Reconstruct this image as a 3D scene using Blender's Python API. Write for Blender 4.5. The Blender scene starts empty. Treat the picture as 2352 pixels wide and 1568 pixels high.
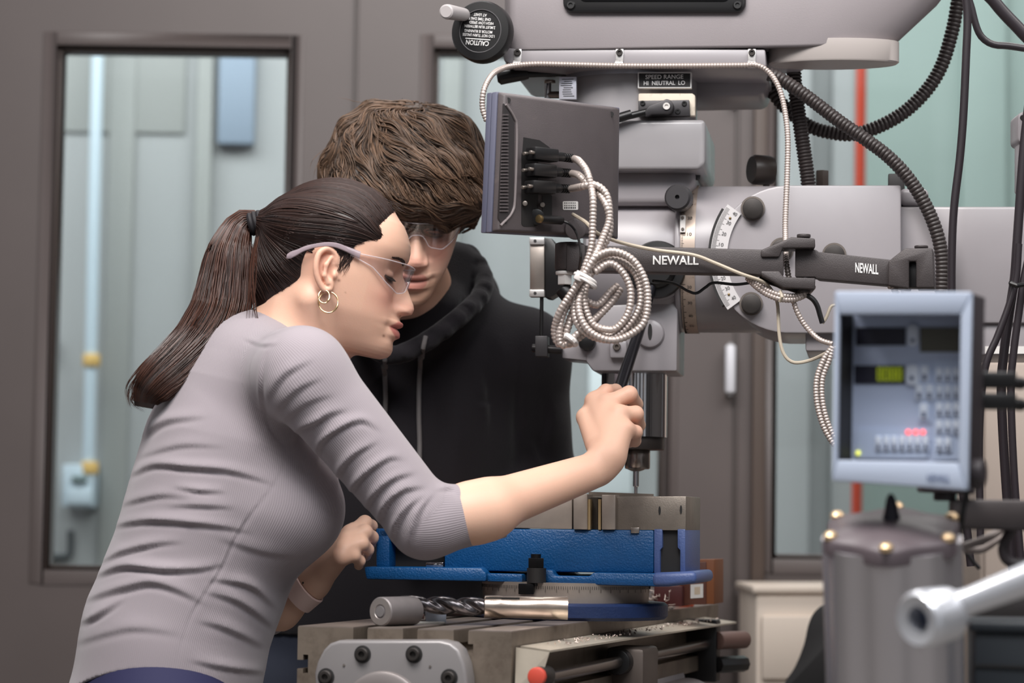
import bpy, bmesh, math, random
import numpy as np
from mathutils import Vector, Matrix

random.seed(7)
rng = np.random.default_rng(7)
scene = bpy.context.scene
col = scene.collection
R = math.radians

# ------------------------------------------------------------------ camera
FPX = 5880.0                      # 90 mm lens on a 36 mm wide frame, 2352 px across
CAM = np.array([0.0, 0.0, 1.122])
TH, RO = math.atan((1200 - 784) / FPX), R(0.8)
_f = np.array([0, math.cos(TH), math.sin(TH)])
_u0 = np.array([0, -math.sin(TH), math.cos(TH)])
_r0 = np.array([1.0, 0, 0])
_r = _r0 * math.cos(RO) + _u0 * math.sin(RO)
_u = _u0 * math.cos(RO) - _r0 * math.sin(RO)
cd = bpy.data.cameras.new('camera')
cam = bpy.data.objects.new('camera', cd)
col.objects.link(cam)
cam.matrix_world = Matrix(((_r[0], _u[0], -_f[0], CAM[0]), (_r[1], _u[1], -_f[1], CAM[1]),
                           (_r[2], _u[2], -_f[2], CAM[2]), (0, 0, 0, 1)))
cd.lens, cd.sensor_width, cd.sensor_fit = 90.0, 36.0, 'HORIZONTAL'
cd.clip_start = 0.05
cd.dof.use_dof = True
cd.dof.focus_distance = 3.18
cd.dof.aperture_fstop = 5.0
scene.camera = cam

# ------------------------------------------------------------------ light and exposure
w = bpy.data.worlds.new('world')
scene.world = w
w.use_nodes = True
w.node_tree.nodes['Background'].inputs[0].default_value = (0.93, 0.95, 1.0, 1)
w.node_tree.nodes['Background'].inputs[1].default_value = 0.36
vs = scene.view_settings
vs.view_transform, vs.look, vs.gamma, vs.exposure = 'Standard', 'None', 1.0, 0.19
vs.use_curve_mapping = False
scene.cycles.use_denoising = True
scene.cycles.max_bounces = 8
scene.cycles.caustics_reflective = False
scene.cycles.caustics_refractive = False
scene.cycles.sample_clamp_indirect = 4.0


def area(name, loc, target, sx, sy, power, color=(1, 1, 1)):
    l = bpy.data.lights.new(name, 'AREA')
    l.shape, l.size, l.size_y, l.energy, l.color = 'RECTANGLE', sx, sy, power, color
    o = bpy.data.objects.new(name, l)
    col.objects.link(o)
    o.location = loc
    d = Vector(target) - Vector(loc)
    o.rotation_euler = d.to_track_quat('-Z', 'Y').to_euler()
    return o


area('ceiling_and_fill_light', (-0.45, 1.75, 3.2), (0.05, 3.1, 1.1), 1.5, 0.8, 66, (1, 0.96, 0.93))
area('ceiling_and_fill_light', (1.6, 2.2, 3.3), (0.9, 3.1, 1.0), 1.6, 0.8, 26, (1, 0.96, 0.93))
area('ceiling_and_fill_light', (0.5, 4.2, 3.4), (0.5, 4.2, 0.0), 2.2, 0.7, 30, (1, 0.96, 0.93))
area('ceiling_and_fill_light', (0.7, 0.1, 3.75), (0.3, 3.0, 1.2), 2.0, 1.0, 52, (0.95, 0.97, 1))  # added fill from above the camera, brightens faces and the front readout
area('ceiling_light_back_room', (-1.0, 6.6, 3.3), (-0.8, 7.9, 1.3), 4.0, 0.9, 70, (0.95, 0.99, 1))
area('ceiling_light_back_room', (2.2, 6.6, 3.3), (2.2, 7.9, 1.3), 3.0, 0.9, 22, (0.95, 1.0, 0.99))


# ------------------------------------------------------------------ pixels of the photograph to points
def ray(px, py):
    return _f * FPX + _r * (px - 1176.0) - _u * (py - 784.0)


def P(px, py, D):
    d = ray(px, py)
    return CAM + d * (D / d[1])


def proj(p):
    q = np.asarray(p, float) - CAM
    z = q @ _f
    return np.stack([1176 + FPX * (q @ _r) / z, 784 - FPX * (q @ _u) / z], -1)


def onz(px, py, z):
    d = ray(px, py)
    return CAM + d * ((z - CAM[2]) / d[2])


class Plane:
    """A standing plane through p0 turned by ang about z; offsets grow away from the camera."""
    def __init__(self, p0, ang):
        self.p0 = np.asarray(p0, float)
        self.n = np.array([math.sin(ang), math.cos(ang), 0.0])
        self.ex = np.array([math.cos(ang), -math.sin(ang), 0.0])
        self.ez = np.array([0, 0, 1.0])

    def __call__(self, px, py, off=0.0):
        d = ray(px, py)
        t = ((self.p0 + self.n * off - CAM) @ self.n) / (d @ self.n)
        return CAM + d * t

    def scale(self, px, py, off=0.0):
        return self(px, py, off)[1] / FPX


# ------------------------------------------------------------------ materials
def lin(c):
    return tuple(((x / 255) / 12.92 if x / 255 <= 0.04045 else ((x / 255 + 0.055) / 1.055) ** 2.4) for x in c)


MATS = {}


def mat(name, rgb=(128, 128, 128), rough=0.5, metal=0.0, noise=0.0, nscale=30.0, bump=0.0, bscale=200.0,
        spec=0.5, emit=None, estr=1.0, sss=0.0, aniso=0.0, dirt=None, dirt_scale=12.0, dirt_lo=0.55, dirt_hi=0.75, coat=0.0):
    if name in MATS:
        return MATS[name]
    m = bpy.data.materials.new(name)
    m.use_nodes = True
    nt = m.node_tree
    N, L = nt.nodes, nt.links
    b = N['Principled BSDF']
    c = lin(rgb)
    b.inputs['Base Color'].default_value = (*c, 1)
    b.inputs['Roughness'].default_value = rough
    b.inputs['Metallic'].default_value = metal
    b.inputs['Specular IOR Level'].default_value = spec
    b.inputs['Coat Weight'].default_value = coat
    if aniso:
        b.inputs['Anisotropic'].default_value = aniso
    if sss:
        b.inputs['Subsurface Weight'].default_value = sss
        b.inputs['Subsurface Radius'].default_value = (0.010, 0.0035, 0.0018)
        b.inputs['Subsurface Scale'].default_value = 1.0
    if emit:
        b.inputs['Emission Color'].default_value = (*lin(emit), 1)
        b.inputs['Emission Strength'].default_value = estr
    tc = N.new('ShaderNodeTexCoord')
    last = None
    if noise:
        t = N.new('ShaderNodeTexNoise')
        t.inputs['Scale'].default_value = nscale
        t.inputs['Detail'].default_value = 5
        L.new(tc.outputs['Object'], t.inputs['Vector'])
        mp = N.new('ShaderNodeMapRange')
        mp.inputs['From Min'].default_value, mp.inputs['From Max'].default_value = 0.3, 0.7
        mp.inputs['To Min'].default_value, mp.inputs['To Max'].default_value = 1 - noise, 1 + noise
        L.new(t.outputs['Fac'], mp.inputs['Value'])
        mx = N.new('ShaderNodeMix')
        mx.data_type, mx.blend_type = 'RGBA', 'MULTIPLY'
        mx.inputs['Factor'].default_value = 1
        mx.inputs['A'].default_value = (*c, 1)
        L.new(mp.outputs['Result'], mx.inputs['B'])
        last = mx.outputs['Result']
    if dirt:
        t = N.new('ShaderNodeTexNoise')
        t.inputs['Scale'].default_value = dirt_scale
        t.inputs['Detail'].default_value = 8
        t.inputs['Roughness'].default_value = 0.7
        L.new(tc.outputs['Object'], t.inputs['Vector'])
        mp = N.new('ShaderNodeMapRange')
        mp.inputs['From Min'].default_value, mp.inputs['From Max'].default_value = dirt_lo, dirt_hi
        L.new(t.outputs['Fac'], mp.inputs['Value'])
        mx = N.new('ShaderNodeMix')
        mx.data_type = 'RGBA'
        if last:
            L.new(last, mx.inputs['A'])
        else:
            mx.inputs['A'].default_value = (*c, 1)
        mx.inputs['B'].default_value = (*lin(dirt), 1)
        L.new(mp.outputs['Result'], mx.inputs['Factor'])
        last = mx.outputs['Result']
    if last:
        L.new(last, b.inputs['Base Color'])
    if bump:
        t = N.new('ShaderNodeTexNoise')
        t.inputs['Scale'].default_value = bscale
        t.inputs['Detail'].default_value = 3
        L.new(tc.outputs['Object'], t.inputs['Vector'])
        bp = N.new('ShaderNodeBump')
        bp.inputs['Strength'].default_value = bump
        bp.inputs['Distance'].default_value = 0.001
        L.new(t.outputs['Fac'], bp.inputs['Height'])
        L.new(bp.outputs['Normal'], b.inputs['Normal'])
    MATS[name] = m
    return m


# ------------------------------------------------------------------ geometry builder
class G:
    def __init__(self):
        self.v, self.f, self.n = [], [], 0

    def add(self, V, F):
        V = np.asarray(V, float).reshape(-1, 3)
        self.v.append(V)
        k = self.n
        self.f += [tuple(int(i) + k for i in f) for f in F]
        self.n += len(V)
        return self

    def box(self, c, size, ex=(1, 0, 0), ey=None, ez=(0, 0, 1)):
        ex, ez = np.array(ex, float), np.array(ez, float)
        ey = np.cross(ez, ex) if ey is None else np.array(ey, float)
        a, b, d = size
        V = [np.array(c) + ex * a * i / 2 + ey * b * j / 2 + ez * d * k / 2 for k in (-1, 1) for j in (-1, 1) for i in (-1, 1)]
        F = [(0, 2, 3, 1), (4, 5, 7, 6), (0, 1, 5, 4), (2, 6, 7, 3), (0, 4, 6, 2), (1, 3, 7, 5)]
        return self.add(V, F)

    def prism(self, pts, vec):
        pts = np.asarray(pts, float)
        n = len(pts)
        V = np.concatenate([pts, pts + np.asarray(vec, float)])
        F = [tuple(range(n))[::-1], tuple(range(n, 2 * n))]
        F += [(i, (i + 1) % n, n + (i + 1) % n, n + i) for i in range(n)]
        return self.add(V, F)

    def lathe(self, base, axis, prof, n=32, squash=None):
        """prof: list of (distance along axis, radius)"""
        axis = np.asarray(axis, float)
        axis = axis / np.linalg.norm(axis)
        t = np.array([0, 0, 1.0]) if abs(axis[2]) < 0.9 else np.array([1.0, 0, 0])
        a = np.cross(axis, t)
        a /= np.linalg.norm(a)
        b = np.cross(axis, a)
        V = []
        for (h, r) in prof:
            for i in range(n):
                q = 2 * math.pi * i / n
                V.append(np.asarray(base) + axis * h + (a * math.cos(q) + b * math.sin(q)) * max(r, 1e-5))
        F = []
        m = len(prof)
        for j in range(m - 1):
            for i in range(n):
                F.append((j * n + i, j * n + (i + 1) % n, (j + 1) * n + (i + 1) % n, (j + 1) * n + i))
        F.append(tuple(range(n))[::-1])
        F.append(tuple((m - 1) * n + i for i in range(n)))
        return self.add(V, F)

    def cyl(self, p0, p1, r0, r1=None, n=24):
        p0, p1 = np.asarray(p0, float), np.asarray(p1, float)
        L_ = np.linalg.norm(p1 - p0)
        return self.lathe(p0, p1 - p0, [(0, r0), (L_, r0 if r1 is None else r1)], n)

    def rcyl(self, p0, p1, r, bev, n=32):
        p0, p1 = np.asarray(p0, float), np.asarray(p1, float)
        L_ = np.linalg.norm(p1 - p0)
        k = bev
        return self.lathe(p0, p1 - p0, [(0, r - k), (k * .3, r - k * .3), (k, r), (L_ - k, r), (L_ - k * .3, r - k * .3), (L_, r - k)], n)

    def tube(self, pts, rad, n=10, cap=True):
        pts = np.asarray(pts, float)
        rad = np.broadcast_to(np.asarray(rad, float), (len(pts),))
        T = np.gradient(pts, axis=0)
        T /= np.linalg.norm(T, axis=1)[:, None] + 1e-12
        ref = np.array([0, 0, 1.0]) if abs(T[0][2]) < 0.9 else np.array([1.0, 0, 0])
        a = np.cross(T[0], ref)
        a /= np.linalg.norm(a)
        V = []
        cs = [(math.cos(2 * math.pi * i / n), math.sin(2 * math.pi * i / n)) for i in range(n)]
        for k in range(len(pts)):
            a = a - T[k] * (a @ T[k])
            a /= np.linalg.norm(a) + 1e-12
            b = np.cross(T[k], a)
            for c_, s_ in cs:
                V.append(pts[k] + (a * c_ + b * s_) * rad[k])
        F = []
        for j in range(len(pts) - 1):
            for i in range(n):
                F.append((j * n + i, j * n + (i + 1) % n, (j + 1) * n + (i + 1) % n, (j + 1) * n + i))
        if cap:
            F.append(tuple(range(n))[::-1])
            F.append(tuple((len(pts) - 1) * n + i for i in range(n)))
        return self.add(V, F)

    def ell(self, c, rad, ex=(1, 0, 0), ey=(0, 1, 0), ez=(0, 0, 1), nu=24, nv=14):
        V, F = [], []
        ex, ey, ez, c = map(lambda q: np.asarray(q, float), (ex, ey, ez, c))
        for j in range(nv + 1):
            t = math.pi * j / nv
            for i in range(nu):
                q = 2 * math.pi * i / nu
                V.append(c + ex * rad[0] * math.sin(t) * math.cos(q) + ey * rad[1] * math.sin(t) * math.sin(q) + ez * rad[2] * math.cos(t))
        for j in range(nv):
            for i in range(nu):
                F.append((j * nu + i, (j + 1) * nu + i, (j + 1) * nu + (i + 1) % nu, j * nu + (i + 1) % nu))
        return self.add(V, F)

    def mesh(self, name, m, bevel=0.0, smooth=35, seg=2):
        V = np.concatenate(self.v)
        me = bpy.data.meshes.new(name)
        me.from_pydata(V.tolist(), [], self.f)
        bm = bmesh.new()
        bm.from_mesh(me)
        if bevel:
            bmesh.ops.remove_doubles(bm, verts=bm.verts, dist=1e-6)
        bmesh.ops.recalc_face_normals(bm, faces=bm.faces)
        if bevel:
            ed = [e for e in bm.edges if len(e.link_faces) == 2 and e.calc_face_angle(0) > R(38)]
            bmesh.ops.bevel(bm, geom=ed, offset=bevel, segments=seg, profile=0.5, affect='EDGES', clamp_overlap=True)
        bm.to_mesh(me)
        bm.free()
        me.polygons.foreach_set('use_smooth', [True] * len(me.polygons))
        me.set_sharp_from_angle(angle=R(smooth))
        me.materials.append(m)
        return me


def spline(pts, n, closed=False):
    """Catmull-Rom through pts, resampled to n equal steps."""
    p = np.asarray(pts, float)
    if closed:
        p = np.concatenate([p[-1:], p, p[:2]])
    else:
        p = np.concatenate([2 * p[:1] - p[1:2], p, 2 * p[-1:] - p[-2:-1]])
    out = []
    for i in range(1, len(p) - 2):
        t = np.linspace(0, 1, 24, endpoint=False)[:, None]
        a, b, c, d = p[i - 1], p[i], p[i + 1], p[i + 2]
        out.append(0.5 * (2 * b + (c - a) * t + (2 * a - 5 * b + 4 * c - d) * t ** 2 + (3 * b - a - 3 * c + d) * t ** 3))
    out.append(p[-2:-1])
    q = np.concatenate(out)
    s = np.concatenate([[0], np.cumsum(np.linalg.norm(np.diff(q, axis=0), axis=1))])
    si = np.linspace(0, s[-1], n)
    return np.stack([np.interp(si, s, q[:, k]) for k in range(q.shape[1])], -1)


def plen(q):
    return np.linalg.norm(np.diff(np.asarray(q), axis=0), axis=1).sum()


# ------------------------------------------------------------------ objects
def root(name, label, cat, loc, group=None):
    o = bpy.data.objects.new(name, None)
    o.empty_display_size = 0.05
    col.objects.link(o)
    o.location = tuple(loc)
    o['label'], o['category'] = label, cat
    if group:
        o['group'] = group
    return o


def world_of(o):
    p = np.zeros(3)
    while o is not None:
        p = p + np.array(o.location)
        o = o.parent
    return p


def link(name, me, parent=None, label=None, kind=None, loc=None):
    """loc: where the origin sits; mesh data is in world coordinates and is shifted to it"""
    o = bpy.data.objects.new(name, me)
    col.objects.link(o)
    if parent is not None:
        base = world_of(parent)
        o.parent = parent
    else:
        base = np.array(loc) if loc is not None else np.zeros(3)
        o.location = tuple(base)
    if base.any():
        me.transform(Matrix.Translation(-Vector(base)))
    if label:
        o['label'] = label
    if kind:
        o['kind'] = kind
    return o


def part(name, g, m, parent, bevel=0.0, smooth=35, label=None, kind=None, seg=2):
    return link(name, g.mesh(name, m, bevel, smooth, seg), parent, label, kind)


def thing(name, g, m, label, cat, bevel=0.0, smooth=35, group=None, seg=2):
    V = np.concatenate(g.v)
    base = np.array([V[:, 0].mean(), V[:, 1].mean(), V[:, 2].min()])
    o = link(name, g.mesh(name, m, bevel, smooth, seg), None, label, None, base)
    o['category'] = cat
    if group:
        o['group'] = group
    return o


def struct(name, g, m, parent=None, bevel=0.0, smooth=35):
    o = link(name, g.mesh(name, m, bevel, smooth), parent)
    if parent is None:
        o['kind'] = 'structure'
    return o


def slab(pl, outline, o0, o1):
    pts = [pl(x, y, o0) for x, y in outline]
    return G().prism(pts, pl.n * (o1 - o0))


def rrect(x0, y0, x1, y1, r, n=5):
    out = []
    for cx, cy, a in ((x1 - r, y0 + r, -90), (x1 - r, y1 - r, 0), (x0 + r, y1 - r, 90), (x0 + r, y0 + r, 180)):
        for k in range(n + 1):
            q = R(a + 90 * k / n)
            out.append((cx + r * math.cos(q), cy + r * math.sin(q)))
    return out


def circ(cx, cy, r, n=32, a0=0, a1=360):
    return [(cx + r * math.cos(R(a0 + (a1 - a0) * k / n)), cy + r * math.sin(R(a0 + (a1 - a0) * k / n))) for k in range(n + (0 if a1 - a0 == 360 else 1))]


_fonts = {}


def text_mesh(name, s, size, origin, ex, ey, m, bold=0.0, align='CENTER', stretch=1.0, depth=0.0004, W=None, H=None):
    """Flat lettering as a mesh: ex is the reading direction, ey up; returned in world coordinates."""
    cu = bpy.data.curves.new('lettering', 'FONT')
    cu.body, cu.size, cu.align_x, cu.align_y = s, 1.0, align, 'CENTER'
    cu.offset = bold
    cu.resolution_u = 3
    o = bpy.data.objects.new('lettering', cu)
    col.objects.link(o)
    dg = bpy.context.evaluated_depsgraph_get()
    me = bpy.data.meshes.new_from_object(o.evaluated_get(dg))
    bpy.data.objects.remove(o)
    bpy.data.curves.remove(cu)
    me.name = name
    co = np.empty(len(me.vertices) * 3)
    me.vertices.foreach_get('co', co)
    co = co.reshape(-1, 3)
    if W:                                   # fit the lettering to a width and a height
        lo, hi = co.min(0), co.max(0)
        co = (co - (lo + hi) / 2) / (hi - lo + 1e-9)
        co[:, 0] *= W
        co[:, 1] *= H
        size = 1.0
    ex, ey = np.asarray(ex, float), np.asarray(ey, float)
    ex, ey = ex / np.linalg.norm(ex), ey / np.linalg.norm(ey)
    nz = np.cross(ex, ey)
    V = np.asarray(origin) + co[:, :1] * size * stretch * ex + co[:, 1:2] * size * ey + nz * depth
    me.vertices.foreach_set('co', V.ravel())
    me.materials.clear()
    me.materials.append(m)
    me.update()
    return me


def merge_meshes(name, mes, m):
    g = G()
    for me in mes:
        co = np.empty(len(me.vertices) * 3)
        me.vertices.foreach_get('co', co)
        g.add(co.reshape(-1, 3), [tuple(p.vertices) for p in me.polygons])
    me = bpy.data.meshes.new(name)
    me.from_pydata(np.concatenate(g.v).tolist(), [], g.f)
    me.materials.append(m)
    for q in mes:
        bpy.data.meshes.remove(q)
    return me


def ribbed(pts, r, pitch, depth=0.14, n=10):
    """An armoured or corrugated hose along pts with one real rib per pitch."""
    L_ = plen(pts)
    k = max(4, int(L_ / pitch))
    q = spline(pts, k * 4 + 1)
    ph = np.arange(len(q)) % 4
    rad = np.where(ph == 0, r * (1 - depth), np.where(ph == 2, r * (1 + depth * .35), r))
    return G().tube(q, rad, n)


# ------------------------------------------------------------------ implicit surfaces for bodies, cloth and hair
def smin(a, b, k):
    h = np.clip(0.5 + 0.5 * (b - a) / k, 0, 1)
    return b + (a - b) * h - k * h * (1 - h)


def smax(a, b, k):
    return -smin(-a, -b, k)


def sd_cap(p, a, b, ra, rb):
    a, b = np.asarray(a, float), np.asarray(b, float)
    ba = b - a
    t = np.clip(((p - a) @ ba) / (ba @ ba), 0, 1)
    return np.linalg.norm(p - a - t[:, None] * ba, axis=1) - (ra + (rb - ra) * t)


def sd_ecap(p, a, b, ra, rb, side, fl):
    """tapered capsule flattened along `side` by factor fl (<1 thinner)"""
    a, b, side = np.asarray(a, float), np.asarray(b, float), np.asarray(side, float)
    side = side / np.linalg.norm(side)
    ba = b - a
    t = np.clip(((p - a) @ ba) / (ba @ ba), 0, 1)
    d = p - a - t[:, None] * ba
    s = d @ side
    d = d + np.outer(s * (1 / fl - 1), side)
    return (np.linalg.norm(d, axis=1) - (ra + (rb - ra) * t)) * min(1, 0.5 + fl / 2)


def sd_ell(p, c, rad, M=None):
    q = p - np.asarray(c, float)
    if M is not None:
        q = q @ np.asarray(M).T
    r = np.asarray(rad, float)
    k0 = np.linalg.norm(q / r, axis=1)
    k1 = np.linalg.norm(q / r ** 2, axis=1)
    return k0 * (k0 - 1) / (k1 + 1e-9)


def surfnet(fn, lo, hi, h, coarse=4, slack=2.2):
    lo, hi = np.asarray(lo, float), np.asarray(hi, float)
    nb = np.ceil((hi - lo) / (h * coarse)).astype(int) + 1
    n = nb * coarse + 1
    ax = [lo[k] + h * np.arange(n[k]) for k in range(3)]
    # coarse pass at block centres
    cx = [lo[k] + h * coarse * (np.arange(nb[k]) + .5) for k in range(3)]
    C = np.stack(np.meshgrid(*cx, indexing='ij'), -1).reshape(-1, 3)
    cv = np.concatenate([fn(C[i:i + 400000]) for i in range(0, len(C), 400000)]).reshape(nb)
    act = np.abs(cv) < h * coarse * slack
    A = np.zeros(n, bool)
    bi = np.argwhere(act)
    for dx in range(coarse + 1):
        for dy in range(coarse + 1):
            for dz in range(coarse + 1):
                A[bi[:, 0] * coarse + dx, bi[:, 1] * coarse + dy, bi[:, 2] * coarse + dz] = True
    up = np.repeat(np.repeat(np.repeat(cv, coarse, 0), coarse, 1), coarse, 2)
    F = np.empty(n, np.float32)
    F[:-1, :-1, :-1] = up
    F[-1], F[:, -1], F[:, :, -1] = F[-2], F[:, -2], F[:, :, -2]
    I = np.argwhere(A)
    Q = lo + I * h
    F[A] = np.concatenate([fn(Q[i:i + 400000]) for i in range(0, len(Q), 400000)])
    S = F < 0
    # cells with a sign change
    s8 = [S[a:n[0] - 1 + a, b:n[1] - 1 + b, c:n[2] - 1 + c] for a in (0, 1) for b in (0, 1) for c in (0, 1)]
    cnt = sum(q.astype(np.int8) for q in s8)
    cell = (cnt > 0) & (cnt < 8)
    ci = np.argwhere(cell)
    idx = np.full(cell.shape, -1, np.int64)
    idx[cell] = np.arange(len(ci))
    acc, num = np.zeros((len(ci), 3)), np.zeros(len(ci))
    corners = [(a, b, c) for a in (0, 1) for b in (0, 1) for c in (0, 1)]
    for i, a in enumerate(corners):
        for b in corners[i + 1:]:
            if sum(abs(np.array(a) - np.array(b))) != 1:
                continue
            fa, fb = F[tuple((ci + a).T)], F[tuple((ci + b).T)]
            m = (fa < 0) != (fb < 0)
            t = np.where(m, fa / np.where(m, fa - fb, 1), 0)
            acc += m[:, None] * (np.array(a) + t[:, None] * (np.array(b) - np.array(a)))
            num += m
    V = lo + h * (ci + acc / num[:, None])
    quads = []
    for k in range(3):
        e = np.zeros(3, int)
        e[k] = 1
        a_, b_ = np.eye(3, dtype=int)[(k + 1) % 3], np.eye(3, dtype=int)[(k + 2) % 3]
        sl0 = tuple(slice(1, -1) if j != k else slice(0, n[j] - 1) for j in range(3))
        sl1 = tuple(slice(1, -1) if j != k else slice(1, n[j]) for j in range(3))
        ch = S[sl0] != S[sl1]
        pos = np.argwhere(ch) + np.where(np.arange(3) == k, 0, 1)
        neg = S[tuple(pos.T)]
        q = np.stack([idx[tuple((pos - a_ - b_).T)], idx[tuple((pos - b_).T)], idx[tuple(pos.T)], idx[tuple((pos - a_).T)]], 1)
        q[~neg] = q[~neg][:, ::-1]
        quads.append(q)
    Fq = np.concatenate(quads)
    Fq = Fq[(Fq >= 0).all(1)]
    return V, Fq


def grad(fn, p, e=8e-4):
    g = np.stack([fn(p + e * v) - fn(p - e * v) for v in np.eye(3)], -1)
    return g / (np.linalg.norm(g, axis=1)[:, None] + 1e-12)


def np_mesh(name, V, F, m, tint=None, attr=None):
    """quads or triangles as arrays, smooth shaded"""
    me = bpy.data.meshes.new(name)
    F = np.asarray(F)
    me.vertices.add(len(V))
    me.vertices.foreach_set('co', np.asarray(V, np.float32).ravel())
    k = F.shape[1]
    me.loops.add(F.size)
    me.loops.foreach_set('vertex_index', F.ravel().astype(np.int32))
    me.polygons.add(len(F))
    me.polygons.foreach_set('loop_start', np.arange(0, F.size, k, dtype=np.int32))
    me.update(calc_edges=True)
    me.validate()
    me.polygons.foreach_set('use_smooth', np.ones(len(me.polygons), bool))
    me.materials.append(m)
    if tint is not None:
        a = me.color_attributes.new('tint', 'FLOAT_COLOR', 'POINT')
        a.data.foreach_set('color', np.concatenate([tint, np.ones((len(V), 1))], 1).astype(np.float32).ravel())
    for nm, val in (attr or {}).items():
        a = me.attributes.new(nm, 'FLOAT', 'POINT')
        a.data.foreach_set('value', np.asarray(val, np.float32))
    return me


def strands(name, paths, rad, m, n=3, taper=True):
    """many thin hair locks (list of (k,3) arrays) as one mesh of three-sided tapering tubes"""
    VV, FF, base = [], [], 0
    cs = [(math.cos(2 * math.pi * i / n), math.sin(2 * math.pi * i / n)) for i in range(n)]
    for j, q in enumerate(paths):
        k = len(q)
        T = np.gradient(q, axis=0)
        T /= np.linalg.norm(T, axis=1)[:, None] + 1e-12
        ref = np.array([0.3, 0.2, 0.93])
        A = np.cross(T, ref)
        A /= np.linalg.norm(A, axis=1)[:, None] + 1e-12
        B = np.cross(T, A)
        rr = (rad[j] if np.ndim(rad) else rad)
        r = rr * np.ones(k)
        if taper:
            t = np.linspace(0, 1, k)
            r = rr * np.clip(np.minimum(0.35 + t * 6, (1 - t) * 2.2 + 0.06), 0, 1)
        V = np.stack([q + (A * c + B * s) * r[:, None] for c, s in cs], 1).reshape(-1, 3)
        i0 = np.arange(k - 1)[:, None] * n
        i = np.arange(n)[None, :]
        F = np.stack([i0 + i, i0 + (i + 1) % n, i0 + n + (i + 1) % n, i0 + n + i], -1).reshape(-1, 4) + base
        VV.append(V)
        FF.append(F)
        base += len(V)
    return np_mesh(name, np.concatenate(VV), np.concatenate(FF), m)
# ================================================================== the room
M_frame = mat('taupe_paint', (88, 79, 77), 0.45, noise=0.04, nscale=6)
M_frame_edge = mat('taupe_edge', (70, 60, 56), 0.4)
M_floor = mat('floor_concrete', (120, 116, 112), 0.6, noise=0.1, nscale=4)
M_back = mat('painted_block', (172, 174, 174), 0.7, noise=0.05, nscale=1.5)
M_backp = mat('painted_pilaster', (158, 160, 157), 0.7)
M_panelb = mat('blue_grey_panel', (140, 155, 172), 0.6)
M_teal = mat('teal_curtain', (152, 168, 162), 0.7, noise=0.05, nscale=2)

glass = bpy.data.materials.new('window_glass')
glass.use_nodes = True
_nt = glass.node_tree
_nt.nodes.clear()
_o = _nt.nodes.new('ShaderNodeOutputMaterial')
_mx = _nt.nodes.new('ShaderNodeMixShader')
_tr = _nt.nodes.new('ShaderNodeBsdfTransparent')
_gl = _nt.nodes.new('ShaderNodeBsdfGlossy')
_fr = _nt.nodes.new('ShaderNodeFresnel')
_tr.inputs[0].default_value = (0.94, 0.965, 0.965, 1)
_gl.inputs['Roughness'].default_value = 0.02
_fr.inputs[0].default_value = 1.45
_nt.links.new(_fr.outputs[0], _mx.inputs[0])
_nt.links.new(_tr.outputs[0], _mx.inputs[1])
_nt.links.new(_gl.outputs[0], _mx.inputs[2])
_nt.links.new(_mx.outputs[0], _o.inputs[0])

DW = 5.3
WP = Plane(P(1176, 784, DW), 0)
BP = Plane(P(1176, 784, 7.9), 0)
WT = 0.12                                   # thickness of the partition


def wx(px, py=784):
    return WP(px, py)[0]


def wz(py, px=1176):
    return WP(px, py)[2]


g = G().box((0.5, 4.5, -0.05), (9, 9.5, 0.1))
struct('floor', g, M_floor)

# partition with three openings: built from its stiles, rails and apron
w1 = (wx(112), wx(655), wz(1312, 380), wz(107, 380))
w2 = (wx(985), wx(1527), wz(1345, 1260), wz(110, 1020))
w3 = (wx(1776), wx(2560), wz(1284, 1850), wz(-420, 2000))
g = G()
y0, y1 = DW, DW + WT
ztop = 3.0
xs = [-3.5, w1[0], w1[1], w2[0], w2[1], w3[0], w3[1], 4.5]
for a, b in ((0, 1), (2, 3), (4, 5), (6, 7)):
    g.box(((xs[a] + xs[b]) / 2, (y0 + y1) / 2, ztop / 2), (xs[b] - xs[a], WT, ztop))
for wnd in (w1, w2, w3):
    g.box(((wnd[0] + wnd[1]) / 2, (y0 + y1) / 2, wnd[2] / 2), (wnd[1] - wnd[0], WT, wnd[2]))
    g.box(((wnd[0] + wnd[1]) / 2, (y0 + y1) / 2, (wnd[3] + ztop) / 2), (wnd[1] - wnd[0], WT, ztop - wnd[3]))
wall = struct('wall_back', g, M_frame)
# the side of the shop behind the camera: unseen piers and tall openings, added to streak the chrome reflections
M_pier = mat('pier_grey', (92, 88, 86), 0.7)
g = G()
for xx in (-3.4, -1.9, -0.55, 0.55, 1.9, 3.4):
    g.box((xx, -2.6, 1.7), (0.55, 0.25, 3.4))
g.box((0, -2.6, 0.45), (7.4, 0.25, 0.9))
struct('wall_front_unseen', g, M_pier)
struct('wall_right', G().box((4.4, 1.6, 1.2), (0.2, 7.0, 2.4)), M_pier)
struct('wall_left', G().box((-3.4, 1.6, 1.2), (0.2, 7.0, 2.4)), M_pier)

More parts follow.
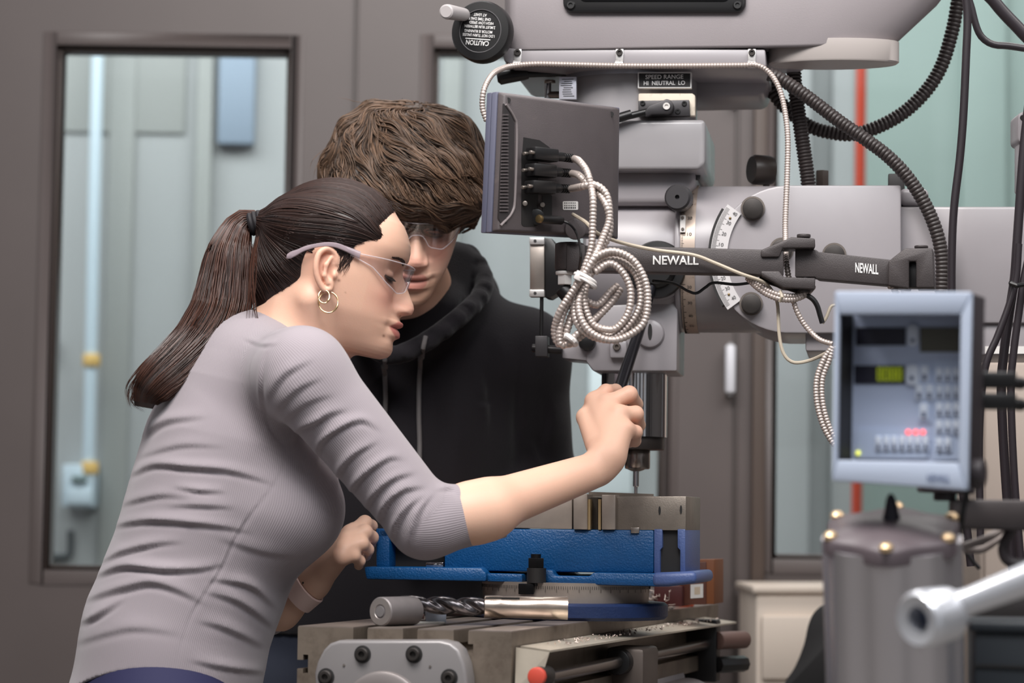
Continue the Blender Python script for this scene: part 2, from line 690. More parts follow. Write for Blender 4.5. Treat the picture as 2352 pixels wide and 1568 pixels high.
for k, wnd in enumerate((w1, w2, w3)):
    # glazing bead all round, then the pane
    a, b, c, d = wnd
    t = 0.010
    fr = G()
    yy = y0 + 0.045
    fr.box((a + t / 2, yy, (c + d) / 2), (t, 0.05, d - c)).box((b - t / 2, yy, (c + d) / 2), (t, 0.05, d - c))
    fr.box(((a + b) / 2, yy, c + t / 2), (b - a - 2 * t, 0.05, t)).box(((a + b) / 2, yy, d - t / 2), (b - a - 2 * t, 0.05, t))
    wo = struct('window_%d' % (k + 1), fr, M_frame_edge, bevel=0.003)
    pane = G().box(((a + b) / 2, yy, (c + d) / 2), (b - a - 2 * t, 0.006, d - c - 2 * t))
    link('pane', pane.mesh('pane', glass), wo)
    # moulding proud of the wall around the opening
    mo = G()
    s = 0.028
    yy = y0 + 0.0005
    mo.box((a - s / 2, yy, (c + d) / 2), (s, 0.006, d - c + 2 * s)).box((b + s / 2, yy, (c + d) / 2), (s, 0.006, d - c + 2 * s))
    mo.box(((a + b) / 2, yy, d + s / 2), (b - a, 0.006, s)).box(((a + b) / 2, yy, c - s / 2), (b - a, 0.006, s))
    link('window_moulding', mo.mesh('window_moulding', M_frame, 0.002), wo)

# door leaf seams between the glazed panels: two leaves stand slightly proud
g = G()
for px, wd in ((806, 0.008), (1690, 0.008)):
    g.box((wx(px), DW - 0.002, 1.35), (wd, 0.012, 2.7))
struct('trim_1', g, mat('seam_dark', (72, 64, 62), 0.5), bevel=0.002)
g = G()
g.box((wx(1742), DW - 0.012, 1.35), (wx(1758) - wx(1728), 0.024, 2.7))
struct('trim_2', g, mat('frame_brown', (76, 63, 56), 0.5), bevel=0.003)

M_white = mat('white_plastic', (214, 214, 220), 0.35)
hp = [P(1678, 792, DW - 0.05), P(1677, 902, DW - 0.05)]
r_ = root('door_pull', 'pale vertical pull handle on the brown door beyond the chrome quill', 'door handle', WP(1677, 902))
g = G().rcyl(hp[0], hp[1], 0.011, 0.004, 16)
part('grip', g, M_white, r_)
g = G()
for q in hp:
    part('standoff', G().cyl(np.array(q), np.array(q) + (0, 0.055, 0), 0.006, n=10), mat('steel_dull', (150, 148, 148), 0.4, 0.9), r_)
pass
r_ = root('door_catch', 'small white catch high on the brown door behind the mill head', 'door catch', WP(1686, 236))
part('catch_body', G().box(P(1686, 228, DW - 0.012), (0.02, 0.03, 0.014)), M_white, r_, 0.003)
part('catch_bolt', G().box(P(1686, 240, DW - 0.012), (0.009, 0.02, 0.012)), mat('steel_dull'), r_, 0.001)

# ---- the room behind the glass
yb = 7.9
g = G().box((0.5, yb + 0.1, 1.6), (9, 0.2, 3.4))
struct('wall_far', g, M_back)


def bx(px):
    return BP(px, 784)[0]


def bz(py, px=1176):
    return BP(px, py)[2]


def bbox(x0, y0_, x1, y1_, dep, ppx=None):
    c = BP((x0 + x1) / 2, (y0_ + y1_) / 2)
    return G().box((c[0], yb - dep / 2, c[2]), (bx(x1) - bx(x0), dep, abs(bz(y0_) - bz(y1_))))


for k, (a, b, dep, m) in enumerate(((444, 480, 0.05, M_backp), (240, 300, 0.02, M_backp), (1008, 1052, 0.06, M_backp), (1750, 1850, 0.12, M_back), (1905, 1955, 0.05, M_back), (2200, 2300, 0.08, M_teal))):
    g = G().box(((bx(a) + bx(b)) / 2, yb - dep / 2, 1.6), (bx(b) - bx(a), dep, 3.2))
    struct('trim_%d' % (3 + k), g, m, bevel=0.005)
g = bbox(1935, -420, 2640, 1300, 0.04)
struct('trim_9', g, M_teal, bevel=0.005)
# upper ledge band of the far wall
g = bbox(-200, -700, 440, 300, 0.012)
struct('trim_10', g, mat('band_grey', (166, 168, 165), 0.7), bevel=0.004)

o = thing('notice_board', bbox(505, 118, 588, 335, 0.05), M_panelb, 'blue-grey panel high on the far wall behind the left glass', 'panel', bevel=0.006)

thing('window_light_panel', bbox(1352, 800, 1452, 1136, 0.03), mat('window_light_white', (236, 244, 246), 0.5), 'white panel added as bright window light behind the chrome quill', 'panel', bevel=0.004)  # white board put on the far wall in place of window light

M_pipe = mat('pale_pipe', (206, 222, 232), 0.4)
M_yel = mat('yellow_band', (236, 196, 120), 0.5)
rt = root('conduit_pipe', 'pale vertical conduit with yellow bands behind the left glass', 'pipe', BP(205, 1065))
q0, q1 = P(226, 60, yb - 0.10), P(203, 1068, yb - 0.10)
part('pipe', G().cyl(q0, q1, 0.019, n=16), M_pipe, rt)
for py, px in ((827, 210), (1074, 206)):
    c = P(px, py, yb - 0.10)
    part('coupling', G().rcyl(c - (0, 0, 0.019), c + (0, 0, 0.019), 0.027, 0.004, 16), M_yel, rt, label='yellow coupling band')
rt = root('switch_box', 'pale switch box below the conduit behind the left glass', 'switch box', BP(185, 1165))
c = P(185, 1116, yb - 0.06)
part('box_body', G().box(c, (0.094, 0.12, 0.13)), M_pipe, rt, 0.006)
c2 = P(183, 1100, yb - 0.125)
part('switch', G().box(c2, (0.045, 0.02, 0.02)), mat('grey_green', (110, 128, 128), 0.5), rt, 0.003)
c2 = P(183, 1138, yb - 0.123)
part('cover', G().box(c2, (0.075, 0.01, 0.05)), M_pipe, rt, 0.002)
o = thing('wall_plate', G().box(P(118, 790, yb - 0.02), (0.035, 0.03, 0.06)), M_white, 'small white plate at the left edge of the left glass', 'wall plate', 0.004)
pth = spline([P(162, 1218, yb - .0101), P(162, 1262, yb - .0101), P(158, 1276, yb - .0101), P(140, 1279, yb - .0101), P(60, 1279, yb - .0101)], 24)
thing('pipe_elbow', G().tube(pth, 0.010, 12), mat('dark_pipe', (52, 58, 60), 0.5), 'dark bent pipe low behind the left glass', 'pipe')

rt = root('sprinkler_pipe', 'orange-red vertical pipe behind the glass at right', 'pipe', BP(1968, 1140))
DO = 7.2
part('pipe', G().cyl(P(1980, -30, DO), P(1966, 1330, DO), 0.0148, n=16), mat('orange_pipe', (188, 62, 36), 0.45), rt)
part('collar', G().rcyl(P(1980, -20, DO), P(1979.5, 10, DO), 0.02, 0.004, 16), mat('orange_pipe'), rt)

# pale chest low behind the machine table
M_cream = mat('cream_enamel', (226, 212, 198), 0.5)
CP = Plane(P(1800, 1400, 4.9), 0)
rt = root('tool_chest', 'cream chest standing beyond the milling table', 'chest', CP(1860, 1700))
part('body', slab(CP, [(1735, 1352), (1985, 1352), (1985, 2100), (1735, 2100)], 0, 0.35), M_cream, rt, 0.008)
part('lid', slab(CP, [(1728, 1345), (1992, 1345), (1992, 1362), (1728, 1362)], -0.01, 0.36), M_cream, rt, 0.004)
part('drawer', slab(CP, [(1750, 1414), (1970, 1414), (1970, 1560), (1750, 1560)], -0.012, 0.0), M_cream, rt, 0.004)

# beige cabinet at the right edge
M_beige = mat('beige_enamel', (188, 172, 160), 0.55, noise=0.03, nscale=3)
EP = Plane(P(2300, 1000, 4.4), R(4))
rt = root('electrical_cabinet', 'beige steel cabinet behind the front display at the right edge', 'cabinet', EP(2300, 2000))
part('body', slab(EP, [(2250, 814), (2760, 814), (2760, 2300), (2250, 2300)], 0, 0.4), M_beige, rt, 0.006)
part('door', slab(EP, [(2262, 832), (2740, 832), (2740, 2280), (2262, 2280)], -0.012, 0.0), M_beige, rt, 0.004)
part('latch', slab(EP, rrect(2318, 1132, 2336, 1160, 6), -0.03, -0.012), mat('red_plastic', (170, 60, 50), 0.4), rt, 0.002)
# ================================================================== the milling machine
S0 = P(1455, 1000, 3.45)
MP = Plane(S0, R(8))
M_grey = mat('mill_grey_paint', (152, 147, 150), 0.32, noise=0.03, nscale=14, dirt=(104, 98, 96), dirt_scale=26, dirt_lo=0.66, dirt_hi=0.9)
M_grey2 = mat('mill_grey_cover', (146, 139, 141), 0.5, noise=0.03, nscale=9, bump=0.15, bscale=900)
M_black = mat('black_plastic', (17, 16, 17), 0.38)
M_blackm = mat('black_iron', (38, 36, 37), 0.42, 0.6)
M_chrome = mat('chrome', (200, 198, 200), 0.10, 1.0)
M_steel = mat('ground_steel', (168, 158, 150), 0.34, 0.9, noise=0.08, nscale=40)
M_steel2 = mat('dull_steel', (120, 112, 106), 0.45, 0.85, noise=0.15, nscale=30)
M_alu = mat('aluminium_clip', (205, 202, 200), 0.35, 0.7)
M_lbl = mat('label_white', (222, 218, 214), 0.5)
M_ink = mat('ink_black', (30, 28, 28), 0.6)
M_letter = mat('letter_white', (232, 230, 228), 0.5)


def vc(px, yt, yb_, rpx, off=0.0, n=48, bev=0.0, pl=None):
    pl = pl or MP
    a, b = pl(px, yb_, off), pl(px, yt, off)
    b = np.array([a[0], a[1], b[2]])
    r = rpx * pl.scale(px, (yt + yb_) / 2, off)
    return G().rcyl(a, b, r, bev, n) if bev else G().cyl(a, b, r, n=n)


def hc(px0, px1, py, rpx, off=0.0, n=64, bev=0.0):
    a, b = MP(px0, py, off), MP(px1, py, off)
    c = (a[2] + b[2]) / 2
    a[2] = b[2] = c
    r = rpx * MP.scale((px0 + px1) / 2, py, off)
    return G().rcyl(a, b, r, bev, n) if bev else G().cyl(a, b, r, n=n)


def dc(px, py, rpx, o0, o1, n=32, pl=None, bev=0.0):
    """disc facing the camera side of the plane, from offset o0 (near) to o1"""
    pl = pl or MP
    a = pl(px, py, o0)
    r = rpx * pl.scale(px, py, o0)
    return G().rcyl(a, a + pl.n * (o1 - o0), r, bev, n) if bev else G().cyl(a, a + pl.n * (o1 - o0), r, n=n)


def socket_screw(name, px, py, rpx, off, h, parent, m, pl=None, hexhole=True, label=None):
    pl = pl or MP
    a = pl(px, py, off)
    r = rpx * pl.scale(px, py, off)
    k = r * .5
    prof = [(0, r), (h * .75, r), (h, r * .86)]
    if hexhole:
        prof += [(h, k), (h * .35, k), (h * .35, 1e-4)]
    return part(name, G().lathe(a, -pl.n, prof, 18), m, parent, label=label)


mill = root('milling_machine', 'grey vertical milling machine with chrome quill, tilting head and black cover window', 'milling machine',
            (S0[0], S0[1], S0[2]))

# --- belt housing at the top
oF, oB = -0.13, 0.17


def xo(px, py, off):
    return (MP(px, py, off) - S0) @ MP.ex


def housing_ring(py, xl, xr):
    low = py > 100
    z = MP(1500, py, -0.13)[2]
    pts = [(xo(xl, 100, oF + .03), oF + .03), (xo(xl + 8, 100, oF), oF + .006), (xo(xl + 25, 100, oF), oF)]
    xs_ = xo(1745, 100, oF)
    pts.append((xs_ - .12, oF))
    xe = xo(xr, 100, -0.07)
    for k in range(13):
        q = R(-90 + 180 * k / 12)
        cx_ = xs_
        pts.append((cx_ + (xe - cx_) * math.cos(q), (-0.07 + 0.06 * math.sin(q)) if q < 0 else (-0.07 + 0.24 * math.sin(q))))
    pts += [(xo(xl, 100, oB), oB)]
    return [S0 * (1, 1, 0) + MP.ex * a + MP.n * b + np.array([0, 0, z + (0.022 * min(1, max(0, (b + .13) / .08)) if low else 0)]) for a, b in pts]


rings = [housing_ring(112, 1163, 2063), housing_ring(-20, 1160, 2168), housing_ring(-270, 1156, 2330)]
g = G()
n_ = len(rings[0])
V = np.concatenate(rings)
F = [tuple(range(n_)), tuple(range(2 * n_, 3 * n_))[::-1]]
for j in range(2):
    F += [(j * n_ + i, j * n_ + (i + 1) % n_, (j + 1) * n_ + (i + 1) % n_, (j + 1) * n_ + i) for i in range(n_)]
g.add(V, F)
part('belt_housing', g, M_grey2, mill, bevel=0.004, smooth=50)
g = slab(MP, [(1154, 110), (1758, 113), (1760, 153), (1172, 147), (1157, 140)], -0.127, 0.14)
part('housing_flange', g, M_grey, mill, bevel=0.003)
mpc = MP(1915, 120, -0.085)
sx = MP.scale(1915, 120, -0.085)
g = G()
V = []
for h, s in ((-.005, .97), (0.012, 1.0), (0.03, 1.0), (-0.002, .985)):
    pass
lev = [(MP(1915, 138, -0.12)[2], .965), (MP(1915, 134, -0.12)[2], 1.0), (mpc[2] + .012, 1.0)]
for z, s in lev:
    for i in range(64):
        q = 2 * math.pi * i / 64
        p_ = mpc + MP.ex * math.cos(q) * 150 * sx * s + MP.n * math.sin(q) * .038 * s
        V.append((p_[0], p_[1], z))
F = [(j * 64 + i, j * 64 + (i + 1) % 64, (j + 1) * 64 + (i + 1) % 64, (j + 1) * 64 + i) for j in range(2) for i in range(64)]
F += [tuple(range(64))[::-1], tuple(range(128, 192))]
part('motor_plate', g.add(V, F), mat('plate_grey', (176, 168, 164), 0.35), mill, smooth=40)
part('motor_spigot', vc(1786, 130, 160, 62, -0.03, 40, 0.003), M_grey, mill)
part('motor_bracket', slab(MP, [(1560, 152), (1772, 152), (1756, 215), (1740, 220), (1560, 224)], 0.0, 0.12), M_grey, mill, bevel=0.006)

# black window in the housing with its screws
win = part('window_frame', slab(MP, rrect(1293, -90, 1713, 28, 22), oF - 0.008, oF), M_black, mill, bevel=0.003)
part('window_slot', slab(MP, rrect(1330, -60, 1676, 3, 14), oF - 0.0095, oF - 0.008), mat('dark_glass', (14, 14, 15), 0.15), win, bevel=0.001)
for px in (1311, 1694):
    socket_screw('screw', px, 12, 10, oF - 0.008, 0.003, win, M_black)

# --- caution knob
kax = -(MP.n + MP.ex * 0.16)
kax /= np.linalg.norm(kax)
kc = MP(1103, 71, -0.165)
ks = kc[1] / FPX
kr = 72 * ks
kex = np.cross(np.array([0, 0, 1.0]), kax)
kex = kex / np.linalg.norm(kex)
if kex @ MP.ex < 0:
    kex = -kex
kez = np.array([0, 0, 1.0])
g = G().lathe(kc - kax * 0.022, kax, [(0, kr * .9), (0.004, kr), (0.018, kr), (0.022, kr * .95), (0.0225, kr * .72), (0.0205, kr * .70), (0.0205, 1e-4)], 56)
knob = part('caution_knob', g, M_black, mill, smooth=40)
g = G().lathe(kc - kax * 0.05, kax, [(0, kr * .35), (0.03, kr * .35)], 24)
part('knob_shaft', g, M_grey, mill)
part('knob_ring', G().tube([kc + (kex * math.cos(q) + kez * math.sin(q)) * kr * .70 + kax * 0.0 for q in np.linspace(0, 2 * math.pi, 49)], 0.0006, 6, cap=False), mat('ring_grey', (96, 94, 96), 0.4), knob)
tex, tez = -kex + .11 * kez, -kez - .11 * kex
mes = []
for s, px, py, W, H in (('CAUTION', 1096, 98.5, 56, 11.5), ('1.DO NOT TURN UNLESS', 1098.6, 81, 78, 6.6), ('MOTOR IS RUNNING', 1098, 71.5, 68, 6.6), ('2.MUST RUN BETWEEN', 1101.6, 61, 75, 6.6),
                        ('HIGH LOW SPEED', 1105, 52, 59, 6.6), ('ONE TIME DAILY', 1101, 42.5, 54, 6.6), ('AT LEAST', 1102, 33, 32, 6.6)):
    o = kc + kex * (px - 1103) * ks - kez * (py - 71) * ks - kax * 0.0012
    mes.append(text_mesh('lettering', s, 1, o, tex, tez, M_letter, 0.012, W=W * ks, H=H * ks))
o = kc + kex * (1097 - 1103) * ks - kez * (89.5 - 71) * ks - kax * 0.001
g = G().box(o, (61 * ks, 0.0006, 2 * ks), ex=tex / np.linalg.norm(tex), ez=tez / np.linalg.norm(tez))
mes.append(g.mesh('rule', M_letter))
link('lettering', merge_meshes('lettering', mes, M_letter), knob, label='white upside-down caution lettering', kind='stuff')
h0 = kc + kex * (1062 - 1103) * ks - kez * (31 - 71) * ks
h1 = P(1022, 26, kc[1] - 0.07)
d = h1 - h0
g = G().lathe(h0 - d * .05, d, [(0, 15 * ks), (np.linalg.norm(d) * .9, 17.5 * ks), (np.linalg.norm(d) * .98, 16.5 * ks), (np.linalg.norm(d), 13 * ks)], 24)
part('crank_grip', g, mat('grip_grey', (176, 170, 170), 0.4), knob, label='grey crank grip on the black knob')

# --- gear housing
M_gearh = mat('gear_housing_paint', (150, 147, 149), 0.22, noise=0.03, nscale=14)
part('gear_housing', vc(1443, 150, 400, 158, 0.0, 72), M_gearh, mill)
part('machined_band', vc(1443, 152, 196, 159.5, 0.0, 72), mat('machined_aluminium', (176, 178, 186), 0.28, 0.8, aniso=0.6), mill)
part('gear_box_block', slab(MP, [(1330, 275), (1620, 274), (1620, 376), (1606, 391), (1330, 391)], -0.112, 0.10), M_gearh, mill, bevel=0.007, seg=3)
# data plate on the cylinder
g = slab(MP, [(1284, 176), (1324, 176), (1324, 228), (1284, 228)], -0.094, -0.088)
dp = part('data_plate', g, mat('plate_aluminium', (206, 206, 216), 0.35, 0.5), mill, bevel=0.0006)
g = G()
for k in range(9):
    a = MP(1290 + rng.uniform(0, 6), 182 + k * 4.8, -0.0945)
    g.box(a + MP.ex * 0.006, (0.013 + rng.uniform(-.004, .003), 0.0004, 0.0007), ex=MP.ex)
part('plate_print', g, M_ink, dp, kind='stuff')
# speed range plate
pl_ = part('speed_range_plate', slab(MP, [(1465, 166), (1588, 166), (1588, 202), (1465, 202)], -0.099, -0.088), M_letter, mill, label='black plate lettered SPEED RANGE HI NEUTRAL LO')
part('plate_field', slab(MP, [(1467.5, 168.5), (1585.5, 168.5), (1585.5, 199.5), (1467.5, 199.5)], -0.0994, -0.098), M_ink, pl_)
sc = MP.scale(1526, 184, -0.0998)
mes = [text_mesh('t', 'SPEED RANGE', 1, MP(1526, 176.5, -0.0998), MP.ex, (0, 0, 1), M_letter, 0.01, W=88 * sc, H=10 * sc),
       text_mesh('t', 'HI  NEUTRAL  LO', 1, MP(1526, 190.5, -0.0998), MP.ex, (0, 0, 1), M_letter, 0.015, W=96 * sc, H=10 * sc)]
link('plate_lettering', merge_meshes('plate_lettering', mes, M_letter), pl_, kind='stuff')
# gasket, shifter block and lever
part('shifter_gasket', slab(MP, [(1466, 214), (1590, 214), (1597, 219), (1597, 266), (1466, 266)], -0.100, -0.086), mat('gasket_cream', (212, 200, 184), 0.7, dirt=(120, 104, 88), dirt_scale=60), mill, bevel=0.002)
sb = part('shifter_block', slab(MP, [(1466, 231), (1583, 229), (1585, 266), (1466, 268)], -0.108, -0.098), mat('dark_iron', (62, 60, 62), 0.45, 0.4), mill, bevel=0.001)
g = slab(MP, [(1490, 243)] + circ(1530, 244, 17, 16, -90, 90) + [(1497, 262), (1483, 268), (1480, 255)], -0.124, -0.108)
sl = part('shifter_lever', g, mat('dark_iron'), mill, bevel=0.002)
part('lever_rod', G().cyl(MP(1488, 256, -0.118), MP(1395, 279, -0.126), 0.0045, n=14), M_black, sl)
part('lever_grip', G().cyl(MP(1450, 262, -0.121), MP(1380, 283, -0.127), 0.0062, n=14), M_black, sl)
g = G().lathe(MP(1531, 244, -0.124), -MP.n, [(0, 0.0046), (0.002, 0.0046), (0.002, 0.0024), (0.0005, 0.0024), (0.0005, 1e-4)], 20)
part('lever_washer', g, M_lbl, sl)
for px, py in ((1476, 237), (1572, 238), (1557, 256)):
    socket_screw('screw', px, py, 6, -0.108, 0.002, sb, M_black)
# oil cup and upper lever at the left
oc = part('oil_cup', vc(1258, 192, 226, 8, -0.02, 18), M_chrome, mill)
part('oil_cup_lid', vc(1263, 184, 192, 13, -0.02, 18, 0.001), M_steel, oc)
part('oil_cup_pipe', G().cyl(MP(1258, 218, -0.02), MP(1310, 218, -0.02), 0.005, n=12), M_steel2, oc)
up = part('brake_lever', G().cyl(MP(1205, 171, -0.07), MP(1330, 166, -0.04), 0.0046, n=14), M_black, mill)
g = G().lathe(MP(1142, 180, -0.075), MP(1216, 168, -0.07) - MP(1142, 180, -0.075), [(0, 0.005), (0.004, 0.0095), (0.036, 0.0085), (0.042, 0.0075)], 20)
part('brake_grip', g, M_black, up)

# --- head casting around the spindle
part('head_body', hc(1352, 1580, 598, 158, 0.0, 72, 0.02), M_grey, mill)
part('head_neck', slab(MP, [(1340, 385), (1598, 385), (1594, 420), (1560, 470), (1340, 470)], -0.085, 0.085), M_grey, mill, bevel=0.01, seg=3)
part('quill_housing', slab(MP, [(1346, 780), (1400, 700), (1557, 690), (1555, 852), (1362, 852), (1346, 829)], -0.066, 0.066), M_grey, mill, bevel=0.003, seg=2)
part('stop_bar', slab(MP, [(1291, 797), (1360, 782), (1360, 829), (1291, 822)], -0.064, 0.02), M_grey, mill, bevel=0.0015)
part('quill_barrel', vc(1466, 560, 852, 88, 0.0, 56), M_grey, mill)
part('clamp_pad', slab(MP, [(1400, 782), (1440, 782), (1440, 822), (1400, 822)], -0.076, -0.06), M_grey, mill, bevel=0.003)
socket_screw('clamp_screw', 1417, 796, 9, -0.076, 0.004, mill, M_steel2)
bs = part('boss', dc(1492, 765, 34, -0.074, -0.05, 32, bev=0.006), M_grey, mill)
part('boss_slot', slab(MP, circ(1493, 760, 1, 4)[:0] + [(1493 + 5 * math.cos(R(a)), 762 + 19 * math.sin(R(a))) for a in range(0, 360, 20)], -0.0745, -0.072), M_ink, bs)
part('black_knob_low', dc(1347, 785, 20, -0.078, -0.05, 20, bev=0.003), M_black, mill)
# side bolt cap
part('side_bolt', G().lathe(MP(1570, 462, -0.075), MP(1552, 450, -0.13) - MP(1570, 462, -0.075), [(0, 0.013), (0.022, 0.014), (0.024, 0.0175), (0.042, 0.0175), (0.045, 0.015), (0.045, 0.003), (0.04, 0.003), (0.04, 1e-4)], 24), mat('dark_iron'), mill)
part('lock_screw', vc(1598, 395, 413, 11, -0.06, 12, 0.002), M_black, mill)
part('lock_pad', slab(MP, [(1556, 392), (1580, 392), (1582, 425), (1566, 420)], -0.08, -0.05), M_grey, mill, bevel=0.002)

# --- tilt ring with its scale
part('tilt_flange', hc(1560, 1576, 596, 168, 0.0, 72, 0.004), M_grey, mill)
M_band = mat('scale_brass', (170, 154, 142), 0.42, 0.45, noise=0.12, nscale=25, dirt=(96, 70, 58), dirt_scale=40, dirt_lo=0.58, dirt_hi=0.75)
ts = part('tilt_scale', hc(1575, 1607, 596, 171, 0.0, 96), M_band, mill, label='worn metal degree scale around the tilting joint')
a0, a1 = MP(1576, 596, 0), MP(1606, 596, 0)
rr = 171 * MP.scale(1590, 596, 0) + 0.0002
g = G()
for k in range(-70, 71):
    q = R(k * 1.25)
    ln = 0.30 if k % 10 == 0 else (0.2 if k % 5 == 0 else 0.12)
    c = a0 + MP.ex * 0.0177 * (0.02 + ln / 2) + (-MP.n * math.cos(q) + np.array([0, 0, 1]) * math.sin(q)) * rr
    tang = MP.n * math.sin(q) + np.array([0, 0, 1]) * math.cos(q)
    g.box(c, (0.0177 * ln, 0.0004, 0.0005), ex=MP.ex, ez=tang)
part('scale_mark', g, M_ink, ts, kind='stuff')
mes = []
for k, s in ((10, '10'), (20, '20'), (30, '30'), (40, '40'), (-10, '10'), (-20, '20'), (-30, '30'), (-40, '40'), (50, '50'), (-50, '50')):
    q = R(k * 1.35)
    nn = -MP.n * math.cos(q) + np.array([0, 0, 1]) * math.sin(q)
    tang = MP.n * math.sin(q) + np.array([0, 0, 1]) * math.cos(q)
    mes.append(text_mesh('t', s, 1, a0 + MP.ex * 0.011 + nn * (rr + 0.0003), MP.ex, tang, M_ink, 0.01, W=0.006, H=0.0042))
link('scale_number', merge_meshes('scale_number', mes, M_ink), ts, kind='stuff')
part('index_plate', slab(MP, [(1562, 494), (1574, 494), (1574, 533), (1562, 533)], -0.101, -0.09), M_lbl, mill)
for py in (500, 526):
    socket_screw('screw', 1568, py, 3.5, -0.101, 0.0015, mill, M_steel2, hexhole=False)

# --- ram adapter with its protractor
part('adapter_barrel', hc(1607, 1850, 596, 169, 0.0, 72), M_grey, mill)
arc = [(1812 + 172 * math.cos(R(a)), 595 + 170 * math.sin(R(a))) for a in range(268, 90, -7)]
part('adapter_cheek', slab(MP, arc + [(1846, 765), (2070, 764), (2070, 425)], -0.110, 0.09), M_grey, mill, bevel=0.003)
ram = part('ram', slab(MP, [(2040, 474), (2900, 474), (2900, 742), (2040, 742)], -0.086, 0.09), M_grey, mill, bevel=0.004)
part('ram_way', slab(MP, [(2040, 742), (2900, 742), (2900, 815), (2040, 815)], -0.078, 0.08), M_grey, mill, bevel=0.003)
part('ram_scale', slab(MP, [(2262, 795), (2700, 795), (2700, 812), (2262, 812)], -0.0795, -0.077), M_lbl, mill)
part('ram_boss', slab(MP, rrect(2066, 432, 2133, 472, 14), -0.082, 0.05), M_grey, mill, bevel=0.006, seg=3)
part('ram_shoe', slab(MP, [(1850, 742), (2060, 742), (2060, 806), (1850, 806)], -0.095, 0.06), M_grey, mill, bevel=0.003)


def sector(cx, cy, r0, r1, a0, a1, n=28):
    return [(cx + r1 * math.cos(R(a0 + (a1 - a0) * k / n)), cy + r1 * math.sin(R(a0 + (a1 - a0) * k / n))) for k in range(n + 1)] + \
           [(cx + r0 * math.cos(R(a1 + (a0 - a1) * k / n)), cy + r0 * math.sin(R(a1 + (a0 - a1) * k / n))) for k in range(n + 1)]


pcx, pcy = 1838, 590
part('protractor_slot', slab(MP, sector(pcx, pcy, 200, 212, 212, 148), -0.1125, -0.09), M_ink, mill)
pr = part('protractor_scale', slab(MP, sector(pcx, pcy, 168, 206, 216, 144), -0.1135, -0.105), mat('protractor_white', (216, 212, 212), 0.35, 0.2), mill, label='curved white degree scale on the ram adapter')
g = G()
for k in range(-44, 45):
    q = R(180 + k * 0.77)
    ln = 15 if k % 5 == 0 else 10
    c = MP(pcx + (205 - ln / 2) * math.cos(q), pcy + (205 - ln / 2) * math.sin(q), -0.1138)
    e = MP.ex * math.cos(q) - np.array([0, 0, 1]) * math.sin(q)
    g.box(c, (ln * 0.00057, 0.0002, 0.00035), ex=e, ey=MP.n)
part('protractor_mark', g, M_ink, pr, kind='stuff')
mes = []
for s, px, py in (('40', 1688, 491), ('30', 1674, 512), ('20', 1663, 537), ('10', 1656.6, 561.5), ('20', 1661, 638.6), ('30', 1671, 662), ('40', 1685, 684)):
    q = math.atan2(py - pcy, pcx - px)
    e = MP.ex * math.cos(q) + np.array([0, 0, 1]) * -math.sin(-q) * -1 * -1
    e = MP.ex * math.cos(q) + np.array([0, 0, 1]) * math.sin(q)
    e2 = -MP.ex * math.sin(q) + np.array([0, 0, 1]) * math.cos(q)
    mes.append(text_mesh('t', s, 1, MP(px, py, -0.1139), e, e2, M_ink, 0.0, W=0.0058, H=0.0046))
link('protractor_number', merge_meshes('protractor_number', mes, M_ink), pr, kind='stuff')
for px, py in ((1677, 501), (1674, 676)):
    part('scale_rivet', G().ell(MP(px, py, -0.1137), (0.0018, 0.0018, 0.0018), nu=10, nv=6), mat('brass', (150, 128, 90), 0.35, 0.9), pr)

M_bolt = mat('bolt_black', (56, 52, 50), 0.5, 0.5, noise=0.2, nscale=60)
for px, py, r in ((1729, 478, 24), (1725, 697, 23), (1795, 573, 24), (1916, 585, 24)):
    b = part('clamp_bolt', dc(px, py, r, -0.124, -0.112, 6 * 4, bev=0.002), M_bolt, mill)
    part('bolt_washer', dc(px, py, r + 4, -0.114, -0.109, 28), M_steel2, b)

# rear gauge and fittings on top of the adapter
gg = part('pressure_gauge', G().lathe(MP(1772, 392, 0.05), -MP.ex - MP.n * .5, [(0, 0.019), (0.006, 0.0205), (0.026, 0.0205), (0.03, 0.018)], 28), mat('dark_brown', (58, 50, 46), 0.4), mill)
part('gauge_stem', vc(1760, 405, 430, 8, 0.05, 12), M_steel2, gg)
part('hose_fitting', vc(1888, 392, 428, 16, 0.03, 6, 0.001), mat('dark_brown'), mill)
part('hose_block', slab(MP, [(2040, 398), (2078, 398), (2078, 440), (2040, 440)], 0.0, 0.04), M_ink, mill, bevel=0.002)

# --- quill and spindle
part('quill', vc(1456, 852, 1004, 76, 0.0, 72), M_chrome, mill, label='polished chrome quill')
part('quill_collar', vc(1456, 1003, 1033, 70, 0.0, 56, 0.0015), mat('collar_dark', (62, 56, 54), 0.4, 0.5), mill)
part('spindle_nose', vc(1464, 1032, 1077, 29, 0.0, 40, 0.002), mat('spindle_steel', (150, 140, 134), 0.25, 1.0), mill)
a = MP(1461, 1074, 0)
s_ = MP.scale(1461, 1080, 0)
part('collet', G().lathe(a, (0, 0, -1), [(0, 24 * s_), (2 * s_, 24 * s_), (7 * s_, 12 * s_), (8 * s_, 8 * s_)], 32), M_steel2, mill)
ef = part('edge_finder', G().lathe(a - (0, 0, 4 * s_), (0, 0, -1), [(0, 7 * s_), (38 * s_, 7 * s_), (40 * s_, 4 * s_), (56 * s_, 3.6 * s_), (56.5 * s_, 1e-4)], 20), M_chrome, mill)

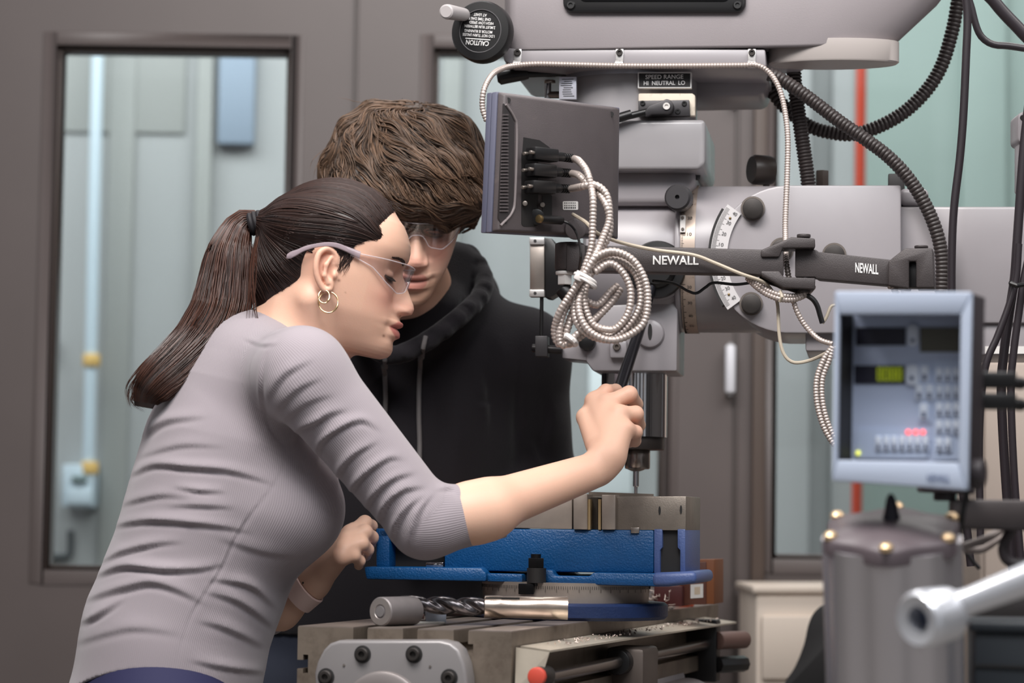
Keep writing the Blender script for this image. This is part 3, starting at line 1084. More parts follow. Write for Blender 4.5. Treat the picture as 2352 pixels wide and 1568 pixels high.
# --- quill feed hub and lever
hb = part('feed_hub', G().lathe(MP(1512, 622, -0.075), -MP.n, [(0, 0.036), (0.02, 0.038), (0.024, 0.036), (0.025, 0.026), (0.03, 0.024), (0.034, 0.02), (0.034, 0.008), (0.03, 0.008), (0.03, 1e-4)], 44), M_black, mill)
part('hub_ring', G().lathe(MP(1512, 622, -0.06), -MP.n, [(0, 0.041), (0.018, 0.0415), (0.02, 0.039)], 44), M_grey, mill)
LV0, LV1 = MP(1476, 735, -0.105), P(1372, 1050, 3.135)
LV1 = P(1388, 1000, 3.14)
dv = LV1 - LV0
g = G().cyl(MP(1500, 650, -0.10), LV0 + dv * .02, 0.0062, n=16).cyl(LV0, LV0 + dv * .98, 0.0072, 0.0084, n=18)
part('feed_lever', g, mat('lever_black', (46, 45, 50), 0.25, 0.7), hb, label='dark steel feed lever held by the woman')

# --- quill stop with its scale at the left of the head
qs = part('stop_plate', slab(MP, [(1217, 560), (1250, 560), (1250, 668), (1217, 668)], -0.075, -0.068), M_steel, mill, bevel=0.0008)
for py in (553, 673):
    b = part('stop_block', slab(MP, [(1216, py - 8), (1250, py - 8), (1250, py + 8), (1216, py + 8)], -0.079, -0.062), M_alu, mill, bevel=0.0006)
    socket_screw('screw', 1229, py, 3.4, -0.079, 0.0012, b, M_ink, hexhole=False)
part('stop_guide', slab(MP, [(1250, 546), (1268, 548), (1300, 600), (1300, 660), (1262, 684), (1250, 682)], -0.07, -0.03), M_black, mill, bevel=0.001)
part('stop_rod', vc(1243, 680, 790, 4.5, -0.072, 14), M_black, mill)
part('stop_clamp', slab(MP, [(1229, 771), (1257, 771), (1257, 818), (1229, 818)], -0.082, -0.058), mat('dark_iron'), mill, bevel=0.001)
part('stop_pin', G().rcyl(MP(1222, 799, -0.07), MP(1292, 804, -0.07), 0.0055, 0.001, 16), M_blackm, mill)
# ================================================================== the milling table
B0 = P(1175, 1452, 2.85)
ZT = B0[2]
TA = R(16)
TP = Plane(B0, TA)                       # plane of the table's near end
tex_, tey_ = TP.ex, TP.n                 # across the table, along the table
WTb, LTb = 0.252, 1.16
M_tbl = mat('table_iron', (132, 120, 108), 0.42, 0.55, noise=0.14, nscale=22, dirt=(84, 70, 60), dirt_scale=18, dirt_lo=0.5, dirt_hi=0.8)
M_tbl2 = mat('table_top_iron', (150, 138, 130), 0.36, 0.6, noise=0.14, nscale=30)


def tp(x, y, z=0.0):
    """table coordinates: x from the right edge leftwards is negative, y along the table, z above the top"""
    return B0 + tex_ * x + tey_ * y + np.array([0, 0, z])


tbl = root('milling_table', 'long grey iron milling table with T-slots and a cast end bracket', 'machine table', tp(-.12, .5, -.3))
# section of the table: flat top with three T-slots and a notch on the left side
sl = [-0.0585, -0.118, -0.177]
sec = [(0, 0)]
for c in sl:
    sec += [(c + .0085, 0), (c + .0085, -.014), (c + .0145, -.014), (c + .0145, -.024), (c - .0145, -.024), (c - .0145, -.014), (c - .0085, -.014), (c - .0085, 0)]
sec += [(-WTb, 0), (-WTb, -.037), (-WTb + .007, -.037), (-WTb + .007, -.031), (-WTb + .013, -.031), (-WTb + .013, -.052), (-WTb + .007, -.052), (-WTb + .007, -.047), (-WTb, -.047), (-WTb, -.085), (0, -.085)]
g = G().prism([tp(x, 0, z) for x, z in sec], tey_ * LTb)
part('table_body', g, M_tbl, tbl)
for a, b in ((0, sl[0] + .0085), (sl[0] - .0085, sl[1] + .0085), (sl[1] - .0085, sl[2] + .0085), (sl[2] - .0085, -WTb)):
    g = G().box(tp((a + b) / 2, LTb / 2 + .0, 0.0006), (abs(a - b) - .001, LTb - .001, 0.0012), ex=tex_)
    part('top_land', g, M_tbl2, tbl)
# saddle and knee underneath
g = G().box(tp(-.10, .62, -.16), (.24, .42, .15), ex=tex_)
part('saddle', g, M_grey, tbl, bevel=.006)
g = G().box(tp(-.10, .66, -.62), (.26, .34, .77), ex=tex_)
part('knee', g, M_grey, tbl, bevel=.01)

# cast bracket on the near end
EPn = Plane(tp(0, -0.001, 0), TA)
M_cast = mat('bracket_grey', (138, 134, 134), 0.30, 0.2, noise=0.03, nscale=20)
outl = [(728, 1700), (722, 1545), (728, 1520), (742, 1492), (757, 1477), (778, 1470), (1010, 1470), (1035, 1476), (1053, 1492), (1066, 1525), (1072, 1560), (1074, 1700)]
br = part('end_bracket', slab(EPn, outl, -0.034, 0.0), M_cast, tbl, bevel=0.004, seg=3)
part('bearing_ring', G().lathe(EPn(880, 1640, -0.034), -EPn.n, [(0, 100 * .00048), (.006, 98 * .00048), (.008, 90 * .00048), (.008, 60 * .00048), (.002, 58 * .00048), (.002, 1e-4)], 56), mat('ring_metal', (150, 142, 140), 0.3, 0.5), br)
part('bearing_cap', G().lathe(EPn(880, 1640, -0.036), -EPn.n, [(0, 57 * .00048), (.016, 55 * .00048), (.02, 46 * .00048), (.022, 1e-4)], 40), M_chrome, br)
for px, py in ((833, 1502), (951, 1502), (749, 1554), (1032, 1556)):
    part('bolt_recess', G().lathe(EPn(px, py, -0.0342), -EPn.n, [(0, .0098), (.0006, .0098), (.0008, .0088), (.0008, 1e-4)], 24), M_ink, br)
    socket_screw('cap_screw', px, py, 15, -0.0348, 0.005, br, M_bolt, pl=EPn)
for px, py in ((790, 1527), (988, 1530)):
    part('dowel', G().cyl(EPn(px, py, -0.035), EPn(px, py, -0.03), .0014, n=10), M_steel2, br)

# guard plate, stop rail and rod along the right-hand side
gp = [(0.001, -.012, -.012), (.022, .03, -.014)]
M_guard = mat('guard_aluminium', (196, 186, 170), 0.42, 0.5, noise=0.08, nscale=40)
g = G().prism([tp(.002, .03, -.016), tp(.042, .012, -.019), tp(.044, .10, -.019), tp(.05, 1.05, -.022), tp(.002, 1.05, -.016)], (0, 0, -.0022))
part('guard_plate', g, M_guard, tbl)
g = G().prism([tp(.002, .012, -.017), tp(.0035, .004, -.064), tp(.028, .004, -.068), tp(.042, .006, -.021)], tey_ * .002)
part('guard_end', g, M_guard, tbl)
g = G().cyl(tp(.03, .02, -.050), tp(.03, .95, -.050), .0075, n=20)
part('stop_rod', g, mat('rod_steel', (112, 104, 100), 0.25, 0.9), tbl)
g = G().rcyl(tp(.033, -.012, -.047), tp(.033, .03, -.047), .0105, .002, 24)
part('rod_cap', g, M_bolt, tbl)
g = G().rcyl(tp(.033, -.016, -.047), tp(.033, -.004, -.047), .0105, .003, 24)
part('red_cap', g, mat('red_cap', (196, 74, 58), 0.45), tbl, label='red cap on the end of the stop rod')
part('stop_bracket', G().box(tp(.02, .05, -.075), (.03, .018, .05), ex=tex_), M_black, tbl, bevel=.002)
part('stop_bracket', G().box(tp(.02, .94, -.06), (.05, .03, .09), ex=tex_), M_black, tbl, bevel=.003)
part('feed_stop', G().box(tp(.034, .44, -.068), (.05, .085, .07), ex=tex_), mat('stop_steel', (98, 88, 82), 0.5, 0.5), tbl, bevel=.006)
part('stop_collar', G().rcyl(tp(.03, .375, -.050), tp(.03, .398, -.050), .016, .002, 28), M_black, tbl)
part('trip_dog', G().rcyl(tp(.045, .93, -.045), tp(.075, .985, -.045), .013, .002, 20), mat('dog_brown', (110, 84, 76), 0.5), tbl)
part('trip_dog', G().rcyl(tp(.045, .93, -.08), tp(.075, .985, -.08), .012, .002, 8), M_black, tbl)
part('side_rail', G().box(tp(.008, .5, -.078), (.02, .92, .022), ex=tex_), M_tbl, tbl, bevel=.001)
part('saddle_cover', G().lathe(tp(.03, .30, -.142), tey_, [(0, .03), (.004, .046), (.30, .05), (.5, .05), (.51, .03)], 40), mat('cover_grey', (122, 114, 114), 0.35, 0.4), tbl)
part('clutch_knob', G().ell(tp(.055, .23, -.125), (.03, .03, .026)), M_black, tbl)

# ------------------------------------------------------------------ the vise
VC = P(1220, 1300, 3.30)
VP_ = Plane(VC, R(12))
M_blue = mat('vise_blue', (5, 72, 124), 0.42, bump=0.8, bscale=420, noise=0.06, nscale=60)
M_bluee = mat('vise_blue_end', (74, 92, 140), 0.42, bump=0.4, bscale=420)
M_jaw = mat('jaw_steel', (140, 130, 120), 0.42, 0.55, noise=0.12, nscale=55, bump=0.2, bscale=700)
M_jawp = mat('jaw_plate', (176, 164, 154), 0.38, 0.6, noise=0.06, nscale=60)
vz = onz(1220, 1405, ZT)
vise = root('machine_vise', 'blue machine vise with grey steel jaws bolted to the table', 'vise', VP_(1220, 1412, 0))
hw = 0.068                                # half width of the body
part('bed_side', slab(VP_, [(1020, 1213), (1502, 1217), (1502, 1316), (1020, 1310)], -hw, hw), M_blue, vise, bevel=.003)
part('bed_post', slab(VP_, [(863, 1213), (895, 1214), (895, 1303), (863, 1302)], -hw, hw), M_blue, vise, bevel=.003)
part('bed_core', slab(VP_, [(895, 1235), (1020, 1236), (1020, 1300), (895, 1300)], -hw + .03, hw - .03), M_ink, vise)
part('bed_top', slab(VP_, [(863, 1213), (1020, 1213), (1020, 1236), (863, 1234)], -hw, hw), M_blue, vise, bevel=.002)
part('screw_nut', slab(VP_, [(978, 1291), (1018, 1291), (1018, 1302), (978, 1302)], -hw + .004, -hw + .03), M_chrome, vise, bevel=.001)
part('flange', slab(VP_, [(835, 1301), (1105, 1303), (1117, 1316), (1117, 1335), (840, 1330)], -hw - .022, hw + .02), M_blue, vise, bevel=.003)
part('flange', slab(VP_, [(1117, 1316), (1200, 1318), (1200, 1337), (1117, 1335)], -hw - .012, hw + .012), M_blue, vise, bevel=.002)
part('flange', slab(VP_, [(1240, 1308), (1270, 1308), (1274, 1322), (1355, 1323), (1362, 1314), (1500, 1316), (1520, 1322), (1520, 1347), (1240, 1340)], -hw - .016, hw + .012), M_blue, vise, bevel=.003)
part('end_flange', slab(VP_, [(1496, 1315), (1598, 1311), (1600, 1339), (1534, 1347), (1496, 1347)], -hw - .018, hw + .01), M_bluee, vise, bevel=.006, seg=3)
# right-hand end wall with its keyhole
part('end_wall', slab(VP_, [(1502, 1215), (1521, 1215), (1521, 1257), (1516, 1263), (1516, 1316), (1502, 1316)], -hw, hw), M_bluee, vise, bevel=.001)
part('end_wall', slab(VP_, [(1556, 1215), (1574, 1215), (1574, 1314), (1562, 1314), (1562, 1263), (1556, 1257)], -hw, hw), M_bluee, vise, bevel=.001)
part('keyhole', slab(VP_, [(1521, 1215), (1556, 1215), (1556, 1258), (1562, 1264), (1562, 1314), (1516, 1314), (1516, 1264), (1521, 1258)], -hw + .008, hw - .01), M_ink, vise)
# jaws, left to right
part('moving_jaw', slab(VP_, [(1120, 1140), (1314, 1140), (1314, 1215), (1120, 1211)], -hw + .002, hw - .002), M_jawp, vise, bevel=.0012)
part('jaw_plate', slab(VP_, [(1317, 1134), (1349, 1134), (1349, 1216), (1317, 1215)], -hw - .004, hw), M_jawp, vise, bevel=.0008)
part('soft_strip', slab(VP_, [(1350, 1146), (1356, 1146), (1356, 1216), (1350, 1216)], -hw - .001, hw), mat('brass_strip', (196, 170, 128), 0.35, 0.6), vise)
part('jaw_gap', slab(VP_, [(1357, 1142), (1373, 1142), (1373, 1217), (1357, 1217)], -hw + .012, hw), mat('gap_dark', (50, 42, 34), 0.6), vise)
part('soft_strip', slab(VP_, [(1374, 1146), (1380, 1146), (1380, 1216), (1374, 1216)], -hw - .001, hw), mat('brass_strip'), vise)
part('jaw_plate', slab(VP_, [(1382, 1136), (1413, 1136), (1413, 1216), (1382, 1216)], -hw - .004, hw), M_jawp, vise, bevel=.0008)
part('parallel_strip', slab(VP_, [(1352, 1129), (1500, 1134), (1500, 1141), (1352, 1139)], -hw + .03, -hw + .036), M_jaw, vise)
fj = part('fixed_jaw', slab(VP_, [(1414, 1140), (1576, 1139), (1575, 1218), (1414, 1217)], -hw + .002, hw - .002), M_jaw, vise, bevel=.0012)
for px, py in ((1515, 1172), (1564, 1170)):
    part('jaw_hole', slab(VP_, [(px + 2.6 * math.cos(R(a)), py + 10 * math.sin(R(a))) for a in range(0, 360, 24)], -hw + .0012, -hw + .004), M_ink, fj)
part('jaw_key', slab(VP_, [(1449, 1211), (1468, 1211), (1468, 1224), (1449, 1224)], -hw - .003, -hw + .003), M_steel, vise, bevel=.0005)
# swivel base
zb0 = VP_(1300, 1408, -.1)[2]
sc = 3.3 / FPX
vb = np.array([VC[0], VC[1], 0])
g = G().lathe((VC[0] + .05, VC[1], ZT + .001), (0, 0, 1), [(0, .122), (.004, .126), (.018, .126), (.021, .122), (.0215, .10)], 72)
part('swivel_base', g, mat('base_blue', (26, 44, 84), 0.45, bump=0.4, bscale=300, noise=.1, nscale=40), vise)
zfl = VP_(1220, 1336, -hw)[2]
g = G().lathe((VC[0] + .045, VC[1], ZT + .0215), (0, 0, 1), [(0, .106), (max(.006, zfl - ZT - .0215), .108)], 72)
part('swivel_ring', g, M_jawp, vise)
g = G()
for k in range(120):
    q = R(180 + k * 1.5)
    c = np.array([VC[0] + .045 + .1083 * math.cos(q), VC[1] + .1083 * math.sin(q), zfl - .006 - (.002 if k % 5 == 0 else 0)])
    g.box(c, (.0004, .0003, .004 if k % 5 else .008), ex=(-math.sin(q), math.cos(q), 0))
part('ring_mark', g, M_ink, vise, kind='stuff')
M_nut = mat('nut_black', (40, 39, 40), 0.32, 0.7)


def hexnut(px, yt, yb_, rpx, off):
    return vc(px, yt, yb_, rpx, off, 6, 0.0006, pl=VP_)


part('stud', vc(1230, 1272, 1345, 12, -hw - .024, 18, pl=VP_), M_nut, vise)
part('hold_down_nut', hexnut(1231, 1281, 1305, 20, -hw - .024), M_nut, vise)
part('hold_down_washer', vc(1232, 1304, 1338, 22, -hw - .024, 20, pl=VP_), M_ink, vise)
part('lower_nut', hexnut(1208, 1340, 1364, 20, -hw - .03), M_nut, vise)
# ================================================================== swing arm carrying the rear display
M_arm = mat('arm_charcoal', (66, 60, 60), 0.5, 0.2, noise=0.08, nscale=60, bump=0.3, bscale=900)
AP = Plane(P(1560, 600, 3.10), R(4))
AP2 = Plane(P(1850, 610, 3.10), R(12))
arm = root('display_arm', 'long charcoal jointed arm lettered NEWALL in front of the ram', 'display arm', AP(1850, 640))
a1 = part('inner_link', slab(AP, [(1330, 563), (1500, 566), (1759, 573), (1800, 573), (1800, 634), (1757, 632), (1719, 629), (1400, 623), (1330, 622)], -.016, .016), M_arm, arm, bevel=.002)
part('upper_fork', slab(AP, [(1748, 574), (1818, 544), (1872, 547), (1873, 569), (1798, 570), (1790, 590), (1748, 590)], -.02, .02), M_arm, a1, bevel=.002)
part('lower_fork', slab(AP, [(1748, 622), (1790, 622), (1800, 636), (1873, 638), (1872, 664), (1800, 660), (1748, 632)], -.02, .02), M_arm, a1, bevel=.002)
a2 = part('outer_link', slab(AP2, [(1826, 572), (1874, 573), (1880, 578), (2052, 597), (2052, 655), (1876, 640), (1872, 636), (1826, 636)], -.016, .016), M_arm, arm, bevel=.002)
part('pivot_housing', slab(AP2, [(2040, 600), (2078, 570), (2142, 569), (2146, 660), (2104, 660), (2104, 600), (2088, 600), (2088, 662), (2040, 655)], -.024, .024), M_arm, a2, bevel=.002)
part('pivot_core', slab(AP2, [(2086, 598), (2136, 598), (2136, 660), (2086, 660)], -.014, .014), M_black, a2, bevel=.002)
for px, py0, py1, pl in ((1846, 538, 546, AP), (1846, 664, 672, AP), (2116, 564, 570, AP2)):
    part('pivot_cap', vc(px, py0, py1, 16, 0.0, 24, .001, pl=pl), M_arm, arm)
part('pivot_pin', vc(1850, 540, 668, 9, 0.0, 16, pl=AP), M_blackm, arm)
end = part('end_clamp', vc(1308, 558, 622, 34, 0.0, 36, .003, pl=AP), M_arm, arm, label='blue-black clamp holding the display')
part('end_block', slab(AP, [(1300, 560), (1345, 560), (1345, 622), (1300, 622)], -.02, .02), M_arm, end, bevel=.003)
part('gland_nut', vc(1297, 630, 654, 18, -.004, 6, .001, pl=AP), M_lbl, end, label='white cable gland')
part('gland_flange', vc(1297, 623, 631, 21, -.004, 24, .001, pl=AP), M_lbl, end)
part('gland_plug', G().rcyl(AP(1290, 660), AP(1316, 692), .010, .003, 16), M_black, end)
s1 = AP.scale(1553, 598, -.0165)
link('arm_lettering', text_mesh('arm_lettering', 'NEWALL', 1, AP(1552, 597.5, -.0163), AP.ex, (0, 0, 1), M_letter, 0.02, W=105 * s1, H=21 * s1), a1, label='pale NEWALL lettering', kind='stuff')
s1 = AP2.scale(1992, 616, -.0165)
ex2 = AP2.ex
link('arm_lettering', text_mesh('arm_lettering', 'NEWALL', 1, AP2(1991, 616.5, -.0163), ex2 - np.array([0, 0, .1]), (0, 0, 1), M_letter, 0.02, W=53 * s1, H=23 * s1), a2, label='pale NEWALL lettering', kind='stuff')

# ================================================================== rear display seen from the back
M_mon = mat('display_case', (82, 75, 76), 0.5, noise=0.06, nscale=30, bump=0.35, bscale=1100, dirt=(120, 108, 102), dirt_scale=14, dirt_lo=0.62, dirt_hi=0.9)
M_bez = mat('display_bezel', (98, 99, 116), 0.4)
m0, m1 = P(1142, 370, 2.985), P(1412, 390, 3.15)
mang = math.atan2(-(m1[1] - m0[1]), m1[0] - m0[0])
MB = Plane(m0, mang)                      # plane of the display's back; offsets grow away, into the case
disp = root('readout_display', 'charcoal readout display seen from behind with cables plugged in', 'display', MB(1290, 540, .02))


def mslab(o, a, b):
    return slab(MB, o, a, b)


# back shell tapering towards the back, then bezel in front
f = [MB(x, y, .012) for x, y in ((1142, 210), (1424, 247), (1420, 549), (1128, 533))]
b = [MB(x, y, 0) for x, y in ((1160, 216), (1404, 248), (1400, 541), (1146, 530))]
g = G().add(np.array(b + f), [(0, 1, 2, 3), (7, 6, 5, 4), (0, 4, 5, 1), (1, 5, 6, 2), (2, 6, 7, 3), (3, 7, 4, 0)])
case = part('back_shell', g, M_mon, disp, bevel=.003, seg=3)
f2 = [p + MB.n * .0085 for p in f]
g = G().add(np.array(f + f2), [(0, 1, 2, 3), (7, 6, 5, 4), (0, 4, 5, 1), (1, 5, 6, 2), (2, 6, 7, 3), (3, 7, 4, 0)])
part('front_bezel', g, M_bez, disp, bevel=.0015)
g = G().add(np.array([p + MB.n * .0003 for p in f2] + [p + MB.n * .0085 for p in f2]), [(0, 1, 2, 3), (7, 6, 5, 4), (0, 4, 5, 1), (1, 5, 6, 2), (2, 6, 7, 3), (3, 7, 4, 0)])
part('front_rim', g, mat('display_rim', (86, 87, 104), 0.4), disp, bevel=.0015)
# vent slot with its ribs on the left
v = [(1158, 238), (1176, 262), (1182, 285), (1180, 460), (1172, 490), (1150, 512), (1146, 500)]
vent = part('vent_recess', mslab(v, -.0006, .002), mat('vent_dark', (44, 40, 41), 0.6), case)
g = G()
for k in range(30):
    y = 262 + k * 7.6
    g.prism([MB(1153 - k * .2, y, -.0007), MB(1166, y, -.0007), MB(1166, y + 3.6, -.0007), MB(1153 - k * .2, y + 3.6, -.0007)], -MB.n * .0015)
part('vent_rib', g, M_mon, vent, kind='stuff')
part('vent_edge', G().tube(spline([MB(x, y, -.001) for x, y in ((1162, 240), (1180, 268), (1187, 300), (1183, 450), (1176, 488), (1150, 518))], 40), .0016, 8), mat('case_edge', (120, 112, 112), .4), case)
for px, py in ((1167, 230), (1160, 507), (1404, 262), (1402, 535)):
    part('screw_hole', G().cyl(MB(px, py, -.0004), MB(px, py, .004), .0032, n=18), M_ink, case)
part('cable_recess', mslab([(1203, 315), (1240, 322), (1262, 338), (1272, 352), (1200, 356)], -.0006, .002), M_ink, case)
part('port_recess', mslab(rrect(1198, 348, 1236, 520, 8), -.0005, .002), M_ink, case)
part('port_column', mslab(rrect(1246, 448, 1268, 498, 3), -.0007, .002), M_ink, case)
st = part('serial_sticker', mslab(rrect(1293, 462, 1328, 482, 3), -.0008, .0005), M_lbl, case)
g = G()
for k in range(3):
    for j in range(7):
        a_ = MB(1297 + j * 4, 466 + k * 5.5, -.001)
        g.box(a_, (.0014, .0003, .0011 if k < 2 else .0022), ex=MB.ex)
part('sticker_print', g, M_ink, st, kind='stuff')
for px, py in ((1206, 467), (1246, 470)):
    part('jack_post', G().rcyl(MB(px, py, -.006), MB(px, py, 0), .003, .0006, 14), M_steel, case)
part('speed_dial', G().rcyl(MB(1322, 526, -.012), MB(1322, 526, 0), .013, .002, 28), M_mon, case)
jk = part('power_socket', G().rcyl(MB(1232, 498, -.004), MB(1232, 498, 0), .010, .002, 20), M_black, case)
part('socket_collar', G().rcyl(MB(1236, 502, -.012), MB(1243, 503, -.012), .005, .001, 14), mat('brass'), jk)

# --- plugs and armoured cables
M_arm_c = mat('armoured_cable', (188, 175, 168), 0.38, 0.5)
M_tie = mat('white_tie', (222, 216, 212), 0.45)
QD = 2.96                                 # depth of the hanging coil


def plug(name, label, px0, py0, px1, py1, extra):
    r_ = root(name, label, 'plug', MB(px0, py0, -.02))
    d = MB(px1, py1, -.016) - MB(px0, py0, -.014)
    L_ = np.linalg.norm(d)
    e = d / L_
    up_ = np.array([0, 0, 1.0]) - e * e[2]
    up_ /= np.linalg.norm(up_)
    nn = np.cross(e, up_)
    c = MB(px0, py0, -.014)
    part('plug_shell', G().box(c + d * .27, (L_ * .54, .017, .0155), ex=e, ey=nn, ez=up_), M_black, r_, bevel=.002)
    part('plug_neck', G().box(c + d * .62, (L_ * .22, .011, .0105), ex=e, ey=nn, ez=up_), M_black, r_, bevel=.002)
    pr = [(0, .0048)]
    for k in range(5):
        pr += [(L_ * .055 * k, .0054), (L_ * .055 * (k + .5), .0054), (L_ * .055 * (k + .5), .0042), (L_ * .055 * (k + 1), .0042)]
    part('strain_relief', G().lathe(c + d * .72, e, pr, 14), M_black, r_)
    for s in (-1, 1):
        part('thumb_screw', G().rcyl(c - e * .007 + up_ * .0005 * s + nn * .005 * s, c + nn * .005 * s, .0022, .0004, 10), M_steel, r_)
    return c + d


pe = [plug('cable_plug', 'uppermost black plug in the back of the charcoal display', 1219, 352, 1318, 364, 0),
      plug('cable_plug', 'middle black plug in the back of the charcoal display', 1217, 390, 1312, 398, 0),
      plug('cable_plug', 'lower black plug in the back of the charcoal display', 1215, 429, 1310, 434, 0)]
dcp = root('power_plug', 'small black round plug low on the back of the charcoal display', 'plug', MB(1245, 505, -.012))
part('plug_barrel', G().rcyl(MB(1241, 503, -.012), MB(1290, 506, -.013), .0052, .001, 16), M_black, dcp)
part('power_lead', G().tube(spline([MB(1288, 506, -.013), MB(1310, 516, -.02), MB(1326, 540, -.024), P(1334, 580, 3.0), P(1330, 620, 3.02), P(1324, 655, 3.04)], 40), .0016, 8), M_black, dcp)


def C(px, py, d=QD):
    return P(px, py, d)


rc = .0043
cables = []
# first cable: from the top plug down and round the coil
c1 = [pe[0] + (0, 0, 0), C(1330, 370, 3.0), C(1347, 392, 2.98), C(1357, 425, 2.97), C(1362, 460), C(1361, 520), C(1358, 570), C(1345, 610), C(1336, 640), C(1337, 690), C(1350, 735), C(1390, 768), C(1430, 765), C(1465, 735), C(1482, 690), C(1478, 640), C(1455, 600), C(1415, 580), C(1375, 592), C(1345, 625, 2.95), C(1322, 665, 2.95), C(1320, 700, 2.955), C(1335, 745, 2.955), C(1372, 776, 2.955), C(1415, 778, 2.955), C(1455, 758, 2.955)]
c2 = [pe[1] + (0, 0, 0), C(1328, 402, 3.0), C(1346, 418, 2.985), C(1370, 438, 2.975), C(1392, 470), C(1401, 510), C(1396, 545), C(1375, 580), C(1350, 612), C(1326, 650, 2.955), C(1318, 690, 2.955), C(1325, 740, 2.95), C(1360, 772, 2.95), C(1405, 776, 2.95), C(1445, 745, 2.95), C(1470, 700, 2.95), C(1468, 650, 2.95), C(1448, 614, 2.95), C(1410, 597, 2.95), C(1372, 612, 2.95), C(1352, 640, 2.95), C(1342, 690, 2.95), C(1360, 742, 2.95), C(1395, 757, 2.945), C(1420, 750, 2.945), C(1444, 715, 2.945), C(1448, 665, 2.945), C(1430, 625, 2.945), C(1400, 605, 2.945), C(1365, 625, 2.945)]
c3 = [pe[2] + (0, 0, 0), C(1330, 430, 2.985), C(1362, 424, 2.97), C(1385, 436, 2.965), C(1397, 460, 2.962), C(1399, 505, 2.958), C(1385, 545, 2.95), C(1365, 590, 2.94), C(1340, 632, 2.94), C(1313, 672, 2.945), C(1286, 715, 2.95), C(1274, 755, 2.96), C(1278, 782, 2.965), C(1290, 790, 2.965), C(1302, 760, 2.96), C(1316, 720, 2.96), C(1335, 690, 2.965), C(1372, 700, 2.97), C(1400, 672, 2.975), C(1420, 655, 2.98)]
c4 = [C(1345, 650, 2.952), C(1330, 690, 2.947), C(1334, 730, 2.942), C(1358, 764, 2.94), C(1400, 781, 2.94), C(1440, 772, 2.94), C(1478, 742, 2.94), C(1488, 690, 2.94), C(1480, 640, 2.94), C(1452, 596, 2.94), C(1408, 577, 2.94), C(1372, 588, 2.94), C(1350, 612, 2.94)]
c5 = [C(1318, 680, 2.96), C(1296, 715, 2.958), C(1286, 752, 2.958), C(1286, 786, 2.96), C(1299, 792, 2.96), C(1318, 775, 2.955), C(1342, 752, 2.955), C(1378, 722, 2.968), C(1408, 690, 2.975), C(1426, 662, 2.98)]
c6 = [C(1322, 700, 2.965), C(1306, 740, 2.965), C(1298, 776, 2.965), C(1308, 790, 2.962), C(1340, 766, 2.96), C(1350, 752, 2.96)]
coil = root('cable_coil', 'coiled silver armoured cables hanging in front of the mill head', 'cable coil', C(1400, 790))
for c in (c1, c2, c3, c4, c5, c6):
    q = spline(np.array(c), 200)
    part('armoured_cable', ribbed(q, rc, .0043, .16, 9), M_arm_c, coil, smooth=60)
cc = C(1345, 636, 2.935)
tie = root('cable_tie', 'white cable tie around the top of the silver coil', 'cable tie', cc)
band = [C(1322, 628, 2.948), C(1340, 632, 2.93), C(1362, 646, 2.93), C(1366, 652, 2.945), C(1350, 648, 2.972), C(1328, 636, 2.972)]
part('strap', G().tube(spline(np.array(band + band[:1]), 40), .0026, 6, cap=False), M_tie, tie)
part('strap', G().tube(spline(np.array(band + band[:1]), 40) - np.array([0, 0, .004]), .0026, 6, cap=False), M_tie, tie)
part('tie_head', G().box(C(1330, 634, 2.936), (.010, .008, .011), ex=(.9, 0, -.4), ez=(.4, 0, .9)), M_tie, tie, bevel=.0012)
tie2 = thing('cable_tie', G().tube(spline(np.array([C(1302, 770, 2.95), C(1318, 782, 2.945), C(1322, 790, 2.96), C(1306, 788, 2.975), C(1302, 770, 2.95)]), 30), .0034, 8), M_tie, 'white cable tie at the low left end of the silver coil', 'cable tie')

# armoured lubrication line clipped along the head
q = [P(1118, 278, 3.2), P(1108, 245, 3.2), P(1112, 205, 3.2), P(1130, 172, 3.22), P(1152, 158, 3.25), P(1178, 151, 3.27), P(1230, 147, 3.28), P(1300, 148, 3.28), P(1430, 151, 3.27), P(1580, 151, 3.26), P(1700, 150, 3.26), P(1738, 150, 3.26), P(1765, 165, 3.26), P(1786, 195, 3.25), P(1800, 240, 3.24), P(1809, 310, 3.22), P(1808, 400, 3.2), P(1804, 500, 3.17), P(1804, 545, 3.15), P(1806, 600, 3.112), P(1812, 640, 3.11)]
lube = root('armoured_line', 'thin silver armoured cable clipped under the housing and hanging down', 'cable', P(1805, 560, 3.15))
part('armoured_cable', ribbed(spline(np.array(q), 200), .0036, .0038, .18, 8), M_arm_c, lube, smooth=60)
for k, px in enumerate((1189, 1423, 1727)):
    lb = ['silver clip nearest the caution knob', 'silver clip in the middle of the housing edge', 'silver clip nearest the motor plate'][k]
    r_ = root('cable_clip', lb, 'clip', MP(px, 150, -.13))
    c = MP(px, 132, -.1285)
    part('clip_leg', G().box(c, (.010, .0012, .022), ex=MP.ex), M_alu, r_, bevel=.0004)
    c = MP(px, 149, -.1285)
    part('clip_bow', G().lathe(c - MP.ex * .005 + MP.n * -.004, MP.ex, [(0, .0052), (.010, .0052)], 16), M_alu, r_)
    socket_screw('clip_screw', px, 121, 8, -.1295, .003, r_, M_bolt)

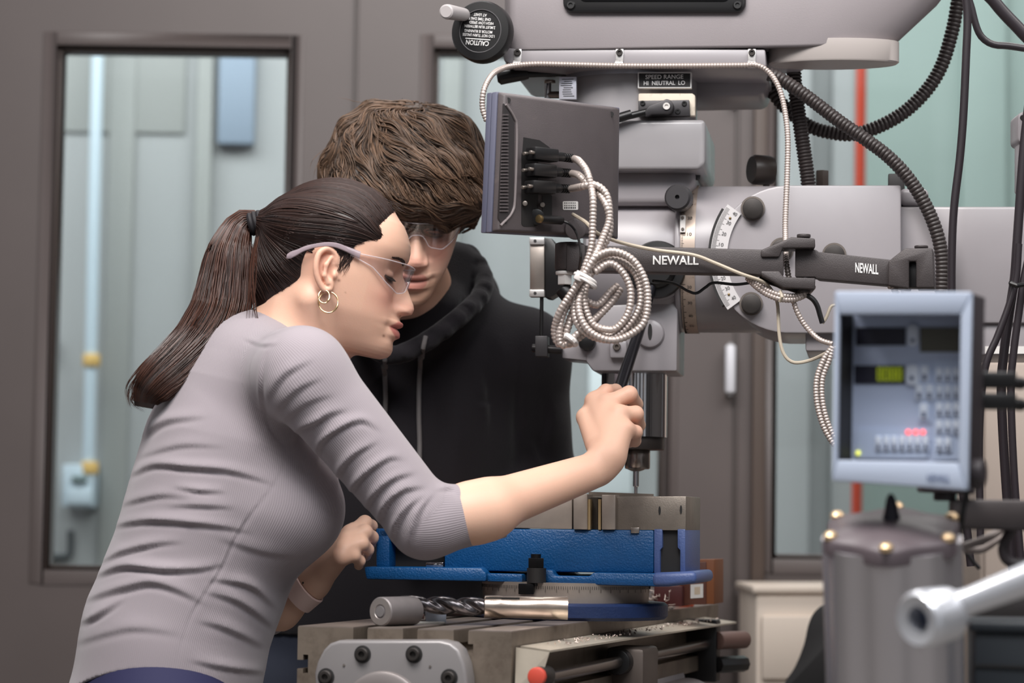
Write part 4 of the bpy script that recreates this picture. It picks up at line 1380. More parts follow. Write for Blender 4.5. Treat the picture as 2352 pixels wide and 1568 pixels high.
# thin cables across the arm
M_beigec = mat('beige_cable', (186, 174, 156), 0.5)
qa = [MB(1316, 492, -.012), P(1345, 510, 2.99), P(1372, 535, 2.98), P(1420, 555, 3.05), P(1500, 573, 3.07), P(1590, 585, 3.07), P(1640, 603, 3.07), P(1700, 628, 3.07), P(1752, 647, 3.08), P(1776, 672, 3.1), P(1786, 700, 3.1), P(1790, 770, 3.1), P(1800, 812, 3.1), P(1822, 832, 3.1), P(1858, 828, 3.1), P(1895, 812, 3.08), P(1925, 795, 3.06)]
thing('beige_cable', G().tube(spline(np.array(qa), 130), .0022, 8), M_beigec, 'thin beige cable draped over the charcoal arm and looping below', 'cable')
qb = [P(1420, 648, 2.99), P(1405, 640, 3.0), P(1395, 655, 3.0)] and [P(1500, 645, 3.1), P(1545, 650, 3.12), P(1580, 668, 3.12), P(1600, 673, 3.12), P(1620, 660, 3.12), P(1640, 649, 3.12), P(1690, 653, 3.12), P(1735, 648, 3.11), P(1770, 650, 3.1)]
thing('black_lead', G().tube(spline(np.array(qb), 60), .0019, 8), M_black, 'thin black lead sagging below the arm lettering', 'cable')
qb = [P(1745, 640, 3.1), P(1790, 655, 3.09), P(1830, 668, 3.09), P(1862, 683, 3.09), P(1876, 700, 3.09), P(1884, 725, 3.09), P(1889, 742, 3.09)]
thing('black_lead', G().tube(spline(np.array(qb), 50), .0032, 8), M_black, 'short black lead with a cut end below the arm joint', 'cable')
qb = [P(1889, 742, 3.1), P(1898, 728, 3.1), P(1908, 705, 3.1), P(1918, 700, 3.1)]
thing('lead_stub', G().tube(spline(np.array(qb), 20), .002, 8), M_beigec, 'short beige lead stub beside the black cut end', 'cable')
# armoured bundle under the arm joint
rb = root('armoured_bundle', 'pair of silver armoured cables bundled under the arm joint', 'cable', P(1780, 690, 3.1))
for dy, dd in ((0, 0), (9, .004)):
    q = [P(1716, 634 + dy * .4, 3.10), P(1740, 652 + dy, 3.09), P(1765, 668 + dy, 3.085), P(1795, 678 + dy, 3.08), P(1825, 680 + dy * .8, 3.085), P(1850, 672 + dy * .5, 3.09), P(1868, 658, 3.12)]
    part('armoured_cable', ribbed(spline(np.array(q), 80), .0036, .0036, .18, 8), M_arm_c, rb, smooth=60)
part('tie_band', G().tube([P(1792, 668, 3.08), P(1796, 682, 3.076), P(1791, 692, 3.08)], .0022, 8), M_beigec, rb)
q = [P(1822, 690, 3.09), P(1832, 718, 3.09), P(1850, 748, 3.09), P(1880, 778, 3.08), P(1912, 790, 3.07)]
thing('armoured_drop', ribbed(spline(np.array(q), 60), .0032, .0036, .18, 8), M_arm_c, 'silver armoured cable falling from the joint to the front display', 'cable', smooth=60)
rb = root('armoured_loop', 'two silver armoured cables looping down beside the front display', 'cable', P(1880, 900, 3.05))
for dx in (0, 13):
    q = [P(1912, 796, 3.05), P(1892 + dx, 825, 3.05), P(1876 + dx, 870, 3.05), P(1876 + dx, 920, 3.05), P(1888 + dx, 970, 3.05), P(1908 + dx, 1010, 3.05), P(1940 + dx, 1050, 3.05)]
    part('armoured_cable', ribbed(spline(np.array(q), 60), .0034, .0036, .18, 8), M_arm_c, rb, smooth=60)
q = [P(2040, 655, 3.08), P(2052, 660, 3.08), P(2062, 690, 3.08), P(2070, 730, 3.08)]
thing('armoured_stub', ribbed(spline(np.array(q), 30), .0042, .0038, .18, 8), M_arm_c, 'short silver armoured cable leaving the arm behind the front display', 'cable', smooth=60)

# ================================================================== black hoses and cables
M_hose = mat('hose_black', (50, 43, 42), 0.45)
M_cable = mat('cable_black', (42, 36, 40), 0.35)


def hose(label, pts, rpx, D, pitch, cat='hose', name='corrugated_hose', depth=.16):
    q = spline(np.array([P(x, y, D + (z[0] if z else 0)) for x, y, *z in pts]), 160)
    r = rpx * D / FPX
    g = ribbed(q, r, pitch, depth, 12) if pitch else G().tube(q, r, 12)
    return thing(name, g, M_hose if pitch else M_cable, label, cat, smooth=50 if pitch else 80)


hose('straight black corrugated hose between housing and ram', [(1823, 150), (1826, 200), (1834, 260), (1844, 330), (1854, 400), (1858, 440)], 17, 3.42, .0046)
hose('black hose crossing down to the right over the ram', [(1765, 170), (1790, 180), (1830, 205), (1875, 238), (1930, 280), (1985, 318), (2035, 355), (2075, 395), (2108, 440), (2135, 490), (2155, 545), (2164, 600), (2163, 665), (2158, 720)], 16, 3.28, .0052, depth=.10)
hose('wide black hose sweeping up to the upper right corner', [(2230, -900), (2212, -400), (2204, -60), (2197, 20), (2185, 80), (2163, 150), (2130, 205), (2080, 255), (2020, 290), (1960, 308), (1905, 304), (1860, 290), (1820, 262), (1785, 225), (1762, 185), (1752, 150)], 16, 3.5, .0058)
hose('slim black cable falling straight in front of the ram', [(2190, -900), (2204, -400), (2216, -50), (2222, 40), (2219, 130), (2213, 260), (2205, 360), (2192, 470), (2187, 560), (2186, 680), (2190, 760), (2200, 1000), (2230, 1300)], 9.5, 3.2, 0, 'cable', 'black_cable')
hose('black cable bending out to the right edge near the top', [(2215, -900), (2216, -300), (2222, -40), (2232, 20), (2246, 70), (2262, 92), (2285, 103), (2320, 106), (2400, 118), (2700, 160), (3000, 190)], 8.5, 3.25, 0, 'cable', 'black_cable')
hose('thick black cable leaving through the upper right corner', [(2100, -900), (2150, -300), (2240, -60), (2285, 5), (2330, 55), (2400, 120), (2600, 260), (2900, 420)], 15, 3.0, 0, 'cable', 'black_cable')
hose('thick black cable hanging at the right edge', [(2366, 220), (2362, 250), (2352, 340), (2345, 430), (2336, 560), (2330, 640), (2318, 720), (2306, 810), (2300, 900), (2310, 1100), (2330, 1350)], 11, 3.1, 0, 'cable', 'black_cable')
hose('black cable splaying left below the tie at right edge', [(2340, 560), (2334, 640), (2318, 700), (2292, 770), (2262, 850), (2250, 1000), (2252, 1250)], 8.5, 3.08, 0, 'cable', 'black_cable')
hose('black cable splaying right below the tie at right edge', [(2370, 560), (2352, 640), (2340, 720), (2328, 810), (2322, 900), (2330, 1100), (2350, 1350)], 9, 3.08, 0, 'cable', 'black_cable')
tq = [P(2322, 650, 3.045), P(2334, 656, 3.04), P(2362, 652, 3.05), P(2362, 652, 3.12), P(2322, 650, 3.12)]
thing('black_tie', G().tube(np.array(tq + tq[:1]), .003, 8), M_black, 'black tie binding the cables at the right edge', 'cable tie')
KP = Plane(P(2345, 300, 3.13), 0)
rb = root('conduit_fitting', 'grey cast conduit fitting at the right edge', 'conduit fitting', KP(2350, 400))
part('fitting_body', slab(KP, rrect(2338, 256, 2400, 330, 14), -.02, .03), M_grey, rb, bevel=.003)
part('fitting_neck', slab(KP, [(2341, 325), (2400, 325), (2400, 440), (2341, 440)], -.012, .02), M_grey, rb, bevel=.003)
part('fitting_hole', dc(2349, 270, 6, -.0212, -.015, 16, pl=KP), M_ink, rb)
# ================================================================== front display, close to the camera
FP = Plane(P(2080, 900, 2.2), R(25))
M_fb = mat('panel_blue_grey', (176, 186, 204), 0.42)
M_fb2 = mat('panel_light_blue', (186, 198, 224), 0.4)
M_fd = mat('case_dark', (52, 46, 50), 0.5)
M_scr = mat('screen_dark', (46, 46, 58), 0.2)
fd = root('front_readout', 'blue-grey readout panel with keypad and small displays close to the camera', 'display', FP(2080, 1125, .03))


def fs(o, a, b):
    return slab(FP, o, a, b)


OUT = [(1917, 668), (2232, 670), (2222, 1126), (1910, 1104)]
INN = [(1927, 722), (2206, 722), (2200, 1062), (1922, 1056)]
# frame: four sides
part('frame_side', fs([OUT[0], OUT[1], INN[1], INN[0]], 0, .006), M_fb, fd, bevel=.002)
part('frame_side', fs([OUT[1], OUT[2], INN[2], INN[1]], 0, .006), M_fb, fd, bevel=.002)
part('frame_side', fs([OUT[2], OUT[3], INN[3], INN[2]], 0, .006), M_fb, fd, bevel=.002)
part('frame_side', fs([OUT[3], OUT[0], INN[0], INN[3]], 0, .006), M_fb, fd, bevel=.001)
part('inner_wall', fs([(1917, 715), (1927, 715), (1922, 1060), (1912, 1060)], .005, .056), M_ink, fd)
face = part('panel_face', fs([(1960, 712), (2246, 712), (2242, 1072), (1956, 1066)], .046, .052), M_fb2, fd)
part('back_case', fs([(1921, 671), (2230, 672), (2221, 1123), (1914, 1104)], .0545, .060), M_fd, fd, bevel=.004)
part('case_side', fs([(2218, 672), (2230, 672), (2221, 1123), (2209, 1122)], .006, .0545), M_fd, fd, bevel=.001)
part('case_top', fs([(1921, 670), (2218, 672), (2218, 680), (1921, 678)], .006, .0545), M_fd, fd)
part('case_floor', fs([(1914, 1096), (2210, 1114), (2210, 1122), (1914, 1104)], .006, .0545), M_fd, fd)
part('side_knob', G().rcyl(FP(2224, 1085, .028), FP(2224, 1085, .028) + FP.ex * .014, .012, .002, 20), M_fd, fd)
FO = .0456


def fq(name, x0, y0, x1, y1, m, h=.001, bev=0, parent=None):
    return part(name, fs([(x0, y0), (x1, y0), (x1, y1), (x0, y1)], FO - h, FO + .002), m, parent or face, bevel=bev)


fq('display_window', 1966, 752, 2080, 793, M_scr)
sc = FP.scale(2020, 770, FO)
fq('display_window', 2113, 752, 2203, 808, mat('screen_olive', (92, 90, 80), .25))
s2 = fq('display_window', 1962, 839, 2078, 881, M_scr)
M_dig = mat('digit_green', (120, 130, 20), .4, emit=(150, 165, 30), estr=.35)
SEG = {'a': (0, 1, 1, 1), 'b': (1, 1, 1, .5), 'c': (1, .5, 1, 0), 'd': (0, 0, 1, 0), 'e': (0, .5, 0, 0), 'f': (0, 1, 0, .5), 'g': (0, .5, 1, .5)}
g = G()
for k in range(4):                       # a seven-segment figure in each place
    for s in 'abcdefg' if k != 1 else 'abcdef':
        x0, y0, x1, y1 = SEG[s]
        bx_, by_, W_, H_ = 2016 + k * 15, 873, 9, 28
        p0, p1 = FP(bx_ + x0 * W_, by_ - y0 * H_, FO - .0013), FP(bx_ + x1 * W_, by_ - y1 * H_, FO - .0013)
        g.cyl(p0, p1, .0009, n=6)
part('digit_segment', g, M_dig, s2, kind='stuff')
M_key = mat('key_white', (222, 230, 244), .4)
M_keyp = mat('key_field', (188, 202, 228), .45)
M_keyt = mat('key_print', (70, 84, 120), .5)


def key(px, py, w, h, print_=True, r=4, name='key'):
    k_ = part(name, fs(rrect(px - w / 2, py - h / 2, px + w / 2, py + h / 2, r, 3), FO - .0026, FO), M_key, face, bevel=.0006)
    if print_:
        part('key_legend', fs([(px - w * .22, py + h * .05), (px + w * .25, py + h * .05), (px + w * .25, py + h * .38), (px - w * .22, py + h * .38)], FO - .0029, FO - .0024), M_keyt, k_)
    return k_


key(2096, 770, 25, 50, False, 10, 'axis_key')
key(2095, 861, 30, 48, False, 12, 'axis_key')
for px, py in ((2096, 782), (2094, 868)):
    part('axis_legend', fs(circ(px, py, 5, 16), FO - .003, FO - .0024), M_keyt, face)
part('key_field', fs(rrect(2144, 826, 2204, 1056, 8), FO - .0008, FO + .001), M_keyp, face)
part('key_field', fs(rrect(2108, 830, 2140, 972, 6), FO - .0008, FO + .001), M_keyp, face)
part('key_field', fs(rrect(1966, 985, 2132, 1052, 6), FO - .0008, FO + .001), M_keyp, face)
for j in range(5):
    for i in range(3 if j < 4 else 2):
        key(2157 + i * 19, 861 + j * 40, 15, 34)
for px, py in ((2123, 858), (2111, 900), (2134, 900), (2121, 944)):
    key(px, py, 18, 36)
for i in range(7):
    key(2017 + i * 18, 1018, 14, 34)
M_led = mat('led_red', (255, 90, 90), .3, emit=(255, 96, 96), estr=1.6)
for px in (2086, 2103.5, 2120):
    part('red_lamp', G().ell(FP(px, 992, FO - .001), (.0022,) * 3, nu=14, nv=8), M_led, face)
part('yellow_lamp', G().ell(FP(1971, 1040, FO - .001), (.0022,) * 3, nu=14, nv=8), mat('led_yellow', (230, 230, 90), .3, emit=(230, 235, 100), estr=1.0), face)
link('panel_lettering', text_mesh('panel_lettering', 'NEWALL', 1, FP(2156, 1098, -.0004), FP.ex, (0, 0, 1), mat('badge_ink', (104, 116, 146), .5), .02, W=52 * sc, H=18 * sc), fd, kind='stuff')

# plugs on the far side of the front display
for k, (py, lb) in enumerate(((873, 'upper black plug behind the front panel'), (922, 'lower black plug behind the front panel'))):
    r_ = root('side_plug', lb, 'plug', P(2290, py + 20, 2.245))
    part('plug_shell', G().box(P(2286, py, 2.245), (.034, .02, .014)), M_black, r_, bevel=.002)
    part('plug_neck', G().rcyl(P(2314, py + 4, 2.25), P(2348, py + 8, 2.26), .0055, .001, 14), M_black, r_)
    part('plug_lead', G().tube(spline([P(2345, py + 8, 2.26), P(2380, py + 14, 2.29), P(2460, py + 80, 2.36), P(2520, py + 300, 2.45)], 14), .004, 8), M_black, r_)

# arm carrying the front display
R2 = Plane(P(2260, 1180, 2.42), R(5))
fa = root('panel_boom', 'dark flat arm holding the front panel above the canister', 'display arm', R2(2260, 1220))
part('arm_bar', slab(R2, [(2185, 1146), (2480, 1150), (2480, 1222), (2215, 1215), (2185, 1180)], -.012, .02), M_arm, fa, bevel=.003)
part('arm_pivot', vc(2170, 1118, 1150, 26, 0, 24, .002, pl=R2), M_fd, fa)
part('arm_plate', slab(R2, [(2118, 1112), (2240, 1118), (2240, 1134), (2118, 1128)], -.02, .05), M_fd, fa, bevel=.002)
hq = [P(2222, 1120, 2.3), P(2214, 1160, 2.3), P(2208, 1200, 2.3), P(2206, 1240, 2.32)]
thing('black_lead', G().tube(spline(np.array(hq), 20), .0028, 8), M_black, 'thin black lead hanging below the front panel', 'cable')
hq = [P(2210, 1256, 2.45), P(2235, 1248, 2.45), P(2270, 1235, 2.45), P(2310, 1208, 2.46), P(2332, 1188, 2.46), P(2380, 1150, 2.46)]
thing('grey_lead', G().tube(spline(np.array(hq), 40), .0038, 8), mat('grey_lead', (152, 140, 136), .5), 'pale grey lead curving up beside the canister', 'cable')
hq = [P(2215, 1262, 2.47), P(2255, 1262, 2.47), P(2290, 1240, 2.47), P(2318, 1216, 2.48), P(2345, 1190, 2.48)]
thing('grey_lead', G().tube(spline(np.array(hq), 40), .0034, 8), mat('grey_lead'), 'lower pale grey lead curving up beside the canister', 'cable')
hq = [P(2330, 1205, 2.43), P(2312, 1235, 2.43), P(2304, 1262, 2.43), P(2312, 1285, 2.43), P(2335, 1293, 2.43), P(2390, 1292, 2.43)]
thing('black_lead', G().tube(spline(np.array(hq), 40), .005, 10), mat('lead_dark', (70, 62, 64), .4), 'dark looped lead in front of the beige cabinet', 'cable')
hq = [P(2200, 1240, 2.6), P(2228, 1280, 2.6), P(2250, 1306, 2.6)]
thing('black_lead', G().tube(spline(np.array(hq), 20), .002, 8), M_black, 'thin dark lead bowed between canister and cabinet', 'cable')

# ================================================================== metal canister with a bolted dark lid
top = P(2048, 1215, 2.25)
axis = np.array([0.07, 0.30, -0.95])
axis /= np.linalg.norm(axis)
cr = 160 * 2.25 / FPX
M_can = mat('canister_aluminium', (206, 202, 206), 0.26, 0.75)
can = root('metal_canister', 'tall ribbed metal canister with a dark bolted lid in the foreground', 'canister', top + axis * .25)
ca = np.cross(axis, np.array([0, 0, 1.0]))
ca /= np.linalg.norm(ca)
cb = np.cross(ca, axis)
if cb[1] > 0:
    ca, cb = -ca, -cb
NV = 96
V, F = [], []
hs = [0, .004, .26]
for h in hs:
    for i in range(NV):
        q = 2 * math.pi * i / NV
        fl = .5 + .5 * math.cos(8 * q)
        r = cr * (.93 + .07 * min(1, fl * 1.6))
        V.append(top + axis * (h + .008) + (ca * math.cos(q) + cb * math.sin(q)) * r)
for j in range(len(hs) - 1):
    F += [(j * NV + i, j * NV + (i + 1) % NV, (j + 1) * NV + (i + 1) % NV, (j + 1) * NV + i) for i in range(NV)]
F += [tuple(range(NV)), tuple(range((len(hs) - 1) * NV, len(hs) * NV))]
part('can_body', G().add(V, F), M_can, can, smooth=50)
V, F = [], []
for h, s in ((.014, 1.0), (.002, 1.0), (-.001, .96), (-.007, .6), (-.010, .25), (-.0105, .01)):
    for i in range(NV):
        q = 2 * math.pi * i / NV
        r = cr * (.97 + .065 * math.cos(6 * (q - math.pi / 2))) * s
        V.append(top + axis * h + (ca * math.cos(q) + cb * math.sin(q)) * r)
for j in range(5):
    F += [(j * NV + i, j * NV + (i + 1) % NV, (j + 1) * NV + (i + 1) % NV, (j + 1) * NV + i) for i in range(NV)]
F += [tuple(range(NV)), tuple(range(5 * NV, 6 * NV))]
lid = part('lid', G().add(V, F), mat('lid_dark', (96, 86, 90), 0.45), can, smooth=40, label='dark scalloped lid')
for k in range(6):
    q = 2 * math.pi * k / 6 + math.pi / 2
    c = top + (ca * math.cos(q) + cb * math.sin(q)) * cr * .95 + axis * .0
    part('lid_bolt', G().lathe(c, -axis, [(0, .0062), (.004, .006), (.0062, .0035), (.0063, 1e-4)], 14), mat('bolt_brass', (220, 190, 150), .3, .6), lid, label='bright bolt head')
part('lid_handle', G().lathe(top, -axis, [(.008, .0085), (.016, .0065), (.028, .0042), (.032, .002)], 20), mat('handle_navy', (34, 32, 46), .4), lid, label='dark pointed knob')

# ================================================================== bright lever with a ring end
lv = root('clamp_lever', 'bright steel lever with a ring end in the lower right foreground', 'lever', P(2130, 1490, 2.0))
rcn = P(2116, 1422, 2.0)
rax = np.array([.75, .62, .12])
rax /= np.linalg.norm(rax)
r0 = 68 * 2.0 / FPX
M_lev = mat('lever_bright', (226, 228, 234), 0.22, 0.55)
g = G()
prof = [(-.004, r0 * .55), (-.006, r0 * .85), (-.002, r0 * .98), (.004, r0), (.030, r0 * .93), (.034, r0 * .7), (.034, r0 * .45), (-.004, r0 * .45)]
pr2 = prof + prof[:1]
gg_ = G().lathe(rcn, rax, pr2, 40)
gg_.f = gg_.f[:-2]
part('ring_eye', gg_, M_lev, lv, smooth=40)
part('eye_core', G().lathe(rcn + rax * .012, rax, [(0, r0 * .45), (.01, r0 * .45)], 24), mat('navy_core', (44, 62, 100), .4), lv)
p1, p2 = P(2150, 1410, 2.02), P(2430, 1302, 1.98)
part('lever_rod', G().lathe(p1, p2 - p1, [(0, .011), (.012, .011), (.014, .0125), (.03, .0105), (np.linalg.norm(p2 - p1), .0135)], 28), M_lev, lv)

# dark gear in the bottom right corner
DP = Plane(P(2290, 1500, 2.3), R(8))
bb = root('coolant_box', 'dark blue-black box in the bottom right corner', 'box', DP(2300, 1700))
M_bb = mat('box_slate', (34, 40, 46), .5)
part('box_body', slab(DP, [(2236, 1446), (2500, 1452), (2500, 1800), (2236, 1800)], 0, .14), M_bb, bb, bevel=.004)
part('box_lid', slab(DP, [(2228, 1428), (2500, 1432), (2500, 1456), (2228, 1450)], -.006, .15), M_bb, bb, bevel=.003)
part('box_groove', slab(DP, [(2238, 1524), (2500, 1534), (2500, 1540), (2238, 1530)], -.003, .01), M_ink, bb)
tr = root('chip_tray', 'curved grey-black tray behind the bright lever', 'tray', P(2280, 1440, 2.7))
g = G().prism([P(x, y, 2.62) for x, y in ((2170, 1420), (2230, 1388), (2300, 1366), (2480, 1340), (2480, 1420), (2300, 1430))], (0, .2, 0))
part('tray_body', g, mat('tray_black', (40, 37, 37), .4), tr, bevel=.004)
# black rounded cover close to the camera, left of the canister
q = [(1786, 1600), (1800, 1570), (1826, 1530), (1846, 1480), (1856, 1436), (1868, 1408), (1886, 1390), (1930, 1384), (1930, 1600)]
NP_ = Plane(P(1860, 1480, 2.55), R(10))
rbk = root('black_cover', 'black rounded cover standing left of the metal canister', 'cover', NP_(1870, 1600))
part('cover_shell', slab(NP_, spline(np.array([(a, b) for a, b in q[:-2]]), 40).tolist() + [(1990, 1384), (1990, 1600)], 0, .12), mat('cover_black', (16, 14, 15), .6), rbk, bevel=.006)

# ================================================================== loose things on the table
def ontbl(px, py):
    return onz(px, py, ZT + .0012)


M_round = mat('turned_steel', (176, 168, 164), 0.36, 0.7, noise=.05, nscale=90)
c0 = ontbl(873, 1438)
rad = 34 * c0[1] / FPX * .985
c0 = c0 + (0, 0, rad)
ax_ = np.array([.60, .80, 0])
st = root('round_bar', 'short turned steel bar with a centre plug lying on the table', 'steel bar', c0 - (0, 0, rad))
part('bar_body', G().lathe(c0, ax_, [(0, rad * .93), (.0012, rad), (.058, rad), (.059, rad * .96)], 48), mat('bar_side', (126, 120, 120), .5, .4, noise=.06, nscale=90), st)
part('bar_face', G().lathe(c0, -ax_, [(-.001, rad * .93), (.0003, rad * .92), (.0006, rad * .5), (-.0005, rad * .45), (-.0005, rad * .38), (.0004, 1e-4)], 40), M_round, st)
part('centre_plug', G().lathe(c0, -ax_, [(-.0005, rad * .37), (.001, rad * .36), (.0012, 1e-4)], 28), mat('plug_grey', (128, 124, 124), .5, .3), st)

# drill with its taper sleeve
d0, d1, d2 = P(898, 1386, 3.02), P(1112, 1393, 3.02), P(1304, 1396, 3.02)
zz = ZT + .0012
dr = root('twist_drill', 'dark twist drill held in a bright taper sleeve on the table', 'drill', (d1[0], d1[1], zz))
ee = d1 - d0
L_ = np.linalg.norm(ee)
ee = ee / L_
rr_ = 21 * 3.02 / FPX
aa = np.array([0, 0, 1.0]) - ee * ee[2]
aa /= np.linalg.norm(aa)
bb_ = np.cross(ee, aa)
NS, NA = 130, 40
V, F = [], []
for k in range(NS):
    t = k / (NS - 1)
    tw = t * 2 * math.pi * 1.55 + 1.0
    s = min(1, .15 + t * 9)
    for i in range(NA):
        q = 2 * math.pi * i / NA
        u = math.cos(2 * (q - tw))
        r = rr_ * (1.0 - .55 * max(0, -u) ** .8 - (.05 if -.1 < u < .75 else 0)) * s
        V.append(d0 + ee * L_ * t + (aa * math.cos(q) + bb_ * math.sin(q)) * r)
for j in range(NS - 1):
    F += [(j * NA + i, j * NA + (i + 1) % NA, (j + 1) * NA + (i + 1) % NA, (j + 1) * NA + i) for i in range(NA)]
F += [tuple(range(NA))[::-1], tuple((NS - 1) * NA + i for i in range(NA))]
part('drill_flutes', G().add(V, F), mat('drill_dark', (104, 100, 102), .26, .85), dr, smooth=45)
sv = d2 - d1
g = G().lathe(d1, sv, [(0, .0122), (.001, .0134), (np.linalg.norm(sv) * .2, .0134), (np.linalg.norm(sv) * .21, .0128), (np.linalg.norm(sv) * .7, .0132), (np.linalg.norm(sv) * .71, .0136), (np.linalg.norm(sv), .0138)], 44)
part('taper_sleeve', g, mat('sleeve_steel', (190, 176, 164), .26, .9, noise=.05, nscale=120), dr)
e2 = sv / np.linalg.norm(sv)
g = G().box(d1 + sv * .22 + np.array([0, -.0075, .0108]), (.04, .0035, .0016), ex=e2)
part('sleeve_slot', g, M_ink, dr)

# clear block on a thin strip
cb0 = ontbl(1000, 1431)
acr = bpy.data.materials.new('clear_plastic')
acr.use_nodes = True
b_ = acr.node_tree.nodes['Principled BSDF']
b_.inputs['Base Color'].default_value = (.72, .78, .92, 1)
b_.inputs['Roughness'].default_value = .18
b_.inputs['Transmission Weight'].default_value = .25
b_.inputs['IOR'].default_value = 1.3
sce = cb0[1] / FPX
o = thing('clear_block', G().box(cb0 + np.array([0, .006, 15 * sce]), (46 * sce, .012, 26 * sce), ex=(.985, .17, 0)), acr, 'small clear plastic block on a thin strip beside the drill', 'block', bevel=.0006)
q0 = ontbl(968, 1432)
thing('thin_strip', G().box(q0 + np.array([0, .008, .0012]), (104 * sce, .014, .0024), ex=(.985, .17, 0)), mat('strip_pale', (226, 222, 214), .3, .4), 'thin pale strip lying under the clear block', 'strip', bevel=.0004)
q0 = ontbl(962, 1424)
thing('insert_chip', G().box(q0 + np.array([0, .02, .004]), (.011, .006, .006), ex=(.98, .2, 0)), mat('insert_maroon', (96, 70, 68), .35, .4), 'small dark red insert beside the round bar', 'tool insert', bevel=.0006)

# brown box and orange bottle behind the vise
XP = Plane(P(1600, 1360, 3.62), R(14))
M_brown = mat('box_brown', (128, 74, 40), .55, noise=.06, nscale=20)
bx_ = root('brown_box', 'small brown box with a pale label behind the right end of the vise', 'box', XP(1590, 1388))
zdrop = XP(1590, 1388)[2] - ZT
part('box_front', slab(XP, [(1565, 1292), (1622, 1290), (1622, 1388), (1565, 1388)], 0, .08), mat('box_brown_dark', (92, 52, 40), .55), bx_, bevel=.001)
part('box_body', slab(XP, [(1560, 1286), (1640, 1284), (1640, 1387), (1560, 1387)], .003, .085), M_brown, bx_, bevel=.001)
part('box_label', slab(XP, [(1586, 1342), (1615, 1340), (1615, 1372), (1586, 1374)], -.001, .001), M_lbl, bx_)
part('box_label_print', slab(XP, [(1595, 1348), (1608, 1347), (1608, 1364), (1595, 1365)], -.0014, .0), mat('label_beige', (200, 182, 160), .6), bx_)
mb = thing('maroon_box', slab(XP, [(1502, 1346), (1566, 1346), (1566, 1392), (1502, 1392)], -.02, .06), mat('maroon_card', (72, 20, 20), .6), 'dark maroon box between the vise and the brown box', 'box', bevel=.001)
M_or = mat('orange_plastic', (240, 104, 62), .4)
OPl = Plane(P(1583, 1240, 3.8), 0)
ob = root('orange_bottle', 'orange squeeze bottle standing behind the fixed vise jaw', 'bottle', OPl(1574, 1400))
cbt = OPl(1572, 1400)
so = OPl.scale(1572, 1240)
cbt[2] = ZT + .001
hb_ = OPl(1572, 1240)[2] - cbt[2]
part('bottle_body', G().lathe(cbt, (0, 0, 1), [(0, 20 * so), (.004, 23 * so), (hb_ - 12 * so, 23 * so), (hb_, 12 * so)], 28), M_or, ob)
part('bottle_cap', G().lathe(cbt + (0, 0, hb_), (0, 0, 1), [(0, 18 * so), (30 * so, 18 * so), (31 * so, 16 * so)], 24), M_or, ob)
part('bottle_nozzle', G().lathe(cbt + (0, 0, hb_ + 30 * so), (0, 0, 1), [(0, 18 * so), (3 * so, 18 * so), (12 * so, 8 * so), (28 * so, 3 * so)], 20), M_or, ob)

# swarf lying along the guard plate and table edge
g = G()
for k in range(260):
    t = rng.uniform(.1, 1.0)
    wh = rng.random()
    if wh < .65:
        p = tp(rng.uniform(.006, .04), t, -.0165)
    else:
        p = tp(rng.uniform(-.05, -.004), rng.uniform(.45, 1.1), .0022)
    s = rng.uniform(.0006, .0018)
    d = rng.normal(size=3)
    d /= np.linalg.norm(d)
    d2_ = np.cross(d, rng.normal(size=3))
    d2_ /= np.linalg.norm(d2_)
    g.box(p + np.array([0, 0, s * .4]), (s * 2.2, s * .6, s), ex=d, ez=d2_)
o = link('swarf', g.mesh('swarf', mat('swarf_metal', (196, 180, 170), .4, .6)), None, 'metal chips scattered along the table edge and guard plate', 'stuff', tp(0, .5, 0))
o['category'] = 'metal chips'
g = G()
for k in range(70):
    a_ = rng.uniform(0, 6.28)
    b0 = tp(-.012, .80, .004) + rng.normal(size=3) * .008
    b0[2] = ZT + rng.uniform(.002, .022)
    q = b0 + np.cumsum(rng.normal(size=(5, 3)) * .004, axis=0)
    q[:, 2] = np.maximum(q[:, 2], ZT + .002)
    g.tube(q, .0005, 4)
o = link('swarf_curl', g.mesh('swarf_curl', mat('swarf_metal')), None, 'tangle of curled metal shavings beside the vise base', 'stuff', tp(-.012, .8, 0))
o['category'] = 'metal shavings'
# ================================================================== heads
def interp(tab):
    t = np.array(sorted(tab), float)
    return lambda w: np.interp(w, t[:, 0], t[:, 1])


def smooth_tab(tab, n=400, k=5):
    t = np.array(sorted(tab), float)
    ww = np.linspace(t[0, 0], t[-1, 0], n)
    y = np.interp(ww, t[:, 0], t[:, 1])
    ker = np.exp(-np.linspace(-2, 2, 2 * k + 1) ** 2)
    ker /= ker.sum()
    y2 = np.convolve(np.pad(y, k, mode='edge'), ker, 'valid')
    return lambda w: np.interp(w, ww, y2)


